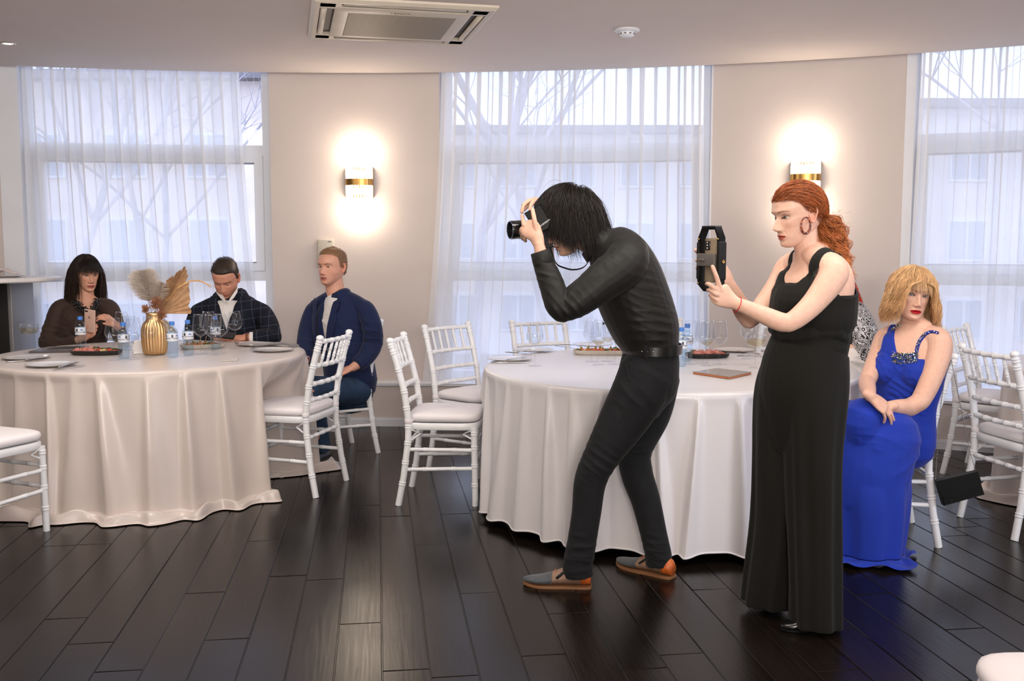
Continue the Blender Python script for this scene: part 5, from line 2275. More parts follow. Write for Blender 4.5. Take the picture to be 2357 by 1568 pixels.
def crop_hair(head, col, parent, n, seed, L=.026, lift=.010):
    rng = np.random.default_rng(seed)
    idx = rng.integers(0, head.X.size, n * 6)
    w_ = np.abs(np.cos(np.linspace(-1.57, 1.57, head.X.shape[0])))[:, None] * np.ones(head.X.shape)
    X, Y, Z = head.X.ravel()[idx], head.Y.ravel()[idx], head.Z.ravel()[idx]
    m = head.hair_mask(X, Y, Z) > .35 + .5 * rng.random(len(idx))
    R = np.stack([X, Y, Z], 1)[m][:n]
    D = R - np.array([0, .02, -.03])
    D /= np.linalg.norm(D, axis=1)[:, None]
    top = npstep(.02, .09, R[:, 2])[:, None]
    dirs = D * .35 + np.array([0, -.6, -.12]) * (1 - top * .2) + rng.normal(size=D.shape) * .16 + np.array([.35, 0, 0]) * top
    A = np.zeros((len(R), 7, 3))
    p = R + D * .002
    Ln = L * rng.uniform(.6, 1.1, len(R)) * (.55 + .65 * top[:, 0])
    for k in range(7):
        A[:, k] = p + D * (lift * (.3 + .9 * top) * math.sin(k / 6 * 1.7))
        p = p + dirs * (Ln / 6)[:, None]
    return strands(head.W(A.reshape(-1, 3)).reshape(A.shape), .0013, col, 'short_hair', parent, 3, .3, seed, .3)


def finish_body(w, mbs, head, skin, voxel=.0032, smooth=5):
    """fuse the limbs, add the head: one body mesh under the person's empty"""
    me = fuse(mbs, voxel, smooth)
    A = vco(me)
    fs = []
    for p in me.polygons:
        fs.append(tuple(p.vertices))
    hv, hf, hc = head.build()
    n = len(A)
    vs = np.vstack([A, hv])
    fs += [tuple(i + n for i in f) for f in hf]
    out = bpy.data.meshes.new('body')
    out.from_pydata([tuple(v) for v in vs], [], fs)
    out.update()
    C = np.vstack([np.ones((n, 3)) * np.array(skin), hc])
    colour(out, C)
    o = put('body', out, M['skin'], w)
    head.eyes(w)
    bpy.data.meshes.remove(me)
    return o
# ------------------------------------------------------------------ person bent over a camera
M['black_cotton'] = mat('black_cotton', srgb(25, 24, 22), .6, spec=.3, sheen=.04, bump=.08, bscale=260, bdist=.001)
M['black_denim'] = mat('black_denim', srgb(27, 28, 30), .9, spec=.2, sheen=.05, bump=.25, bscale=420, bdist=.001, var=.15, vscale=18)
M['belt_leather'] = mat('black_leather', srgb(22, 21, 20), .32, coat=.2, bump=.1, bscale=300)


def photographer():
    Y = 4.10
    w = wthing('person', 'person in black shirt and trousers bent forward, looking through a camera', 'person', FL(1440, 1335))
    SK = srgb(226, 182, 158)[:3]
    head = Head(P(1308, 510, Y), (-.885, -.12, -.46), (-.46, 0, .885), 1.05, skin=SK, lip=srgb(196, 130, 116)[:3], open_up=.002, brow=srgb(30, 24, 20)[:3], jaw=.95, lash=.8, scalp=srgb(24, 18, 15)[:3])
    # body under the clothes
    b = MB()
    limb(b, [(P(1500, 830, Y), .13, .09), (P(1465, 700, Y), .15, .115), (P(1425, 610, Y), .165, .105), (P(1385, 570, Y), .10, .06)], (0, 1, 0))
    limb(b, [(P(1398, 575, Y), .062), (P(1362, 556, Y), .056), (P(1322, 532, Y), .054)], (0, 1, 0))
    EL = P(1292, 708, 3.88)
    limb(b, [(P(1432, 600, 3.95), .05), (P(1370, 655, 3.9), .045), (EL, .038)], (0, 1, 0))
    WR = P(1240, 562, 3.93)
    limb(b, [(EL, .038), (P(1262, 640, 3.9), .036), (P(1247, 590, 3.92), .0265), (WR, .0245, .021)], (0, 1, 0))
    # left hand round the lens
    limb(b, [(WR, .0235, .021), (P(1234, 545, 3.935), .030, .022), (P(1223, 530, 3.94), .040, .018), (P(1213, 519, 3.955), .038, .015)], (-.75, 0, -.65), 20, .006)
    finger(b, [P(1236, 538, 3.93), P(1233, 522, 3.925), P(1229.5, 503, 3.925), P(1225.5, 482, 3.95)], .0115, .0085)
    finger(b, [P(1214, 517, 3.955), P(1206, 519, 3.945), P(1204, 507, 3.955), P(1201.5, 496, 3.985)], .0098, .0075)
    finger(b, [P(1210, 527, 3.955), P(1201.5, 527, 3.95), P(1199, 533, 3.98), P(1199, 540, 4.02)], .0098, .0078)
    finger(b, [P(1213, 536, 3.955), P(1204, 538, 3.955), P(1202, 545, 3.985), P(1203, 550, 4.02)], .0095, .0078)
    finger(b, [P(1219, 543, 3.955), P(1210, 547, 3.96), P(1208, 552, 3.985), P(1210, 555, 4.02)], .0088, .0070)
    # right arm and the hand over the top of the camera
    ER = P(1290, 704, 4.36)
    limb(b, [(P(1425, 605, 4.26), .05), (P(1370, 655, 4.32), .044), (ER, .038)], (0, 1, 0))
    WRR = P(1256, 505, 4.27)
    limb(b, [(ER, .038), (P(1262, 610, 4.33), .033), (WRR, .025)], (0, 1, 0))
    limb(b, [(WRR, .026), (P(1250, 485, 4.24), .034, .024), (P(1238, 468, 4.19), .036, .020)], (0, 1, 0), 18, .006)
    finger(b, [P(1240, 466, 4.18), P(1222, 461, 4.15), P(1206, 472, 4.13), P(1201.5, 488, 4.12)], .0105, .0080)
    finger(b, [P(1246, 465, 4.15), P(1232, 462, 4.12), P(1222, 473, 4.10), P(1220, 486, 4.09)], .0105, .0082)
    finger(b, [P(1243, 468, 4.21), P(1226, 463, 4.19), P(1210, 471, 4.175), P(1202, 482, 4.17)], .0100, .0078)
    finger(b, [P(1245, 472, 4.235), P(1230, 468, 4.225), P(1216, 474, 4.215), P(1207, 483, 4.21)], .0090, .0070)
    # legs
    limb(b, [(P(1490, 870, 4.03), .085), (P(1442, 960, 4.0), .075), (P(1374, 1065, 3.99), .052), (P(1350, 1150, 3.99), .05), (P(1332, 1318, 3.98), .034)], (0, 1, 0))
    limb(b, [(P(1502, 870, 4.17), .085), (P(1486, 960, 4.19), .075), (P(1462, 1045, 4.2), .052), (P(1484, 1130, 4.18), .05), (P(1516, 1296, 4.12), .034)], (0, 1, 0))
    body = finish_body(w, b, head, SK, .0026, 4)
    # shirt
    b = MB()
    limb(b, [(P(1500, 818, Y), .158, .112), (P(1497, 795, Y), .163, .118), (P(1487, 760, Y), .178, .138), (P(1462, 698, Y), .192, .150), (P(1436, 630, Y), .205, .146), (P(1408, 582, Y), .188, .128), (P(1382, 560, Y), .12, .078)], (0, 1, 0), 28)
    limb(b, [(P(1445, 585, 3.98), .085), (P(1436, 610, 3.93), .088), (P(1385, 650, 3.89), .079), (P(1330, 695, 3.87), .062), (P(1295, 713, 3.875), .050)], (0, 1, 0))
    limb(b, [(P(1295, 713, 3.875), .050), (P(1284, 696, 3.875), .052), (P(1266, 645, 3.9), .048), (P(1253, 612, 3.915), .041), (P(1244, 588, 3.92), .036)], (0, 1, 0), 20, .01, (True, False))
    limb(b, [(P(1440, 595, 4.22), .085), (P(1430, 608, 4.27), .085), (P(1370, 655, 4.32), .07), (ER, .046)], (0, 1, 0))
    limb(b, [(ER, .046), (P(1266, 640, 4.34), .038), (P(1252, 560, 4.29), .032)], (0, 1, 0), 20, .01, (True, False))
    me = fuse(b, .0038, 7)
    ripple(me, 4, .0028, 17, (1, 1, .8))
    crease(me, P(1300, 705, 3.83), P(1380, 640, 3.9) - P(1290, 712, 3.88), 0.0047, .034, .10, 1)
    crease(me, P(1395, 600, 3.86), Vector((.55, 0, .8)), 0.0041, .045, .11, 2)
    crease(me, P(1500, 690, 3.95), Vector((.25, 0, 1)), 0.0034, .032, .14, 3)
    crease(me, P(1500, 770, 3.95), Vector((.1, 0, 1)), 0.0050, .040, .10, 5)
    crease(me, P(1262, 640, 3.87), Vector((.3, 0, 1)), 0.0034, .030, .07, 6)
    put('shirt', me, M['black_cotton'], w)
    # collar and cuff
    b = MB()
    ax = (P(1345, 545, Y) - P(1390, 580, Y)).normalized()
    cc = P(1377, 566, Y)
    a_ = Vector((0, 1, 0)); b_ = ax.cross(a_).normalized()
    rows = []
    for k, (r, h) in enumerate(((.070, -.010), (.069, .012), (.066, .028), (.069, .031), (.076, .016), (.083, -.006), (.082, -.008), (.072, -.009))):
        rows.append([cc + ax * h + a_ * (r * .95 * math.cos(t)) + b_ * (r * math.sin(t)) for t in np.linspace(0, 2 * math.pi, 40, endpoint=False)])
    b.grid(rows, True)
    wobj(b, 'collar', M['black_cotton'], w)
    b = MB()
    d = (P(1240, 575, 3.925) - P(1256, 622, 3.912)).normalized()
    c0 = P(1252, 607, 3.915)
    a_ = Vector((0, 1, 0)); b_ = d.cross(a_).normalized()
    rows = [[c0 + d * h + a_ * (r * math.cos(t)) + b_ * (r * math.sin(t)) for t in np.linspace(0, 2 * math.pi, 30, endpoint=False)] for r, h in ((.040, -.004), (.0425, -.002), (.0385, .05), (.037, .052), (.034, .05), (.034, .0))]
    b.grid(rows, True)
    wobj(b, 'cuff', M['black_cotton'], w)
    b = MB()
    for px, py in ((1372, 706), (1389, 745), (1363, 665)):
        b.ell(P(px, py, Y - .03), (.005, .007, .005), 8, 6)
    wobj(b, 'buttons', M['black_gloss'], w)
    # trousers
    b = MB()
    limb(b, [(P(1499, 806, Y), .160, .113), (P(1496, 840, Y), .168, .122), (P(1489, 885, Y), .165, .125), (P(1478, 918, Y), .13, .10)], (0, 1, 0), 26)
    limb(b, [(P(1490, 862, 4.02), .098, .118), (P(1470, 905, 4.01), .096, .112), (P(1432, 972, 4.0), .086, .100), (P(1380, 1058, 3.985), .068, .070), (P(1358, 1110, 3.985), .064, .065), (P(1350, 1180, 3.985), .060, .061), (P(1340, 1245, 3.985), .057, .059), (P(1330, 1300, 3.98), .056, .060), (P(1331, 1326, 3.98), .056, .061)], (0, 1, 0), 24, .012, (True, False))
    limb(b, [(P(1508, 868, 4.18), .095, .105), (P(1494, 950, 4.19), .086, .095), (P(1462, 1035, 4.2), .070, .074), (P(1466, 1090, 4.2), .066, .069), (P(1486, 1150, 4.18), .061, .062), (P(1504, 1225, 4.15), .056, .057), (P(1515, 1275, 4.13), .055, .057), (P(1517, 1300, 4.13), .056, .058)], (0, 1, 0), 24, .012, (True, False))
    me = fuse(b, .0038, 6)
    ripple(me, 9, .0028, 16, (1, 1, .7))
    crease(me, P(1375, 1060, 3.93), Vector((.6, 0, .8)), 0.0056, .040, .10, 1)
    crease(me, P(1335, 1285, 3.93), Vector((.1, 0, 1)), 0.0073, .036, .08, 2)
    crease(me, P(1512, 1262, 4.08), Vector((.1, 0, 1)), 0.0062, .034, .07, 3)
    crease(me, P(1450, 905, 3.92), Vector((.7, 0, .5)), 0.0050, .045, .10, 4)
    crease(me, P(1465, 1050, 4.14), Vector((-.1, 0, 1)), 0.0050, .035, .08, 7)
    put('trousers', me, M['black_denim'], w)
    b = MB()
    pk = [P(1442, 835, 3.965), P(1446, 870, 3.935), P(1462, 895, 3.93)]
    b.tube(pk, .003, 6)
    b.tube([P(1515, 838, 3.945), P(1556, 846, 3.995)], .003, 6)
    wobj(b, 'pocket_seams', M['black_denim'], w)
    # belt with holes and keeper loop
    b = MB()
    rows = []
    c1 = P(1500, 801, Y)
    for r, h in ((0, -.019), (.006, -.0185), (.006, .0185), (0, .019)):
        rows.append([c1 + Vector(((.118 + r) * math.cos(t) + h * .06, (.166 + r) * math.sin(t), h)) for t in np.linspace(0, 2 * math.pi, 72, endpoint=False)])
    b.grid(rows, True)
    bl = wobj(b, 'belt', M['belt_leather'], w, True, 40)
    b = MB()
    for px in (1467, 1478, 1490):
        x = P(px, 799, Y).x - c1.x
        yy = -(.1725) * math.sqrt(max(0, 1 - (x / .124) ** 2))
        b.ell(c1 + Vector((x, yy, .001)), (.0032, .002, .0032), 10, 6)
    wobj(b, 'eyelets', M['chrome'], bl)
    b = MB()
    for x in (-.045, .075):
        yy = -(.175) * math.sqrt(max(0, 1 - (x / .124) ** 2))
        b.box(c1 + Vector((x, yy, 0)), (.012, .006, .052), None, .002)
    wobj(b, 'belt_loops', M['black_denim'], w)
    # shoes
    def shoe(heel, toe, name_label):
        heel, toe = Vector(heel), Vector(toe)
        f = (toe - heel); L = f.length; f.normalize()
        s_ = Vector((-f.y, f.x, 0)); up = Vector((0, 0, 1))
        st = [(0, .024, .058, 0), (.04, .033, .070, 0), (.12, .037, .072, 0), (.22, .038, .070, 0), (.30, .038, .069, 0), (.40, .040, .066, 0), (.48, .043, .058, 0), (.56, .045, .049, 0), (.68, .046, .038, 0), (.80, .042, .031, 0), (.90, .032, .026, .002), (.97, .017, .02, .004), (1.0, .006, .014, .006)]
        A = cat_rom([(t * L, wd_, h, z) for t, wd_, h, z in st], 44)
        rows = []
        for t, wd_, h, z in A:
            row = []
            for k in range(24):
                a = 2 * math.pi * k / 24
                cx_, cz = math.cos(a), math.sin(a)
                xx = wd_ * cx_ * (1 - .25 * max(0, cz) * min(1, h / .05))
                zz = (h * .5 + h * .5 * cz) if cz > 0 else h * .5 * (1 + cz)
                row.append(heel + f * t + s_ * xx + up * (zz + .012 + z))
            rows.append(row)
        def span(i0, i1):
            q = MB(); q.grid(rows[i0:i1], True, i0 == 0 or True, True); return q
        sh = None
        nT = len(rows)
        i1, i2 = int(nT * .17), int(nT * .55)
        q = span(0, i1 + 1); sh = wobj(q, 'shoe', M['tan_leather'], w)
        sh['label'] = name_label
        q = span(i1, i2 + 1); wobj(q, 'quarter', M['taupe_suede'], sh)
        q = span(i2, nT); wobj(q, 'vamp', M['slate_suede'], sh)
        q = MB()
        srow = []
        for hh, k in ((0.0, .95), (0.0, 1.02), (.007, 1.05), (.0105, 1.02), (.012, .2)):
            ring = []
            for sg in (1, -1):
                seq = A if sg == 1 else A[::-1]
                for t, wd_, h, z in seq:
                    ring.append(heel + f * (t * 1.012 - .002) + s_ * (sg * wd_ * k) + up * (hh + z + (0 if t > .45 * L else 0)))
            srow.append(ring)
        q.grid(srow, True, True, True); wobj(q, 'sole', M['brown_sole'], sh, True, 40)
        q = MB(); c = heel + f * (.46 * L) + up * .052 - s_ * 0
        q.tube([heel + f * (.40 * L) + s_ * .037 + up * .070, heel + f * (.50 * L) + s_ * .042 + up * .045], .006, 8, True, None, .5)
        wobj(q, 'elastic', M['black_cotton'], sh)
        q = MB()
        for k in range(4):
            t = .52 + .03 * k
            q.tube([heel + f * (t * L) + s_ * .018 + up * (.066 - .012 * k), heel + f * ((t + .01) * L) - s_ * .018 + up * (.066 - .012 * k)], .002, 6)
        wobj(q, 'laces', M['tan_leather'], sh)
    M['tan_leather'] = mat('orange_tan_leather', srgb(196, 98, 40), .4, var=.25, vscale=30)
    M['taupe_suede'] = mat('taupe_leather', srgb(136, 108, 88), .6, var=.2, vscale=40)
    M['slate_suede'] = mat('slate_suede', srgb(70, 74, 78), .8, var=.18, vscale=30, sheen=.2)
    M['brown_sole'] = mat('brown_sole', srgb(128, 88, 56), .6)
    shoe(FL(1360, 1352), FL(1205, 1346), 'front shoe with slate toe and orange heel')
    shoe(FL(1549, 1332), FL(1420, 1300), 'rear shoe with slate toe and orange heel')
    # hair: long black layers falling over the face
    rng = np.random.default_rng(11)
    N = 7000
    th = rng.uniform(0, 2 * np.pi, N)
    ph = np.arccos(rng.uniform(.02, 1, N))
    body_ = np.array([.080, .104, .100]); bc = np.array([0, -.008, .014])
    d = np.stack([np.sin(ph) * np.sin(th), np.sin(ph) * np.cos(th), np.cos(ph)], 1)
    roots = bc + d * body_
    keep = head.hair_mask(roots[:, 0], roots[:, 1], roots[:, 2]) > .3
    roots, d = roots[keep], d[keep]
    crown = np.array([0, -.075, .085])
    dirs = roots - crown
    dirs[:, 1] += .02
    y_ = roots[:, 1]
    Ln = np.interp(y_, [-.1, -.03, .02, .06, .095], [.20, .20, .140, .098, .078]) * rng.uniform(.72, 1.08, len(roots))
    dirs[:, 1] += np.where(y_ > .02, .03, -.01)
    A = grow(head, roots, dirs, Ln, 24, (.22, 0, -1), .26, rng.uniform(.006, .036, len(roots)), .0030, 26, .80, 3)
    strands(A, .0013, srgb(27, 20, 16)[:3], 'hair', w, 3, .4, 2, .3)
    sel = rng.choice(len(roots), 60)
    A = grow(head, roots[sel], dirs[sel] + rng.normal(size=(60, 3)) * .05, Ln[sel] * 1.15, 24, (.2, 0, -1), .25, rng.uniform(.02, .046, 60), .005, 24, .85, 5)
    strands(A, .0007, srgb(34, 25, 20)[:3], 'flyaway_hair', w, 4, .3, 4, .2)
    # ring on the right hand
    b = MB()
    b.tube([P(1204.5, 474, 4.13) + Vector((.0098 * math.cos(t) * .8, .0098 * math.sin(t), .0098 * math.cos(t) * -.6)) for t in np.linspace(0, 2 * math.pi, 20)], .0011, 6)
    wobj(b, 'ring', M['gold'], w)
    # camera
    cpos = P(1240, 512, 4.02)
    c = wthing('camera', 'black medium format camera held to the bent photographer\'s eye', 'camera', cpos)
    up = Vector((-.50, 0, .866)); fw = Vector((-.866, 0, -.50)); sd = Vector((0, 1, 0))
    rot = Matrix((fw, sd, up)).transposed()
    # grip side towards the viewer: prism body
    b = MB()
    corners = [(1207, 491), (1242, 472), (1266, 512), (1262, 527), (1249, 533), (1228, 523)]
    rows = []
    for k, dy in ((.93, -.052), (.985, -.046), (1.0, -.036), (1.0, .07), (.97, .08)):
        m_ = sum((P(x, y, 4.0) for x, y in corners), Vector()) / len(corners)
        rows.append([m_.lerp(P(x, y, 4.0), k) + Vector((0, dy, 0)) for x, y in corners])
    b.grid(rows, True, True, True); wobj(b, 'camera_body', M['black'], c, True, 40)
    b = MB()
    eb = [(1249, 528), (1262, 532), (1262, 560), (1276, 568), (1258, 573), (1249, 566), (1246, 545)]
    m_ = sum((P(x, y, 4.06) for x, y in eb), Vector()) / len(eb)
    rows = [[m_.lerp(P(x, y, 4.06), k) + Vector((0, dy, 0)) for x, y in eb] for k, dy in ((.9, -.045), (1, -.035), (1, .04))]
    b.grid(rows, True, True, True); wobj(b, 'viewfinder', M['black'], c, True, 40)
    lc = P(1190, 529, 4.04)
    ax = Vector((-.93, -.36, -.05)).normalized()
    m4 = ax.to_track_quat('Z', 'X').to_matrix().to_4x4()
    b = MB(); b.lathe([(.030, -.115), (.034, -.10), (.034, -.03), (.0355, -.028), (.0365, -.025), (.0375, .028), (.0365, .031), (.033, .031), (.030, .012), (.001, .008)], 40, lc, m4); wobj(b, 'lens', M['black_gloss'], c, True, 35)
    b = MB(); b.lathe([(.029, .010), (.018, .0125), (.001, .014)], 32, lc, m4); wobj(b, 'front_glass', mat('coated_lens_glass', (.01, .012, .02, 1), .05, coat=1), c)
    b = MB()
    for z in (-.018, -.008):
        b.lathe([(.0372, z - .001), (.0382, z), (.0372, z + .001)], 40, lc, m4)
    wobj(b, 'focus_rings', M['black'], c)
    edge = (P(1266, 512, 3.95) - P(1242, 472, 3.95)).normalized()
    perp = Vector((0, -1, 0)).cross(edge).normalized()
    mm = Matrix((perp, -edge, Vector((0, -1, 0)))).transposed().to_4x4()
    mm = Matrix((-(P(1262, 508, 3.95) - P(1246, 521, 3.95)).normalized(), Vector((0, 0, 0)), Vector((0, -1, 0)))).transposed().to_4x4()
    xd = (P(1245, 522, 3.95) - P(1264, 508, 3.95)).normalized()
    yd = Vector((0, -1, 0)).cross(xd)
    mm = Matrix((xd, yd, Vector((0, -1, 0)))).transposed().to_4x4()
    mm.translation = P(1253.5, 513.5, 3.946)
    text_mesh('HASSELBLAD', .0085, mat('white_print', srgb(225, 225, 225), .5), 'lettering', c, mm, .0004)
    b = MB()
    pts = cat_rom([tuple(P(1268, 572, 4.05)), tuple(P(1280, 606, 4.0)), tuple(P(1300, 617, 3.99)), tuple(P(1322, 621, 3.99)), tuple(P(1345, 614, 4.0)), tuple(P(1362, 590, 4.03))], 30)
    b.tube([tuple(p) for p in pts], .0075, 8, True, (0, 1, 0), .22); wobj(b, 'strap', M['black'], c)


photographer()
# ------------------------------------------------------------------ standing person filming with a phone rig
M['black_crepe'] = mat('black_crepe', srgb(24, 23, 20), .8, spec=.18, sheen=.05, bump=.1, bscale=500, bdist=.001)


def flow_cloth(mb, rows, nf, amp, seed, seg=180, step=.02):
    """hanging skirt or wide trouser leg: ellipse rows (centre, rx, ry, fold) with vertical drape"""
    rng = np.random.default_rng(seed)
    A = cat_rom([(c[0], c[1], c[2], rx, ry, f) for c, rx, ry, f in rows], max(10, int(abs(rows[0][0][2] - rows[-1][0][2]) / step)))
    t = np.linspace(0, 2 * np.pi, seg, endpoint=False)
    ph = rng.uniform(0, 6.28, 5)
    w_ = np.sin(nf * t + ph[0]) + .6 * np.sin((nf * 1.7 // 1) * t + ph[1]) + .45 * np.sin((nf // 2 + 1) * t + ph[2])
    w_ = np.sign(w_) * np.abs(w_) ** .8 / 1.5
    out = []
    for i, (x, y, z, rx, ry, f) in enumerate(A):
        k = 1 + amp * f * (w_ + .25 * np.sin(3 * t + 9 * z + ph[3]))
        out.append([(x + rx * kk * math.cos(a), y + ry * kk * math.sin(a), z) for kk, a in zip(k, t)])
    mb.grid(out, True, True, True)
    return out


def redhead():
    Y = 3.62
    w = wthing('person', 'person with curly red ponytail in black jumpsuit, standing and filming with a phone rig', 'person', FL(1868, 1452))
    SK = srgb(232, 190, 168)[:3]
    fy = math.radians(17)
    head = Head(P(1836, 493, Y - .01), (-.972 * math.cos(fy), -math.sin(fy), -.20), (-.20, -.03, .975), .955, skin=SK, lip=srgb(186, 92, 80)[:3], open_up=.0022, open_lo=.0040, gaze=(0, -.35),
                brow=srgb(128, 84, 56)[:3], iris=srgb(90, 100, 100)[:3], shadow=srgb(150, 104, 88)[:3], jaw=.93, nose=1.2, lash=.9,
                hairline=dict(front=.060, temple=.040, side=.000, nape=-.050), scalp=srgb(120, 60, 30)[:3])
    l = Vector((.47, -.88, 0)).normalized()
    f = Vector((-.88, -.47, 0)).normalized()
    b = MB()
    H_ = tuple(l)
    # torso
    limb(b, [(P(1858, 860, Y), .13, .10), (P(1860, 770, Y), .125, .092), (P(1866, 715, Y), .150, .112), (P(1874, 655, Y), .165, .108), (P(1876, 618, Y), .150, .080), (P(1870, 592, Y), .085, .060)], H_, 28)
    limb(b, [(P(1872, 605, Y), .066, .058), (P(1864, 585, Y), .052, .050), (P(1856, 560, Y), .0465, .047), (P(1850, 525, Y), .046, .048)], H_)
    limb(b, [(P(1866, 585, 3.60), .040), (P(1890, 600, 3.545), .045), (P(1912, 618, 3.49), .048)], H_)
    limb(b, [(P(1858, 585, 3.66), .036), (P(1838, 602, 3.71), .040), (P(1820, 616, 3.76), .044)], H_)
    # near (left) arm
    EL = P(1815, 744, 3.40)
    limb(b, [(P(1895, 606, 3.54), .048, .050), (P(1918, 622, 3.485), .053), (P(1910, 648, 3.46), .050), (P(1874, 696, 3.43), .041), (P(1838, 730, 3.405), .0355), (EL, .0325)], H_)
    WR = P(1690, 697, 3.43)
    limb(b, [(EL, .0315), (P(1795, 741, 3.40), .0335), (P(1757, 725, 3.41), .0305), (P(1720, 709, 3.42), .0255), (WR, .0225, .0195)], (0, 0, 1))
    # far (right) arm
    ER = P(1724, 736, 3.70)
    limb(b, [(P(1840, 606, 3.72), .046), (P(1816, 618, 3.77), .052), (P(1790, 660, 3.765), .045), (P(1750, 712, 3.72), .038), (ER, .034)], H_)
    WR2 = P(1678, 655, 3.62)
    limb(b, [(ER, .034), (P(1712, 718, 3.69), .036), (P(1697, 690, 3.66), .031), (WR2, .0235)], H_)
    # near hand: index lies along the rig, the others wrap its lower corner
    limb(b, [(WR, .024, .021), (P(1678, 691, 3.432), .031, .019), (P(1664, 682, 3.43), .040, .0165), (P(1655, 674, 3.43), .040, .0145)], (.35, 0, -.93), 20, .006)
    finger(b, [P(1662, 672, 3.425), P(1655, 656, 3.415), P(1648, 634, 3.405), P(1640, 614, 3.405)], .0098, .0072)
    finger(b, [P(1656, 672, 3.425), P(1646, 664, 3.41), P(1633, 655, 3.415), P(1627, 654, 3.44)], .0096, .0075)
    finger(b, [P(1656, 680, 3.425), P(1647, 676, 3.41), P(1636, 669, 3.42), P(1630, 668, 3.445)], .0094, .0075)
    finger(b, [P(1658, 690, 3.43), P(1650, 690, 3.42), P(1640, 683, 3.425), P(1634, 680, 3.445)], .0085, .0068)
    finger(b, [P(1676, 680, 3.45), P(1667, 664, 3.465), P(1658, 650, 3.475), P(1650, 640, 3.48)], .0112, .0082)
    # far hand: gripping the far bar, fingertips showing beyond it
    limb(b, [(WR2, .024, .021), (P(1670, 642, 3.605), .033, .019), (P(1655, 626, 3.59), .038, .016), (P(1640, 616, 3.585), .037, .014)], (0, 0, 1), 20, .006)
    for py, tx, ty in ((598, 1601, 576), (604, 1604, 600), (614, 1605, 617)):
        finger(b, [P(1645, py + 6, 3.585), P(1628, py + 1, 3.60), P(1613, (py + ty) / 2, 3.605), P(tx, ty, 3.585)], .0092, .0072)
    finger(b, [P(1645, 632, 3.585), P(1632, 634, 3.60), P(1618, 634, 3.61), P(1609, 632, 3.60)], .0085, .0065)
    finger(b, [P(1662, 628, 3.58), P(1655, 606, 3.555), P(1648, 592, 3.54), P(1640, 584, 3.535)], .0112, .0082)
    # legs (inside wide trousers) and feet
    for (hx, kx, fx, hy, fy_) in ((1842, 1800, 1778, 3.70, 3.72), (1880, 1876, 1885, 3.54, 3.55)):
        limb(b, [(P(hx, 860, hy), .085), (P(kx, 1120, hy), .055), (P(fx, 1340, fy_), .036), (Vector((P(fx, 1340, fy_).x, fy_, .06)), .033)], H_)
    finish_body(w, b, head, SK, .0026, 4)

    # jumpsuit top: a body-hugging tank with straps
    tb = MB()
    limb(tb, [(P(1866, 800, Y), .150, .108), (P(1863, 772, Y), .146, .108), (P(1867, 735, Y), .168, .128), (P(1872, 690, Y), .168, .126), (P(1876, 655, Y), .168, .112), (P(1878, 620, Y), .158, .086), (P(1872, 592, Y), .09, .062)], H_, 28)
    limb(tb, [(P(1880, 604, 3.56), .050), (P(1918, 622, 3.485), .058), (P(1908, 650, 3.46), .057)], H_)
    limb(tb, [(P(1848, 604, 3.70), .046), (P(1816, 618, 3.77), .053), (P(1800, 645, 3.765), .05)], H_)
    limb(tb, [(P(1848, 672, 3.575), .118, .060), (P(1840, 705, 3.565), .118, .064), (P(1848, 750, 3.585), .11, .055)], H_)
    limb(tb, [(P(1866, 585, 3.60), .041), (P(1890, 600, 3.545), .046), (P(1912, 618, 3.49), .049)], H_)
    limb(tb, [(P(1858, 585, 3.66), .037), (P(1838, 602, 3.71), .041), (P(1820, 616, 3.76), .045)], H_)
    me = fuse(tb, .0030, 9)
    cN = np.array(V3(P(1872, 606, Y)))
    ln, fn = np.array(l), np.array(f)

    def region(A):
        r = A - cN
        s_, t_, h = r @ ln, r @ fn, r[:, 2]
        a_ = np.abs(s_)
        # scoop neck in front, higher behind, deep armholes
        neck = np.where(t_ > -.01, -.072, -.03) + 36 * np.clip(a_ - .024, 0, .2) ** 2 * np.where(t_ > -.01, 1, .7)
        d_neck = neck - h
        d_arm = (.108 + 40 * np.clip(-.075 - h, 0, .2) ** 2) - a_
        return np.clip(np.minimum(d_neck, d_arm) * .6, -.004, .0055)
    g = garment(me, region)
    ripple(g, 5, .0025, 15, (1, 1, .5))
    put('jumpsuit_top', g, M['black_crepe'], w)
    bpy.data.meshes.remove(me)
    # bloused waist
    b = MB()
    rows = []
    c0 = P(1862, 771, Y)
    nt = 120
    T_ = np.linspace(0, 2 * np.pi, nt, endpoint=False)
    for h, k, sh in ((.085, 1.0, .0), (.06, 1.06, .0), (.03, 1.09, .006), (.010, 1.115, .010), (-.004, 1.09, .010), (-.010, 1.03, .006), (-.006, .96, 0)):
        row = []
        for t in T_:
            wv = 1 + .012 * math.sin(17 * t) + .018 * math.sin(7 * t + 1) * (1 if h < .05 else .3)
            p = c0 + l * (.150 * k * wv * math.cos(t)) + f * (.114 * k * wv * math.sin(t)) + Vector((0, 0, h + .012 * math.sin(3 * t + .5) - sh * (1 if math.sin(t) < 0 else .2)))
            row.append(p)
        rows.append(row)
    b.grid(rows, True)
    wobj(b, 'bloused_waist', M['black_crepe'], w)
    # wide trousers
    b = MB()
    zf = lambda p, z: Vector((p.x, p.y, z))
    limb(b, [(P(1864, 764, Y), .143, .106), (P(1858, 800, Y), .160, .122), (P(1850, 850, Y), .174, .136), (P(1845, 905, Y), .172, .140), (P(1840, 990, Y), .13, .12)], H_, 30)
    seg = 180
    far = [(P(1822, 820, 3.66), .10, .11, .0), (P(1808, 900, 3.68), .110, .125, .25), (P(1796, 1050, 3.69), .098, .115, .7), (P(1786, 1200, 3.70), .092, .11, 1.0), (P(1772, 1330, 3.71), .093, .11, 1.1), (P(1767, 1386, 3.72), .095, .11, 1.15)]
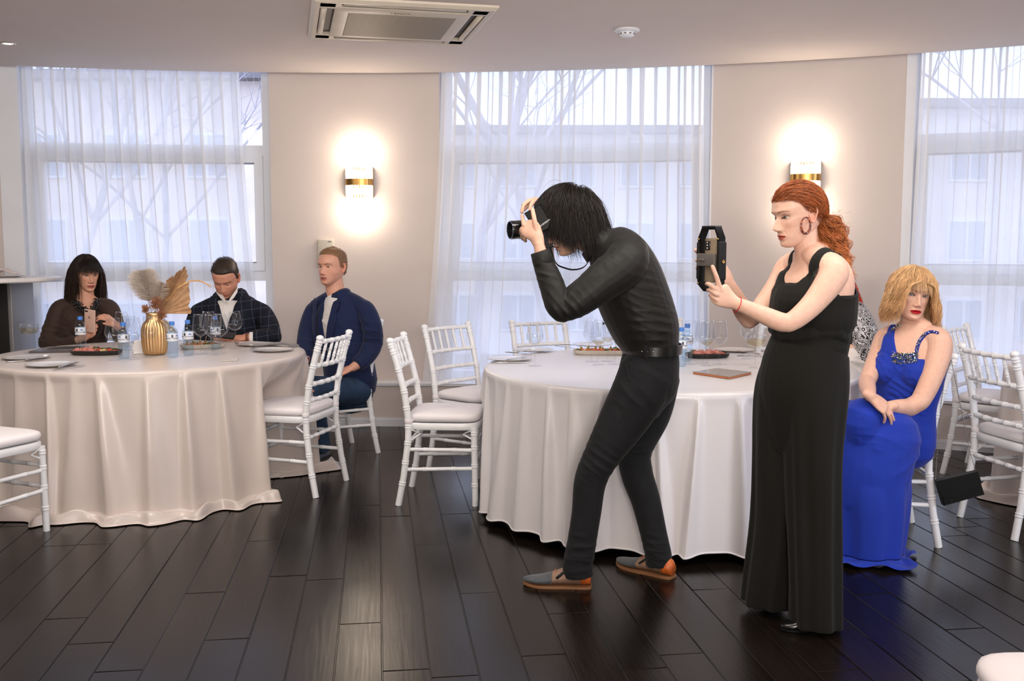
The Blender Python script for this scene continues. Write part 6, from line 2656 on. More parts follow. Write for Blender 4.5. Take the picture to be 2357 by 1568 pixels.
    near = [(P(1882, 820, 3.58), .11, .11, .0), (P(1876, 900, 3.57), .120, .125, .25), (P(1872, 1050, 3.55), .103, .115, .6), (P(1874, 1200, 3.54), .094, .105, .9), (P(1877, 1330, 3.53), .092, .10, 1.0), (P(1878, 1436, 3.53), .095, .10, 1.1)]
    flow_cloth(b, far, 7, .085, 3)
    flow_cloth(b, near, 7, .08, 4)
    me = fuse(b, .0042, 8)
    ripple(me, 6, .003, 12, (1, 1, .35))
    put('trousers', me, M['black_crepe'], w)
    # pointed shoes
    def pump(heel, toe):
        heel, toe = Vector(heel), Vector(toe)
        ff = toe - heel; L = ff.length; ff.normalize()
        s_ = Vector((-ff.y, ff.x, 0))
        A = cat_rom([(t * L, a, h, z) for t, a, h, z in ((0, .02, .05, .02), (.1, .03, .062, .018), (.3, .032, .06, .012), (.5, .036, .055, .006), (.7, .038, .042, .005), (.85, .03, .03, .005), (.95, .016, .022, .006), (1, .004, .014, .008))], 30)
        b = MB(); rows = []
        for t, a, h, z in A:
            rows.append([heel + ff * t + s_ * (a * math.cos(q)) + Vector((0, 0, z + h * .5 * (1 + math.sin(q)))) for q in np.linspace(0, 2 * math.pi, 20, endpoint=False)])
        b.grid(rows, True, True, True)
        sh = wobj(b, 'shoe', M['black_gloss'], w)
        b = MB(); b.box(heel + ff * .03 + Vector((0, 0, .011)), (.05, .05, .022), Matrix.Rotation(math.atan2(ff.y, ff.x), 3, 'Z'), .004); wobj(b, 'heel', M['black'], sh)
        b = MB()
        rows = [[heel + ff * t + s_ * (sg * a * .98) + Vector((0, 0, max(.002, z - .004) + dz)) for sg, dz in ((-1, 0), (1, 0), (1, .007), (-1, .007))] for t, a, h, z in A]
        b.grid(rows, True, True, True); wobj(b, 'sole', M['black'], sh)
    pump(FL(1924, 1444), FL(1797, 1453))
    pump(FL(1800, 1375) + Vector((.0, 0, 0)), FL(1720, 1378) + Vector((.03, .0, 0)))
    # hair: waved back from the forehead into a curly ponytail
    rng = np.random.default_rng(5)
    N = 6000
    th = rng.uniform(0, 2 * np.pi, N)
    ph = np.arccos(rng.uniform(-.35, 1, N))
    bd = np.array([.0775, .100, .098]); bc = np.array([0, -.008, .014])
    d = np.stack([np.sin(ph) * np.sin(th), np.sin(ph) * np.cos(th), np.cos(ph)], 1)
    roots = bc + d * bd
    keep = head.hair_mask(roots[:, 0], roots[:, 1], roots[:, 2]) > .5
    roots = roots[keep]
    N = len(roots)
    tie = np.array([0, -.112, -.018])
    T = 26
    tt = np.linspace(0, 1, T)
    e0 = (roots - bc) / bd
    e1 = (tie - bc) / bd
    e1n = e1 / np.linalg.norm(e1)
    A = np.zeros((N, T, 3))
    amp = rng.uniform(.4, 1.2, N)
    phs = rng.uniform(0, 6.28, N)
    # neighbouring locks wave together so that curls read as ridges
    grp = np.floor(th[keep] * 7) * 1.7 + np.floor(ph[keep] * 6) * 2.3
    for k in range(T):
        q = e0 * (1 - tt[k]) + e1n * tt[k]
        q /= np.linalg.norm(q, axis=1)[:, None]
        up = 1.03 + .12 * np.sin(np.pi * min(1, tt[k] * 1.02)) ** .7 * rng.uniform(.5, 1.0, N) * 0 + .11 * np.sin(np.pi * tt[k]) ** .6 * amp * .9
        wv = np.sin(grp + tt[k] * 22 + phs * .35)
        up = up + .042 * wv * np.sin(np.pi * tt[k])
        A[:, k] = bc + q * bd * up[:, None]
        side = np.cross(q, e1n)
        side /= np.maximum(np.linalg.norm(side, axis=1)[:, None], 1e-6)
        A[:, k] += side * (.0085 * np.cos(grp + tt[k] * 22 + phs * .35) * np.sin(np.pi * tt[k]))[:, None]
    COLR = srgb(146, 76, 36)[:3]
    strands(head.W(A.reshape(-1, 3)).reshape(A.shape), .0011, COLR, 'hair', w, 3, .35, 3, .8, srgb(160, 86, 42)[:3])
    # ponytail in world space: clumps that spiral together
    T = 44
    ctl = np.array([V3(P(1888, 494, Y + .02)), V3(P(1900, 512, Y + .03)), V3(P(1908, 560, Y + .0)), V3(P(1922, 610, Y - .05)), V3(P(1942, 660, Y - .07))])
    path = cat_rom(ctl, T)
    tt = np.linspace(0, 1, T)
    a = np.array([.95, .1, .25]); c = np.array([-.1, .95, .1])
    rad = np.interp(tt, [0, .10, .35, .7, 1], [.010, .038, .050, .042, .030])
    NC, NS = 64, 40
    N = NC * NS
    cu1, cu2 = rng.uniform(-1, 1, NC), rng.uniform(-1, 1, NC)
    u1 = np.repeat(cu1, NS) + rng.normal(size=N) * .2
    u2 = np.repeat(cu2, NS) + rng.normal(size=N) * .2
    Ls = np.repeat(rng.uniform(.75, 1.0, NC), NS) * rng.uniform(.9, 1.05, N)
    ph1 = np.repeat(rng.uniform(0, 6.28, NC), NS) + rng.normal(size=N) * .7
    fr = np.repeat(rng.uniform(24, 40, NC), NS)
    am = np.repeat(rng.uniform(.007, .014, NC), NS)
    A = np.zeros((N, T, 3))
    for k in range(T):
        s_ = tt[k] * Ls
        cx_ = np.stack([np.interp(s_, tt, path[:, i]) for i in range(3)], 1)
        rr = np.interp(s_, tt, rad)
        A[:, k] = cx_ + a * (u1 * rr)[:, None] + c * (u2 * rr)[:, None]
        g = np.minimum(1, s_ * 5)
        A[:, k] += a * (am * g * np.cos(ph1 + fr * s_))[:, None] + c * (am * g * np.sin(ph1 + fr * s_))[:, None] + np.array([0, 0, .006]) * (g * np.cos(ph1 * 2 + fr * .8 * s_))[:, None]
    strands(A, .0010, srgb(156, 84, 40)[:3], 'ponytail', w, 3, .35, 8, .4, srgb(200, 124, 70)[:3])
    # loose curls at the hairline and nape
    N = 90
    A = np.zeros((N, 20, 3))
    for i in range(N):
        p = V3(P(rng.uniform(1880, 1935), rng.uniform(480, 620), Y + rng.uniform(-.06, .06)))
        dr = np.array([rng.normal(.5, .5), rng.normal(0, .4), rng.normal(-.5, .5)])
        for k in range(20):
            A[i, k] = p + dr * .002 * k + np.array([math.cos(k * .8 + i), .3 * math.sin(k * .8 + i), math.sin(k * .8 + i)]) * .005
    strands(A, .0005, srgb(196, 122, 70)[:3], 'loose_curls', w, 3, .2, 9, .3)
    # tortoiseshell hoop
    c = P(1855, 519, Y - .085)
    b = MB()
    pts, rs = [], []
    for k in range(41):
        a = 2 * math.pi * k / 40 + math.pi / 2
        pts.append(c + Vector((.0185 * math.cos(a), .008 * math.cos(a), .0285 * math.sin(a))))
        rs.append(.0024 + .0022 * (1 - math.sin(a)) / 2)
    b.tube(pts, rs, 8)
    t = NT('tortoiseshell')
    n = t.node('ShaderNodeTexNoise', i_Scale=160.0, i_Detail=2.0)
    t.link(t.coords('Object'), n.inputs['Vector'])
    t.link(t.ramp(n.outputs[0], [(.42, srgb(40, 16, 12)), (.52, srgb(120, 40, 24)), (.62, srgb(206, 120, 80))]), t.b.inputs['Base Color'])
    t.b.inputs['Roughness'].default_value = .15
    wobj(b, 'hoop_earring', t.m, w)
    # red thread bracelet
    b = MB()
    c = P(1697, 702, 3.427)
    dr = (EL - WR).normalized()
    a_ = dr.cross(Vector((0, 1, 0))).normalized(); b_ = dr.cross(a_).normalized()
    b.tube([c + a_ * (.0285 * math.cos(t_)) + b_ * (.0265 * math.sin(t_)) + dr * (.008 * math.sin(t_)) for t_ in np.linspace(0, 2 * math.pi, 33)], .0014, 6)
    wobj(b, 'red_bracelet', mat('red_thread', srgb(196, 30, 36), .6), w)

    # the phone rig in both hands
    rc = P(1637, 597, 3.50)
    rg = wthing('phone_rig', 'black video cage with two grips held by the red-haired woman', 'camera rig', rc)
    U = Vector((0, 0, 1)); tilt = Matrix.Rotation(math.radians(-4), 3, 'Y')
    fr = lambda s_, t_, h: rc + l * s_ + f * t_ + U * h
    def bar(path, wd_, th_):
        b = MB(); rows = []
        n = len(path)
        for i, (s_, h) in enumerate(path):
            s0, h0 = path[max(0, i - 1)]; s1, h1 = path[min(n - 1, i + 1)]
            dx, dz = s1 - s0, h1 - h0
            m = math.hypot(dx, dz) or 1
            nx, nz = -dz / m * th_, dx / m * th_
            rows.append([fr(s_ + nx, -wd_, h + nz), fr(s_ + nx, wd_, h + nz), fr(s_ - nx, wd_, h - nz), fr(s_ - nx, -wd_, h - nz)])
        b.grid(rows, True, True, True)
        return b
    HW, HT = .052, .108
    loop = [(-HW, -.085), (-HW, .075), (-HW + .018, HT), (HW - .018, HT), (HW, .075), (HW, -.085), (HW - .03, -HT), (-HW + .03, -HT), (-HW, -.085), (-HW, -.07)]
    wobj(bar(loop, .014, .005), 'frame', M['black'], rg, True, 30)
    for s_ in (-1, 1):
        b = MB(); b.box(fr(s_ * (HW + .004), 0, -.005), (.016, .034, .135), Matrix((l, f, U)).transposed(), .007); wobj(b, 'grip', mat('black_rubber', (.010, .010, .010, 1), .6, spec=.2), rg, True, 40)
        for h in (-.085, .07):
            b = MB(); b.ell(fr(s_ * HW, .0145, h), (.0042, .0042, .0042), 12, 8); wobj(b, 'brass_screw', M['brass'], rg)
    b = MB(); b.lathe([(.001, 0), (.006, .001), (.006, .003), (.003, .003), (.002, .001)], 14, fr(HW + .0125, 0, -.008), Vector((0, 0, 1)).rotation_difference(l).to_matrix().to_4x4())
    wobj(b, 'thread_socket', M['brass'], rg)
    b = MB(); b.box(fr(.0, 0, HT + .006), (.07, .034, .006), Matrix((l, f, U)).transposed(), .002); wobj(b, 'cold_shoe_rail', mat('dark_grey_metal', srgb(70, 70, 72), .35, metal=.6), rg, True, 40)
    b = MB(); b.box(fr(-.012, .012, -.002), (.096, .012, .045), Matrix((l, f, U)).transposed(), .003); b.box(fr(-.03, .020, -.002), (.03, .008, .008), Matrix((l, f, U)).transposed(), .002)
    wobj(b, 'clamp', mat('grey_clamp', srgb(98, 92, 88), .5), rg, True, 40)
    ph_c = fr(.0, -.004, -.004)
    pn = wthing('smartphone', 'beige smartphone clamped upright inside the black video cage', 'phone', ph_c)
    b = MB(); b.box(ph_c, (.074, .008, .155), Matrix((l, f, U)).transposed(), .0035); wobj(b, 'body', mat('champagne_phone', srgb(170, 152, 128), .25, metal=.4), pn, True, 40)
    b = MB(); b.box(ph_c + f * .0055 + l * -.018 + U * .052, (.024, .003, .032), Matrix((l, f, U)).transposed(), .0012); cmn = wobj(b, 'camera_module', M['black_gloss'], pn, True, 40)
    b = MB()
    for h in (.042, .052, .062):
        b.ell(ph_c + f * .0072 + l * -.018 + U * h, (.004, .004, .004), 10, 8)
    wobj(b, 'lenses', M['chrome'], cmn)
    b = MB(); b.box(ph_c - f * .0043, (.068, .0008, .148), Matrix((l, f, U)).transposed()); wobj(b, 'screen', M['black_gloss'], pn, False)


redhead()
# ------------------------------------------------------------------ seated person in the blue gown
M['blue_chiffon'] = mat('royal_blue_chiffon', srgb(26, 52, 158), .75, spec=.2, sheen=.1, bump=.12, bscale=500, bdist=.001)


def sequins(name, c_pts, n, spread, parent, seed, rmax=.0038):
    rng = random.Random(seed)
    mats_ = [M['seq_silver'], M['seq_navy'], M['seq_green'], M['seq_gold']]
    b = MB()
    for i in range(n):
        p, nrm, w_ = rng.choice(c_pts)
        q = p + Vector((rng.uniform(-1, 1) * w_[0], rng.uniform(-1, 1) * w_[1], rng.uniform(-1, 1) * w_[2]))
        r = rng.uniform(.4, 1) * rmax
        b.m = rng.choice((0, 0, 1, 1, 2, 3))
        d = (Vector(nrm) + Vector((rng.gauss(0, .5), rng.gauss(0, .5), rng.gauss(0, .5)))).normalized()
        m = d.to_track_quat('Z', 'Y').to_matrix()
        b.ell(q, (r, r, r * .6), 6, 3, m)
    return wobj(b, name, mats_, parent, False)


M['seq_silver'] = mat('silver_crystal', (.75, .76, .78, 1), .12, metal=1)
M['seq_navy'] = mat('navy_crystal', srgb(30, 36, 80), .12, coat=.6)
M['seq_green'] = mat('green_crystal', srgb(40, 96, 72), .12, coat=.6)
M['seq_gold'] = mat('gold_crystal', srgb(170, 150, 96), .15, metal=1)


def blonde():
    w = wthing('person', 'seated person with wavy blonde bob and red lips in royal blue gown', 'person', FL(2050, 1262))
    SK = srgb(226, 182, 160)[:3]
    head = Head(P(2099, 675, 4.60), (-.02, -.985, -.10), (.12, -.10, .98), 1.03, skin=SK, lip=srgb(186, 22, 30)[:3], lips=1.12, open_up=.0046, open_lo=.0034, gaze=(.18, .06),
                brow=srgb(110, 76, 56)[:3], iris=srgb(84, 92, 96)[:3], shadow=srgb(128, 112, 112)[:3], jaw=.98, lash=1.0, width=.99, cheek=1.2, browk=1.25,
                hairline=dict(front=.060, temple=.045, side=.0, nape=-.05), scalp=srgb(190, 140, 90)[:3])
    l = Vector((.72, -.69, 0)).normalized()     # towards her left shoulder
    f = Vector((-.69, -.72, 0)).normalized()
    Hn = tuple(l)
    C0 = P(2106, 772, 4.60)
    b = MB()
    limb(b, [(P(2078, 1000, 4.61), .13, .10), (P(2082, 930, 4.61), .130, .102), (P(2090, 870, 4.60), .150, .115), (P(2098, 815, 4.60), .158, .112), (P(2104, 778, 4.60), .150, .080), (P(2104, 758, 4.60), .09, .06)], Hn, 28)
    limb(b, [(P(2106, 768, 4.605), .068, .058), (P(2104, 748, 4.605), .054, .052), (P(2101, 728, 4.61), .049, .050), (P(2100, 700, 4.625), .048, .050)], Hn)
    # bust
    for s_ in (-1, 1):
        c = P(2092, 848, 4.60) + l * (s_ * .068) + f * .068
        limb(b, [(c + Vector((0, 0, .02)), .056), (c + Vector((0, 0, -.012)) + f * .012, .060)], Hn)
    # her left arm, nearer
    EL = P(2108, 930, 4.38)
    limb(b, [(P(2140, 772, 4.54), .050, .048), (P(2162, 786, 4.49), .055), (P(2160, 820, 4.46), .053), (P(2140, 880, 4.42), .047), (P(2120, 920, 4.40), .043), (EL, .040)], Hn)
    WR = P(2048, 936, 4.315)
    limb(b, [(EL, .040), (P(2092, 938, 4.385), .041), (P(2068, 937, 4.335), .034), (WR, .0255, .022)], (0, 0, 1))
    hand(b, WR, Vector((-.93, .1, -.22)), (0, .25, -.95), (-.1, -.95, 0), ((12, 15, 10),) * 4, (20, 10, -10), .98)
    # her right arm
    ER = P(1995, 880, 4.53)
    limb(b, [(P(2062, 770, 4.68), .048), (P(2040, 778, 4.72), .051), (P(2026, 810, 4.70), .049), (P(2008, 850, 4.61), .042), (ER, .037)], Hn)
    WR2 = P(2003, 913, 4.255)
    limb(b, [(ER, .037), (P(1997, 894, 4.42), .036), (P(2000, 904, 4.33), .030), (WR2, .0245)], (0, 0, 1))
    hand(b, WR2, Vector((.74, -.06, -.62)), (-.25, .62, -.72), (.6, .75, .1), ((16, 18, 12), (12, 15, 10), (14, 16, 12), (24, 24, 14)), (28, 15, 5), .98)
    # legs under the gown
    for hx, kx, ky, ay, ax_ in ((2066, 1958, 4.40, 4.40, 1975), (2086, 1990, 4.33, 4.37, 2020)):
        limb(b, [(P(hx, 985, 4.60), .085), (P(kx, 955, ky), .062), (P(kx + 4, 1000, ky), .056), (P(ax_, 1240, ay), .038)], Hn)
    limb(b, [(Vector((1.54, 4.42, .05)), .034), (Vector((1.47, 4.36, .035)), .03)], (0, 0, 1))
    limb(b, [(Vector((1.62, 4.39, .05)), .034), (Vector((1.56, 4.33, .035)), .03)], (0, 0, 1))
    finish_body(w, b, head, SK, .0028, 4)
    # bodice
    tb = MB()
    limb(tb, [(P(2080, 1000, 4.61), .140, .112), (P(2082, 930, 4.61), .140, .110), (P(2090, 870, 4.60), .155, .120), (P(2098, 815, 4.60), .161, .115), (P(2104, 778, 4.60), .153, .083), (P(2104, 758, 4.60), .093, .063)], Hn, 28)
    for s_ in (-1, 1):
        c = P(2092, 848, 4.60) + l * (s_ * .068) + f * .068
        limb(tb, [(c + Vector((0, 0, .02)), .058), (c + Vector((0, 0, -.012)) + f * .012, .063)], Hn)
    limb(tb, [(P(2140, 772, 4.54), .051, .049), (P(2162, 786, 4.49), .056), (P(2160, 815, 4.46), .054)], Hn)
    limb(tb, [(P(2062, 770, 4.68), .049), (P(2040, 778, 4.72), .052), (P(2028, 805, 4.70), .05)], Hn)
    me = fuse(tb, .0030, 14)
    hit = surf(me)
    cN, ln, fn = V3(C0), np.array(l), np.array(f)

    def region(A):
        r = A - cN
        s_, t_, h = r @ ln, r @ fn, r[:, 2]
        # wide band over her right shoulder crossing to the left hip; straight edge over the left breast
        neck = np.where(s_ < -.02, -.105 + 2.1 * np.clip(-.02 - s_, 0, 1), -.098 - .0 * s_)
        neck = np.where(t_ > 0, neck, -.10 + np.where(s_ < -.05, 1.6 * np.clip(-.05 - s_, 0, 1), 0))
        d_neck = neck - h
        d_armR = s_ + (.122 + 10 * np.clip(-.06 - h, 0, .2) ** 2 * 3)
        d_armL = (.128 + 30 * np.clip(-.085 - h, 0, .2) ** 2) - s_
        return np.clip(np.minimum(np.minimum(d_neck, d_armR), d_armL) * .6, -.004, .006)
    g = garment(me, region)
    crease(g, P(2080, 900, 4.50), Vector((.6, 0, .8)), .007, .030, .09, 1)
    crease(g, P(2070, 960, 4.50), Vector((.2, 0, 1)), .007, .028, .10, 2)
    crease(g, P(2050, 850, 4.55), Vector((.8, 0, .5)), .006, .030, .08, 3)
    put('bodice', g, M['blue_chiffon'], w)
    # strap of beads over her left shoulder and band across
    rt = cat_rom([(2106, 832, 0), (2109, 812, 0), (2115, 790, 0), (2126, 774, 0), (2143, 765, 0), (2160, 768, 0)], 40)
    hp = [hit(x, y) for x, y, _ in rt]
    b = MB()
    b.tube([tuple(q + n * .002) for q, n in hp], .0085, 8, True, (1, 0, 0), .45)
    wobj(b, 'shoulder_strap', M['blue_chiffon'], w)
    sequins('strap_crystals', [(q + n * .006, n, (.005, .002, .004)) for q, n in hp], 190, 0, w, 4, .0034)
    rows, spots = [], []
    for i in range(40):
        t = i / 39
        px = lerp(2056, 2112, t)
        col = [hit(px, lerp(814, 835, k / 4) + 4 * math.sin(math.pi * t) - 2) for k in range(5)]
        rows.append([q + n * .006 for q, n in col] + [q - n * .004 for q, n in col[::-1]])
        spots += [(q + n * .008, n, (.003, .002, .004)) for q, n in col]
    b = MB(); b.grid(rows, True, True, True); wobj(b, 'neckline_band', M['blue_chiffon'], w)
    sequins('band_crystals', spots, 560, 0, w, 5, .0036)
    spots = [(q + n * .007, n, (.005, .002, .006)) for q, n in (hit(lerp(2054, 2074, i / 19), lerp(763, 748, i / 19)) for i in range(20))]
    sequins('shoulder_crystals', spots, 110, 0, w, 6, .0034)
    # gown: hips, thighs, then the long skirt falling to the floor
    b = MB()
    limb(b, [(P(2082, 945, 4.61), .140, .112), (P(2076, 990, 4.61), .155, .125), (P(2078, 1028, 4.60), .150, .115)], Hn, 28)
    for hx, kx, ky, rr in ((2066, 1950, 4.40, .080), (2086, 1985, 4.32, .088)):
        limb(b, [(P(hx, 992, 4.58), .105), (P((hx + kx) / 2, 985, (4.58 + ky) / 2), .088), (P(kx, 962, ky), rr), (P(kx - 4, 1000, ky + .01), rr)], Hn)
    cz = lambda x, y, Yd: P(x, y, Yd)
    limb(b, [(P(2015, 1000, 4.38), .20, .145), (P(2003, 1080, 4.37), .182, .15), (P(2000, 1150, 4.37), .172, .145)], (1, 0, 0), 28)
    limb(b, [(P(2092, 1000, 4.58), .09, .08), (P(2094, 1030, 4.56), .06, .06)], Hn)
    out = flow_cloth(b, [(P(2003, 1040, 4.37), .165, .132, .1), (P(2002, 1120, 4.37), .176, .150, .5), (P(2001, 1190, 4.37), .170, .150, .9), (P(1998, 1240, 4.37), .164, .15, 1.0), (P(1995, 1268, 4.37), .158, .15, 1.1)], 7, .075, 8, 200, .015)
    me = fuse(b, .0042, 9)
    crease(me, P(2075, 1045, 4.34), Vector((-.5, 0, 1)), .012, .085, .10, 1)
    crease(me, P(2010, 1010, 4.24), Vector((.35, 0, 1)), .007, .09, .12, 2)
    crease(me, P(2085, 990, 4.46), Vector((.2, 0, 1)), .009, .05, .09, 5)
    o = put('gown', me, M['blue_chiffon'], w)
    b = MB()
    # hem breaking on the floor
    last = out[-1]
    c = P(1995, 1268, 4.37)
    extra = []
    for j, (g_, dz) in enumerate(((.012, -.010), (.03, -.014), (.045, -.006), (.055, -.012))):
        extra.append([(x + (x - c.x) / .16 * g_ * (1 + .6 * math.sin(5 * math.atan2(y - c.y, x - c.x))), y + (y - c.y) / .16 * g_ * (1 + .6 * math.sin(5 * math.atan2(y - c.y, x - c.x) + 1)), max(.006, z + dz + .008 * math.sin(9 * math.atan2(y - c.y, x - c.x) + j))) for x, y, z in last])
    b.grid([last] + extra, True)
    wobj(b, 'hem', M['blue_chiffon'], o)
    # hair
    rng = np.random.default_rng(21)
    N = 7500
    th = rng.uniform(0, 2 * np.pi, N)
    ph = np.arccos(rng.uniform(-.15, 1, N))
    bd = np.array([.078, .101, .099]); bc = np.array([0, -.008, .014])
    d = np.stack([np.sin(ph) * np.sin(th), np.sin(ph) * np.cos(th), np.cos(ph)], 1)
    roots = bc + d * bd
    keep = (head.hair_mask(roots[:, 0], roots[:, 1], roots[:, 2]) > .4)
    roots = roots[keep]
    x, y, z = roots.T
    part = np.array([-.012, .03, .11])
    dirs = np.stack([x * .8 + np.sign(x + .012) * .01, np.where(y > .02, .035, y * .6), np.full(len(x), -.01)], 1)
    front = (y > .035) & (np.abs(x) < .052)
    dirs[front] = np.stack([x[front] * .9 + .004, np.full(front.sum(), .06), np.full(front.sum(), -.03)], 1)
    Ln = np.where(front, rng.uniform(.050, .078, len(x)), rng.uniform(.185, .235, len(x)) - .10 * np.clip((.085 - z), 0, .2) / .1 * .72)
    offs = np.where(front, rng.uniform(.004, .012, len(x)), rng.uniform(.004, .018, len(x)))
    sh = [(P(2162, 800, 4.49), .07), (P(2040, 792, 4.72), .07)]
    fr_ = front
    thin = fr_ & (rng.random(len(x)) < .45)
    roots, dirs, Ln, offs, fr_ = roots[~thin], dirs[~thin], Ln[~thin], offs[~thin], fr_[~thin]
    A = grow(head, roots[~fr_], dirs[~fr_], Ln[~fr_], 28, (0, 0, -1), .62, offs[~fr_], .0125, 62, .80, 3, (), body=(.080, .104, .098), clump=9)
    # keep the face open: push locks sideways out of the face area
    AL = head.L(A.reshape(-1, 3))
    lim = np.interp(AL[:, 2], [-.13, -.06, .0, .05, .07], [.052, .062, .064, .050, .0])
    face = (AL[:, 1] > .015) & (np.abs(AL[:, 0]) < lim)
    sg = np.repeat(np.where(roots[~fr_][:, 0] > 0, 1, -1), A.shape[1])
    AL[:, 0] = np.where(face, sg * (lim + rng.uniform(0, .006, len(lim))), AL[:, 0])
    # the bob widens towards its ends
    k = np.clip((.0 - AL[:, 2]) / .12, 0, 1)
    AL[:, 0] += np.sign(AL[:, 0]) * .012 * k
    A = head.W(AL).reshape(A.shape)
    strands(A, .0011, srgb(236, 194, 144)[:3], 'hair', w, 3, .25, 5, .35, srgb(220, 170, 120)[:3])
    A = grow(head, roots[fr_], dirs[fr_], Ln[fr_], 18, (0, 0, -1), .22, offs[fr_], .0012, 30, .80, 6, body=(.080, .1035, .098))
    strands(A, .0009, srgb(234, 192, 144)[:3], 'fringe', w, 3, .2, 7, .3, srgb(222, 182, 136)[:3])
    # ring
    b = MB()
    c = P(2021, 934, 4.335)
    b.ell(c, (.006, .005, .005), 10, 8)
    wobj(b, 'ring', M['seq_silver'], w)


blonde()
# ------------------------------------------------------------------ brunette with a phone
def brunette():
    Y = 6.78
    M['brown_jersey'] = mat('brown_jersey', srgb(58, 42, 36), .75, spec=.25, sheen=.1, bump=.06, bscale=300)
    w = wthing('person', 'seated person with long dark hair in brown dress holding up a pink phone', 'person', Vector((P(192, 800, Y).x, Y, 0)))
    SK = srgb(212, 158, 132)[:3]
    head = Head(P(199, 628, Y), (.66, -.72, -.20), (.13, -.14, .98), 1.04, skin=SK, lip=srgb(176, 92, 86)[:3], open_up=.0010, open_lo=.0044, gaze=(0, -.5), brow=srgb(40, 28, 24)[:3],
                shadow=srgb(120, 84, 70)[:3], jaw=.95, lash=1.1, width=.98, hairline=dict(front=.055, temple=.04, side=0, nape=-.05), scalp=srgb(30, 22, 20)[:3])
    b = MB()
    limb(b, [(P(186, 880, Y), .15, .11), (P(190, 790, Y), .13, .10), (P(194, 740, Y), .15, .11), (P(196, 712, Y), .14, .08), (P(197, 695, Y), .09, .06)], (1, .2, 0))
    limb(b, [(P(197, 700, Y), .062), (P(198, 684, Y), .052), (P(199, 660, Y + .01), .049)], (1, 0, 0))
    EL, WR = P(108, 790, 6.66), P(186, 780, 6.60)
    limb(b, [(P(140, 712, Y - .02), .05), (P(120, 755, Y - .08), .04), (EL, .036)], (0, 1, 0))
    limb(b, [(EL, .036), (P(145, 796, 6.62), .035), (WR, .025)], (0, 0, 1))
    limb(b, [(WR, .025), (P(196, 774, 6.585), .034, .018), (P(206, 764, 6.575), .036, .014)], (0, 0, 1), 18, .006)
    for x0, y0, x1, y1 in ((208, 757, 222, 747), (210, 763, 224, 752), (211, 769, 222, 760), (210, 775, 219, 768)):
        finger(b, [P(x0 - 5, y0 + 2, 6.575), P(x0 + 2, y0, 6.56), P((x0 + x1) / 2 + 2, (y0 + y1) / 2 - 1, 6.548), P(x1, y1, 6.552)], .0092, .0072)
    finger(b, [P(198, 772, 6.58), P(199, 760, 6.56), P(203, 750, 6.545), P(209, 742, 6.545)], .011, .0082)
    EL2, WR2 = P(276, 775, 6.74), P(268, 748, 6.62)
    limb(b, [(P(252, 712, Y), .05), (P(268, 745, Y), .04), (EL2, .036)], (0, 1, 0))
    limb(b, [(EL2, .036), (P(273, 762, 6.68), .032), (WR2, .024)], (0, 1, 0))
    hand(b, WR2, Vector((-.3, -.3, .35)), (-.6, .2, -.4), (.2, -.8, .3), ((30, 40, 25),) * 4, (30, 15, 10), .95)
    limb(b, [(P(172, 870, Y), .085), (Vector((-2.72, 6.38, .50)), .062), (Vector((-2.70, 6.36, .45)), .055), (Vector((-2.68, 6.42, .07)), .038)], (1, 0, 0))
    limb(b, [(P(205, 870, Y), .085), (Vector((-2.55, 6.46, .50)), .062), (Vector((-2.53, 6.44, .45)), .055), (Vector((-2.52, 6.50, .07)), .038)], (1, 0, 0))
    finish_body(w, b, head, SK, .004, 4)
    b = MB()
    limb(b, [(P(186, 890, Y), .175, .135), (P(189, 800, Y), .155, .125), (P(193, 745, Y), .165, .125), (P(196, 715, Y), .152, .092), (P(197, 702, Y), .10, .07)], (1, .2, 0), 28)
    limb(b, [(P(160, 708, Y), .06), (P(139, 714, Y - .02), .064), (P(122, 752, Y - .07), .056), (EL, .049)], (0, 1, 0))
    limb(b, [(EL, .049), (P(140, 797, 6.63), .046), (P(178, 785, 6.605), .034)], (0, 0, 1), 20, .01, (True, False))
    limb(b, [(P(235, 706, Y), .058), (P(252, 713, Y), .062), (P(266, 745, Y - .01), .053), (EL2, .046)], (0, 1, 0))
    limb(b, [(EL2, .046), (P(273, 764, 6.69), .040), (P(269, 753, 6.64), .031)], (0, 1, 0), 20, .01, (True, False))
    for s_ in (-1, 1):
        c = P(198 + 14 * s_, 748, Y - .075)
        limb(b, [(c, .062), (c + Vector((0, -.012, -.02)), .064)], (1, 0, 0))
    me = fuse(b, .0045, 6)
    crease(me, P(120, 770, 6.66), Vector((.3, 0, 1)), .009, .045, .12, 1)
    crease(me, P(165, 735, 6.68), Vector((.7, 0, .7)), .007, .05, .12, 2)
    crease(me, P(225, 760, 6.66), Vector((-.6, 0, .7)), .007, .05, .12, 3)

    reg = collar_gap(P(197, 697, Y), (.95, .3, 0), (.3, -.95, 0), .088, .05)
    g = garment(me, reg)
    bpy.data.meshes.remove(me)
    put('dress', g, M['brown_jersey'], w)
    # black bead necklace
    rnd = random.Random(3)
    b = MB()
    pts = cat_rom([tuple(p) for p in (P(170, 692, Y - .04), P(177, 700, Y - .09), P(190, 712, Y - .128), P(207, 718, Y - .142), P(218, 708, Y - .11), P(222, 692, Y - .04))], 60)
    for p in pts:
        for _ in range(7):
            q = Vector(p) + Vector((rnd.gauss(0, .011), rnd.gauss(0, .005), rnd.gauss(0, .011)))
            b.ell(q, (rnd.uniform(.004, .0065),) * 3, 7, 5)
    wobj(b, 'bead_necklace', M['black_gloss'], w)
    # long straight hair with a fringe
    rng = np.random.default_rng(31)
    N = 5500
    th = rng.uniform(0, 2 * np.pi, N)
    ph = np.arccos(rng.uniform(-.1, 1, N))
    bd = np.array([.078, .101, .099]); bc = np.array([0, -.008, .014])
    d = np.stack([np.sin(ph) * np.sin(th), np.sin(ph) * np.cos(th), np.cos(ph)], 1)
    roots = bc + d * bd
    roots = roots[head.hair_mask(*roots.T) > .4]
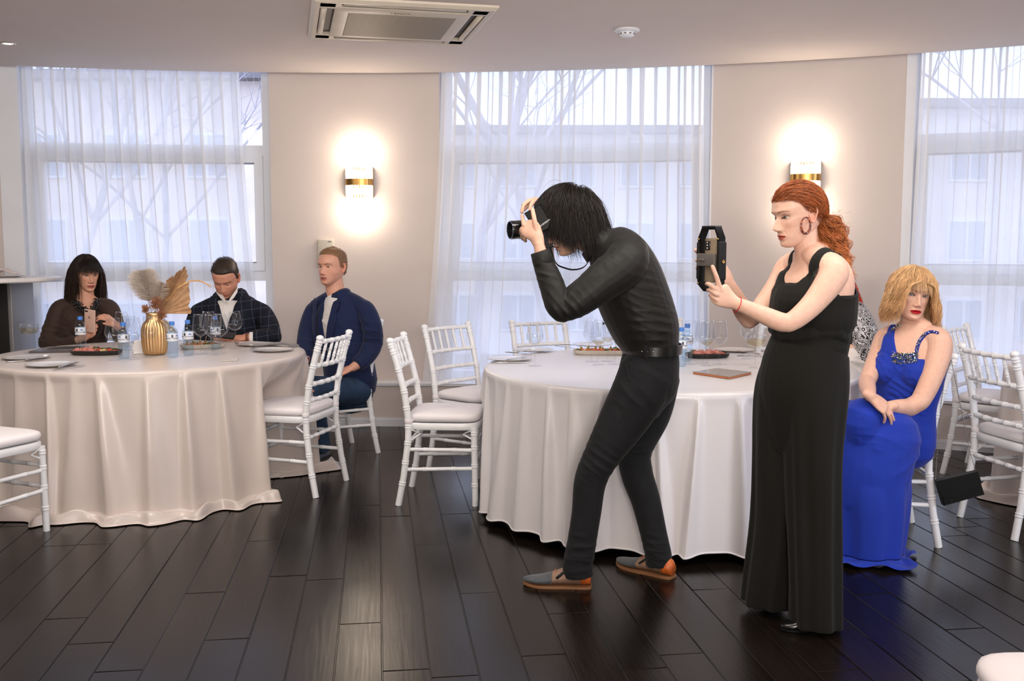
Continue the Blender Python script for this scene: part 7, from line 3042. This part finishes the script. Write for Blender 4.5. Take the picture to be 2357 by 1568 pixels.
    roots = roots[(roots[:, 1] < .052) | (np.abs(roots[:, 0]) < .054)]
    x, y, z = roots.T
    front = (y > .030) & (np.abs(x) < .056)
    dirs = np.stack([x, y * .5 - .02, np.full(len(x), -.02)], 1)
    dirs[front] = np.stack([x[front] * .7, np.full(front.sum(), .06), np.full(front.sum(), -.02)], 1)
    Ln = np.where(front, rng.uniform(.055, .078, len(x)) * np.interp(z, [.06, .11], [.8, 1.3]), rng.uniform(.38, .50, len(x)))
    offs = np.where(front, rng.uniform(.005, .012, len(x)), rng.uniform(.002, .010, len(x)))
    sh = [(P(150, 718, Y), .065), (P(245, 718, Y), .065), (P(196, 745, Y), .12)]
    A = grow(head, roots[~front], dirs[~front], Ln[~front], 30, (-.12, .22, -1), .55, offs[~front], .0015, 20, .78, 3, sh)
    AL = head.L(A.reshape(-1, 3))
    lim = np.interp(AL[:, 2], [-.16, -.06, .0, .05, .07], [.056, .064, .066, .052, .0])
    face = (AL[:, 1] > .0) & (np.abs(AL[:, 0]) < lim)
    AL[:, 0] = np.where(face, np.repeat(np.where(roots[~front][:, 0] > 0, 1, -1), A.shape[1]) * (lim + rng.uniform(0, .005, len(lim))), AL[:, 0])
    A = head.W(AL).reshape(A.shape)
    strands(A, .0015, srgb(38, 28, 24)[:3], 'hair', w, 3, .3, 5, .5, srgb(66, 50, 40)[:3])
    A = grow(head, roots[front], dirs[front], Ln[front], 16, (0, 0, -1), .24, offs[front], .0008, 20, .8, 6, body=(.080, .1035, .098))
    strands(A, .0011, srgb(30, 22, 20)[:3], 'fringe', w, 3, .25, 7, .35)
    # phone
    pc = P(207, 739, 6.535)
    ph_ = wthing('smartphone', 'pale pink smartphone held up by the brunette in brown', 'phone', pc)
    r = (P(224, 722, 6.53) - P(194, 717, 6.55)).normalized()
    u = (P(192, 718, 6.55) - P(189, 758, 6.57)); u = (u - r * u.dot(r)).normalized()
    n = r.cross(u)
    if n.y > 0:
        n = -n
    rot = Matrix((r, -n, u)).transposed()
    b = MB(); b.box(pc, (.080, .008, .155), rot, .0038); wobj(b, 'body', mat('rose_gold_phone', srgb(224, 186, 170), .3, metal=.15), ph_, True, 40)
    b = MB(); b.box(pc + n * .0048 - r * .024 + u * .064, (.022, .003, .010), rot, .0012); wobj(b, 'camera_lenses', M['black_gloss'], ph_, True, 40)
    M['phone_mark'] = mat('phone_mark', srgb(176, 134, 118), .2, metal=.5)
    b = MB()
    ring = []
    for k in range(40):
        a = 2 * math.pi * k / 40
        rr = .0085 * (1 - .10 * math.exp(-((a - math.pi / 2) / .22) ** 2) - .07 * math.exp(-((a - 3 * math.pi / 2) / .2) ** 2) - .38 * math.exp(-(((a + math.pi) % (2 * math.pi) - math.pi - .15) / .36) ** 2))
        ring.append((rr * math.cos(a), rr * 1.02 * math.sin(a)))
    b.grid([[pc + n * h + r * x_ + u * (z_ + .026) for x_, z_ in ring] for h in (.004, .0046)], True, True, True)
    b.ell(pc + n * .0043 + r * .002 + u * .0375, (.0034, .0006, .0018), 10, 6, rot @ Matrix.Rotation(-.8, 3, 'Y'))
    wobj(b, 'apple_emblem', M['phone_mark'], ph_)
    b = MB(); b.box(pc - n * .0043, (.074, .0008, .148), rot); wobj(b, 'screen', M['black_gloss'], ph_, False)


brunette()


# ------------------------------------------------------------------ jackets
def check_mat():
    t = NT('navy_windowpane_check')
    br = t.node('ShaderNodeTexBrick', offset=0.0)
    br.inputs['Scale'].default_value = 1.0
    br.inputs['Brick Width'].default_value = .058
    br.inputs['Row Height'].default_value = .062
    br.inputs['Mortar Size'].default_value = .0016
    br.inputs['Mortar Smooth'].default_value = .6
    br.inputs['Color1'].default_value = srgb(22, 25, 36)
    br.inputs['Color2'].default_value = srgb(22, 25, 36)
    br.inputs['Mortar'].default_value = srgb(78, 84, 100)
    mp = t.node('ShaderNodeMapping')
    mp.inputs['Rotation'].default_value = (math.radians(90), 0, .12)
    tc = t.node('ShaderNodeTexCoord')
    t.link(tc.outputs['Object'], mp.inputs[0])
    t.link(mp.outputs[0], br.inputs['Vector'])
    t.link(br.outputs[0], t.b.inputs['Base Color'])
    t.b.inputs['Roughness'].default_value = .85
    t.b.inputs['Specular IOR Level'].default_value = .2
    return t.m


def lapels(w, mt, c, l, f, z_top, z_bot, half_top, half_bot, depth, name='lapel'):
    """two folded lapels along the jacket opening: c is the throat point on the body axis"""
    for s_ in (-1, 1):
        b = MB()
        rows = []
        for i in range(13):
            t = i / 12
            z = lerp(z_top, z_bot, t)
            ins = lerp(half_top, half_bot, t)
            wd_ = .052 * math.sin(math.pi * min(1, .18 + t * .82)) ** .7 * (1 if t < .93 else .5) + .004
            if .22 < t < .30:
                wd_ *= .72
            dep = depth(ins, z)
            dep2 = depth(ins + wd_, z)
            p0 = c + l * (s_ * ins) + f * (dep + .004) + Vector((0, 0, z))
            p1 = c + l * (s_ * (ins + wd_)) + f * (dep2 + .006) + Vector((0, 0, z + .02 * (1 - t)))
            rows.append([p0, p0.lerp(p1, .5) + f * .003, p1, p1 - f * .006, p0 - f * .006])
        b.grid(rows, True, True, True)
        wobj(b, name, mt, w, True, 50)
    b = MB()
    rows = []
    for i in range(25):
        a = math.pi * (-.12 + 1.24 * i / 24)
        d = l * math.cos(a) - f * (math.sin(a) * .95)
        dz = .010 - .030 * max(0, math.cos(2 * a)) * .5 + .018 * math.sin(a)
        rows.append([c + d * r + Vector((0, 0, dz + h)) for r, h in ((.072, -.012), (.070, .022), (.074, .026), (.088, .000), (.096, -.022), (.092, -.026))])
    b.grid(rows, True, True, True)
    wobj(b, 'jacket_collar', mt, w, True, 50)


def jacket_region(cN, l, f, hw_top, slope, z_button):
    cN, ln, fn = V3(cN), np.array(l), np.array(f)

    def reg(A):
        r = A - cN
        s_, t_, h = np.abs(r @ ln), r @ fn, r[:, 2]
        half = np.clip(hw_top + slope * np.minimum(h, 0), 0, .2)
        d = np.where(h > 0, np.hypot(s_, t_ - .01) - .074, np.where((t_ > .0) & (h > z_button), s_ - half, .01))
        return np.clip(d * .7, -.016, .004)
    return reg


def man_checked():
    Y = 6.98
    w = wthing('person', 'seated person with short dark hair, checked navy jacket and white shirt, looking down', 'person', Vector((P(530, 800, Y).x, Y, 0)))
    SK = srgb(206, 148, 122)[:3]
    head = Head(P(519, 640, Y - .06), (-.02, -.86, -.52), (0, -.52, .86), 1.10, skin=SK, lip=srgb(168, 98, 84)[:3], open_up=.0006, open_lo=.0042, gaze=(0, -.6), brow=srgb(36, 26, 22)[:3], browk=1.5, browz=-.004,
                stubble=.45, jaw=1.08, lash=.6, hairline=dict(front=.078, temple=.058, side=-.010, nape=-.055), scalp=srgb(60, 46, 38)[:3])
    l, f = Vector((1, .05, 0)).normalized(), Vector((.05, -1, 0)).normalized()
    Hn = tuple(l)
    b = MB()
    limb(b, [(P(534, 900, Y), .15, .11), (P(534, 800, Y), .14, .10), (P(534, 735, Y), .15, .10), (P(532, 706, Y), .12, .07), (P(530, 684, Y), .075, .06)], Hn)
    limb(b, [(P(530, 690, Y), .07), (P(527, 672, Y - .02), .062), (P(522, 645, Y - .03), .060)], Hn)
    E1, E2 = P(628, 776, 6.88), P(446, 780, 6.88)
    W1, W2 = P(566, 777, 6.70), P(505, 782, 6.70)
    for sx, e_, w_ in ((604, E1, W1), (458, E2, W2)):
        limb(b, [(P(sx * .8 + 106, 712, Y), .045), (P(sx, 720, Y), .044), (P(sx, 718, Y).lerp(e_, .5), .042), (e_, .04)], Hn)
        limb(b, [(e_, .04), (w_, .028)], (0, 0, 1))
    hand(b, W1, Vector((-1, -.15, -.05)), (0, .35, -1), (0, -1, -.2), ((25, 35, 20), (30, 40, 20), (35, 45, 25), (40, 45, 25)), (15, 10, 0), 1.0)
    hand(b, W2, Vector((.8, -.35, .0)), (0, .5, -1), (.2, .8, .2), ((25, 35, 20),) * 4, (20, 10, 0), 1.0)
    for s_ in (-1, 1):
        limb(b, [(P(534 + 26 * s_, 890, Y), .09), (Vector((P(534 + 30 * s_, 890, Y).x, 6.56, .50)), .065), (Vector((P(534 + 30 * s_, 890, Y).x, 6.52, .44)), .058), (Vector((P(534 + 30 * s_, 890, Y).x, 6.56, .06)), .04)], Hn)
    finish_body(w, b, head, SK, .004, 4)
    head.cap(lambda X, Y_, Z: .002 + .008 * npstep(.03, .10, Z), srgb(50, 38, 30)[:3], w, noise=.0005, seed=4)
    crop_hair(head, srgb(56, 42, 33)[:3], w, 3600, 5, .018, .004)
    # shirt
    b = MB()
    limb(b, [(P(534, 850, Y), .155, .118), (P(534, 800, Y), .155, .118), (P(534, 735, Y), .172, .128), (P(532, 698, Y), .155, .098), (P(529, 682, Y), .095, .080), (P(527, 672, Y - .01), .074, .072)], Hn, 26, .012, (True, False))
    me = fuse(b, .0045, 5)
    crease(me, P(520, 740, 6.85), Vector((1, 0, .2)), .006, .04, .10, 2)
    put('shirt', me, M['white_shirt'], w)
    b = MB()
    for wing in (((498, 662, .0), (498, 674, .05), (508, 687, .10), (520, 698, .12), (517, 687, .11), (504, 667, .05)), ((547, 661, .0), (546, 673, .05), (538, 686, .10), (525, 698, .12), (529, 687, .11), (543, 667, .05))):
        q = [P(x, y, Y - .035 - d) for x, y, d in wing]
        b.grid([q, [p + Vector((0, .006, 0)) for p in q]], True, True, True)
    wobj(b, 'shirt_collar', M['white_shirt'], w, True, 40)
    # jacket
    b = MB()
    limb(b, [(P(534, 850, Y), .185, .140), (P(534, 790, Y), .180, .138), (P(534, 735, Y), .190, .142), (P(532, 702, Y), .182, .112), (P(530, 688, Y), .130, .086)], Hn, 28)
    for sx, e_, w_, sg in ((604, E1, W1, 1), (458, E2, W2, -1)):
        a0 = P(sx, 718, Y)
        limb(b, [(P(530, 690, Y) + l * (sg * .05), .050), (P(530, 690, Y).lerp(a0, .6) + Vector((0, 0, .006)), .056), (a0, .055)], Hn)
        limb(b, [(a0 - l * (sg * .05), .050), (a0, .056), (a0.lerp(e_, .5) + l * (sg * .008), .064), (e_, .056)], Hn)
        limb(b, [(e_, .056), (e_.lerp(w_, .5), .052), (e_.lerp(w_, .88), .042)], (0, 0, 1), 20, .01, (True, False))
    me = fuse(b, .0045, 5)
    crease(me, P(620, 770, 6.84), Vector((.2, 0, 1)), .009, .05, .11, 3)
    crease(me, P(450, 770, 6.84), Vector((.2, 0, 1)), .009, .05, .11, 4)
    cN = P(530, 690, Y)
    g = garment(me, jacket_region(cN, l, f, .075, .28, -.30), -.0155)
    bpy.data.meshes.remove(me)
    M['check'] = check_mat()
    put('jacket', g, M['check'], w)
    lapels(w, M['check'], cN, l, f, .012, -.24, .075, .010, lambda s_, z: np.interp(z, [-.30, -.12, -.04, .02], [.143, .146, .122, .095]) * math.sqrt(max(.05, 1 - (s_ / .20) ** 2)))
    b = MB()
    b.lathe([(.034, -.012), (.037, -.010), (.037, .010), (.034, .012)], 20, W1 + Vector((.035, .004, 0)), Vector((0, 0, 1)).rotation_difference(Vector((-1, -.2, 0))).to_matrix().to_4x4()); wobj(b, 'shirt_cuff', M['white_shirt'], w)
    b = MB(); b.lathe([(.0285, -.008), (.031, -.006), (.031, .006), (.0285, .008)], 20, W1 + Vector((.006, 0, 0)), Vector((0, 0, 1)).rotation_difference(Vector((-1, -.2, 0))).to_matrix().to_4x4()); wobj(b, 'watch', mat('brown_strap', srgb(110, 60, 34), .5), w)
    pc = P(515, 771, 6.56)
    ph_ = wthing('smartphone', 'dark smartphone in the hands of the man in the checked jacket', 'phone', pc)
    rot = Matrix.Rotation(.12, 3, 'Y') @ Matrix.Rotation(.5, 3, 'X')
    b = MB(); b.box(pc, (.15, .075, .009), rot, .004); wobj(b, 'body', M['black'], ph_, True, 40)
    b = MB(); b.box(pc + rot @ Vector((0, 0, .0048)), (.142, .067, .0008), rot); wobj(b, 'screen', M['black_gloss'], ph_, False)
    wt = Vector((pc.x, Y, 0))


M['white_shirt'] = mat('white_shirt', srgb(222, 216, 212), .8, bump=.05, bscale=300)
man_checked()


def man_navy():
    Y = 6.72
    M['navy_wool'] = mat('navy_wool', srgb(24, 34, 68), .82, spec=.22, sheen=.1, bump=.08, bscale=500, var=.06, vscale=12)
    M['jeans'] = mat('blue_jeans', srgb(42, 60, 84), .85, spec=.2, var=.25, vscale=14, bump=.2, bscale=500)
    w = wthing('person', 'seated person with short fair hair in navy jacket, white top and jeans', 'person', Vector((P(790, 900, Y).x, Y, 0)))
    SK = srgb(216, 162, 138)[:3]
    head = Head(P(764, 614, Y - .02), (-.46, -.885, .0), (-.02, -.01, 1), 1.07, skin=SK, lip=srgb(180, 108, 96)[:3], open_up=.0036, open_lo=.0030, gaze=(-.1, .04), brow=srgb(112, 80, 60)[:3], browk=1.25, browz=-.005,
                iris=srgb(70, 78, 80)[:3], stubble=.30, jaw=1.06, lash=.35, hairline=dict(front=.082, temple=.060, side=-.012, nape=-.055), scalp=srgb(120, 86, 60)[:3])
    l, f = Vector((.80, -.60, 0)).normalized(), Vector((-.60, -.80, 0)).normalized()
    Hn = tuple(l)
    b = MB()
    limb(b, [(P(806, 880, Y), .14, .10), (P(798, 810, Y), .14, .10), (P(786, 740, Y), .15, .105), (P(780, 708, Y), .115, .07), (P(776, 678, Y), .075, .06)], Hn)
    limb(b, [(P(775, 682, Y), .066), (P(770, 660, Y), .063), (P(766, 630, Y), .061)], Hn)
    E1, W1 = P(858, 790, 6.60), P(812, 846, 6.46)
    limb(b, [(P(812, 718, 6.65), .042), (P(843, 722, 6.61), .045), (P(856, 752, 6.58), .044), (E1, .044)], Hn)
    limb(b, [(E1, .044), (P(838, 828, 6.52), .038), (W1, .028)], Hn)
    hand(b, W1, Vector((-.75, -.3, -.32)), (-.3, .1, -.9), (-.3, .8, .1), ((30, 40, 25), (32, 42, 25), (35, 45, 25), (40, 45, 25)), (25, 15, 5), 1.02)
    E2, W2 = P(703, 800, 6.66), P(700, 842, 6.46)
    limb(b, [(P(748, 722, 6.79), .042), (P(725, 726, 6.82), .042), (P(711, 758, 6.78), .042), (E2, .042)], Hn)
    limb(b, [(E2, .044), (P(702, 824, 6.56), .036), (W2, .029)], Hn)
    hand(b, W2, Vector((-.02, -.35, -.75)), (.75, .3, -.2), (.1, -.6, .4), ((15, 20, 15), (18, 24, 15), (22, 28, 15), (26, 30, 15)), (20, 15, 5), 1.02)
    K1, K2 = P(722, 900, 6.20), P(700, 893, 6.45)
    limb(b, [(P(815, 905, 6.64), .07), (K1, .062), (Vector((K1.x, K1.y, .40)), .055), (Vector((K1.x + .02, K1.y + .12, .08)), .04)], Hn)
    limb(b, [(P(795, 905, 6.80), .07), (K2, .062), (Vector((K2.x, K2.y, .40)), .055), (Vector((K2.x + .03, K2.y + .12, .08)), .04)], Hn)
    finish_body(w, b, head, SK, .004, 4)
    head.cap(lambda X, Y_, Z: .0015 + .007 * npstep(.035, .10, Z), srgb(126, 92, 62)[:3], w, noise=.0005, seed=6)
    crop_hair(head, srgb(146, 106, 70)[:3], w, 3000, 7, .018, .005)
    b = MB()
    limb(b, [(P(800, 835, Y), .155, .120), (P(797, 805, Y), .160, .124), (P(786, 740, Y), .176, .130), (P(780, 708, Y), .14, .095), (P(775, 676, Y), .071, .066)], Hn, 26, .012, (True, False))
    me = fuse(b, .0045, 5)
    crease(me, P(745, 740, 6.60), Vector((.6, 0, .7)), .006, .04, .10, 2)
    put('white_top', me, M['white_shirt'], w)
    b = MB()
    limb(b, [(P(808, 880, Y), .195, .155), (P(798, 810, Y), .188, .150), (P(786, 740, Y), .196, .148), (P(781, 704, Y), .170, .110), (P(778, 686, Y), .115, .082)], Hn, 28)
    limb(b, [(P(784, 682, 6.70), .052), (P(815, 696, 6.66), .052), (P(836, 710, 6.62), .054)], Hn)
    limb(b, [(P(768, 684, 6.74), .050), (P(748, 696, 6.78), .055), (P(730, 708, 6.82), .056)], Hn)
    limb(b, [(P(824, 708, 6.66), .054), (P(842, 714, 6.62), .058), (P(856, 750, 6.58), .062), (E1, .062), (P(842, 822, 6.53), .054), (P(822, 840, 6.48), .045)], Hn, 20, .012, (True, False))
    limb(b, [(P(738, 712, 6.80), .056), (P(724, 716, 6.84), .060), (P(711, 755, 6.78), .064), (E2, .056), (P(702, 824, 6.56), .047), (P(701, 833, 6.50), .043)], Hn, 20, .012, (True, False))
    me = fuse(b, .0045, 5)
    crease(me, P(855, 770, 6.52), Vector((.2, 0, 1)), .010, .055, .13, 3)
    crease(me, P(790, 800, 6.55), Vector((.6, 0, .8)), .007, .06, .14, 4)
    crease(me, P(706, 790, 6.62), Vector((.2, 0, 1)), .008, .05, .10, 6)
    cN = P(776, 684, Y)
    g = garment(me, jacket_region(cN, l, f, .080, .13, -.42), -.0155)
    bpy.data.meshes.remove(me)
    put('jacket', g, M['navy_wool'], w)
    lapels(w, M['navy_wool'], cN, l, f, -.025, -.36, .080, .034, lambda s_, z: np.interp(z, [-.42, -.18, -.05, .02], [.152, .152, .125, .097]) * math.sqrt(max(.05, 1 - (s_ / .20) ** 2)))
    # jeans
    b = MB()
    limb(b, [(P(808, 880, Y), .172, .14), (P(806, 905, Y), .172, .14)], Hn, 24)
    limb(b, [(P(822, 900, 6.62), .098), (P(770, 898, 6.42), .092), (K1, .075), (Vector((K1.x, K1.y - .005, .40)), .070), (Vector((K1.x + .015, K1.y + .08, .22)), .058), (Vector((K1.x + .02, K1.y + .12, .09)), .058)], Hn, 24, .012, (True, False))
    limb(b, [(P(797, 900, 6.82), .098), (P(750, 898, 6.64), .092), (K2, .075), (Vector((K2.x, K2.y - .005, .40)), .070), (Vector((K2.x + .02, K2.y + .08, .22)), .058), (Vector((K2.x + .03, K2.y + .12, .09)), .058)], Hn, 24, .012, (True, False))
    me = fuse(b, .0045, 5)
    crease(me, P(740, 900, 6.25), Vector((1, -.3, .2)), .006, .05, .12, 2)
    put('jeans', me, M['jeans'], w)
    for K in (K1, K2):
        b = MB()
        c = Vector((K.x + .02, K.y + .10, .0))
        limb(b, [(c + Vector((.02, .04, .045)), .040, .042), (c + Vector((-.02, -.05, .045)), .044, .042), (c + Vector((-.06, -.15, .032)), .046, .030), (c + Vector((-.085, -.20, .028)), .036, .024)], (.9, -.4, 0), 18)
        wobj(b, 'shoe', M['black_leather_shoe'], w)
    b = MB()
    d = (W2 - P(702, 824, 6.56)).normalized()
    mt = Vector((0, 0, 1)).rotation_difference(d).to_matrix().to_4x4()
    b.lathe([(.0295, -.010), (.0325, -.008), (.0325, .008), (.0295, .010)], 22, W2 - d * .012, mt)
    b.ell(W2 - d * .012 + Vector((-.012, -.028, .004)), (.014, .006, .014), 12, 8)
    wobj(b, 'wristwatch', M['black'], w)


M['black_leather_shoe'] = mat('black_shoe_leather', (.01, .01, .011, 1), .4, spec=.3)
man_navy()


# ------------------------------------------------------------------ guest in paisley, mostly hidden
def paisley_mat():
    t = NT('black_white_paisley')
    co = t.coords('Object')
    n = t.node('ShaderNodeTexNoise', i_Scale=16.0, i_Detail=2.0)
    t.link(co, n.inputs['Vector'])
    v = t.node('ShaderNodeTexVoronoi', feature='DISTANCE_TO_EDGE', i_Scale=13.0)
    mv = t.node('ShaderNodeMix', data_type='RGBA', blend_type='LINEAR_LIGHT')
    mv.inputs[0].default_value = .09
    t.link(co, mv.inputs[6])
    t.link(n.outputs['Color'], mv.inputs[7])
    t.link(mv.outputs[2], v.inputs['Vector'])
    m = t.node('ShaderNodeMath', operation='MULTIPLY', i_1=22.0)
    t.link(v.outputs['Distance'], m.inputs[0])
    s_ = t.node('ShaderNodeMath', operation='SINE')
    m2 = t.node('ShaderNodeMath', operation='MULTIPLY', i_1=2.2)
    t.link(m.outputs[0], m2.inputs[0])
    t.link(m2.outputs[0], s_.inputs[0])
    t.link(t.ramp(s_.outputs[0], [(.30, srgb(34, 32, 34)), (.42, srgb(214, 208, 208))]), t.b.inputs['Base Color'])
    t.b.inputs['Roughness'].default_value = .8
    return t.m


def guest_paisley():
    Y = 5.52
    w = wthing('person', 'seated person with bright red hair and paisley blouse, hidden behind the standing woman', 'person', Vector((1.90, Y, 0)))
    SK = srgb(222, 178, 156)[:3]
    head = Head(P(1908, 668, Y), (-.93, .30, -.1), (0, 0, 1), 1.0, skin=SK, scalp=srgb(150, 40, 24)[:3], hairline=dict(front=.06, temple=.04, side=0, nape=-.05))
    l, f = Vector((-.2, -.98, 0)).normalized(), Vector((-.98, .2, 0)).normalized()
    Hn = tuple(l)
    b = MB()
    limb(b, [(P(1955, 930, Y), .15, .11), (P(1950, 830, Y), .13, .10), (P(1945, 745, Y), .16, .11), (P(1942, 712, Y), .14, .08), (P(1938, 694, Y), .08, .06)], Hn)
    limb(b, [(P(1938, 705, Y), .06), (P(1930, 665, Y), .05)], Hn)
    E1, W1 = P(1994, 800, Y - .20), P(1925, 805, Y - .18)
    limb(b, [(P(1958, 722, Y - .15), .05), (E1, .04)], Hn)
    limb(b, [(E1, .038), (W1, .027)], Hn)
    hand(b, W1, Vector((-.9, .2, .1)), (0, 0, -1), (0, 1, 0), ((20, 25, 15),) * 4, (20, 10, 0), .95)
    E2 = P(1920, 800, Y + .20)
    limb(b, [(P(1930, 722, Y + .15), .05), (E2, .04), (P(1880, 790, Y + .1), .027)], Hn)
    hand(b, P(1880, 790, Y + .1), Vector((-.9, 0, 0)), (0, 0, -1), (0, -1, 0), ((20, 25, 15),) * 4, (20, 10, 0), .95)
    for dy in (-.1, .1):
        limb(b, [(P(1955, 925, Y + dy), .085), (Vector((1.58, Y + dy + .05, .50)), .062), (Vector((1.55, Y + dy + .05, .45)), .055), (Vector((1.62, Y + dy + .05, .06)), .038)], Hn)
    finish_body(w, b, head, SK, .004, 4)
    b = MB()
    limb(b, [(P(1956, 850, Y), .165, .135), (P(1952, 800, Y), .165, .135), (P(1948, 745, Y), .175, .135), (P(1945, 714, Y), .16, .10), (P(1940, 700, Y), .10, .075)], Hn, 26)
    limb(b, [(P(1950, 716, Y - .1), .07), (P(1966, 730, Y - .15), .082), (P(1988, 775, Y - .19), .080), (P(1992, 812, Y - .2), .066)], Hn, 20, .012)
    limb(b, [(P(1935, 716, Y + .1), .07), (P(1932, 730, Y + .15), .08), (P(1926, 800, Y + .19), .07)], Hn, 20, .012)
    me = fuse(b, .0045, 5)
    crease(me, P(1980, 760, Y - .25), Vector((.5, 0, .8)), .008, .06, .14, 1)
    put('blouse', me, paisley_mat(), w)
    b = MB()
    limb(b, [(P(1956, 900, Y), .17, .14), (P(1955, 930, Y), .17, .13)], Hn, 24)
    for dy in (-.1, .1):
        limb(b, [(P(1955, 922, Y + dy), .095), (Vector((1.58, Y + dy + .05, .50)), .075), (Vector((1.56, Y + dy + .05, .42)), .072), (Vector((1.62, Y + dy + .05, .10)), .065)], Hn, 22)
    put('trousers', fuse(b, .005, 4), mat('cream_trousers', srgb(214, 206, 200), .85), w)
    rng = np.random.default_rng(41)
    N = 2600
    th = rng.uniform(0, 2 * np.pi, N); ph = np.arccos(rng.uniform(-.1, 1, N))
    d = np.stack([np.sin(ph) * np.sin(th), np.sin(ph) * np.cos(th), np.cos(ph)], 1)
    roots = np.array([0, -.008, .014]) + d * np.array([.078, .101, .099])
    roots = roots[head.hair_mask(*roots.T) > .4]
    dirs = np.stack([roots[:, 0], roots[:, 1] - .06, np.full(len(roots), -.02)], 1)
    A = grow(head, roots, dirs, rng.uniform(.16, .27, len(roots)), 26, (.25, 0, -1), .5, rng.uniform(.003, .014, len(roots)), .011, 46, .8, 3)
    strands(A, .0016, srgb(170, 44, 22)[:3], 'hair', w, 3, .3, 5, .35, srgb(206, 66, 30)[:3])
    # cream jacket over the back of her chair
    jc = Vector((2.10, 5.46, .66))
    j = wthing('draped_jacket', 'cream jacket draped in thick folds over the chair of the paisley guest', 'jacket', jc)
    M['cream_cloth'] = mat('cream_cloth', srgb(218, 208, 200), .85, sheen=.1, bump=.15, bscale=60)
    b = MB()
    x0 = P(1930, 780, 5.25).x
    limb(b, [(P(1968, 800, 5.40), .10, .10), (P(1966, 835, 5.36), .125, .085), (P(1968, 868, 5.35), .115, .08), (P(1968, 895, 5.33), .14, .095), (P(1966, 915, 5.34), .12, .08)], (1, .1, 0), 26)
    limb(b, [(P(1940, 925, 5.36), .10, .07), (P(1950, 905, 5.32), .11, .09), (P(1985, 905, 5.32), .09, .07), (P(2005, 890, 5.38), .05, .05)], (0, 0, 1), 22)
    me = fuse(b, .004, 5)
    crease(me, P(1965, 850, 5.26), Vector((.15, 0, 1)), .016, .075, .16, 1)
    crease(me, P(1975, 900, 5.24), Vector((.5, 0, .8)), .014, .07, .14, 2)
    put('folds', me, M['cream_cloth'], j)
    for x, label in ((1937, 'a'), (1976, 'b')):
        b = MB(); b.tube([tuple(P(x, 908, 5.215)), tuple(P(x + 4, 918, 5.20)), tuple(P(x + 10, 940, 5.25)), tuple(P(x + 14, 965, 5.30))], .022, 8, True, (1, 0, 0), .18); wobj(b, 'black_strap', M['black_cotton'], j)


guest_paisley()
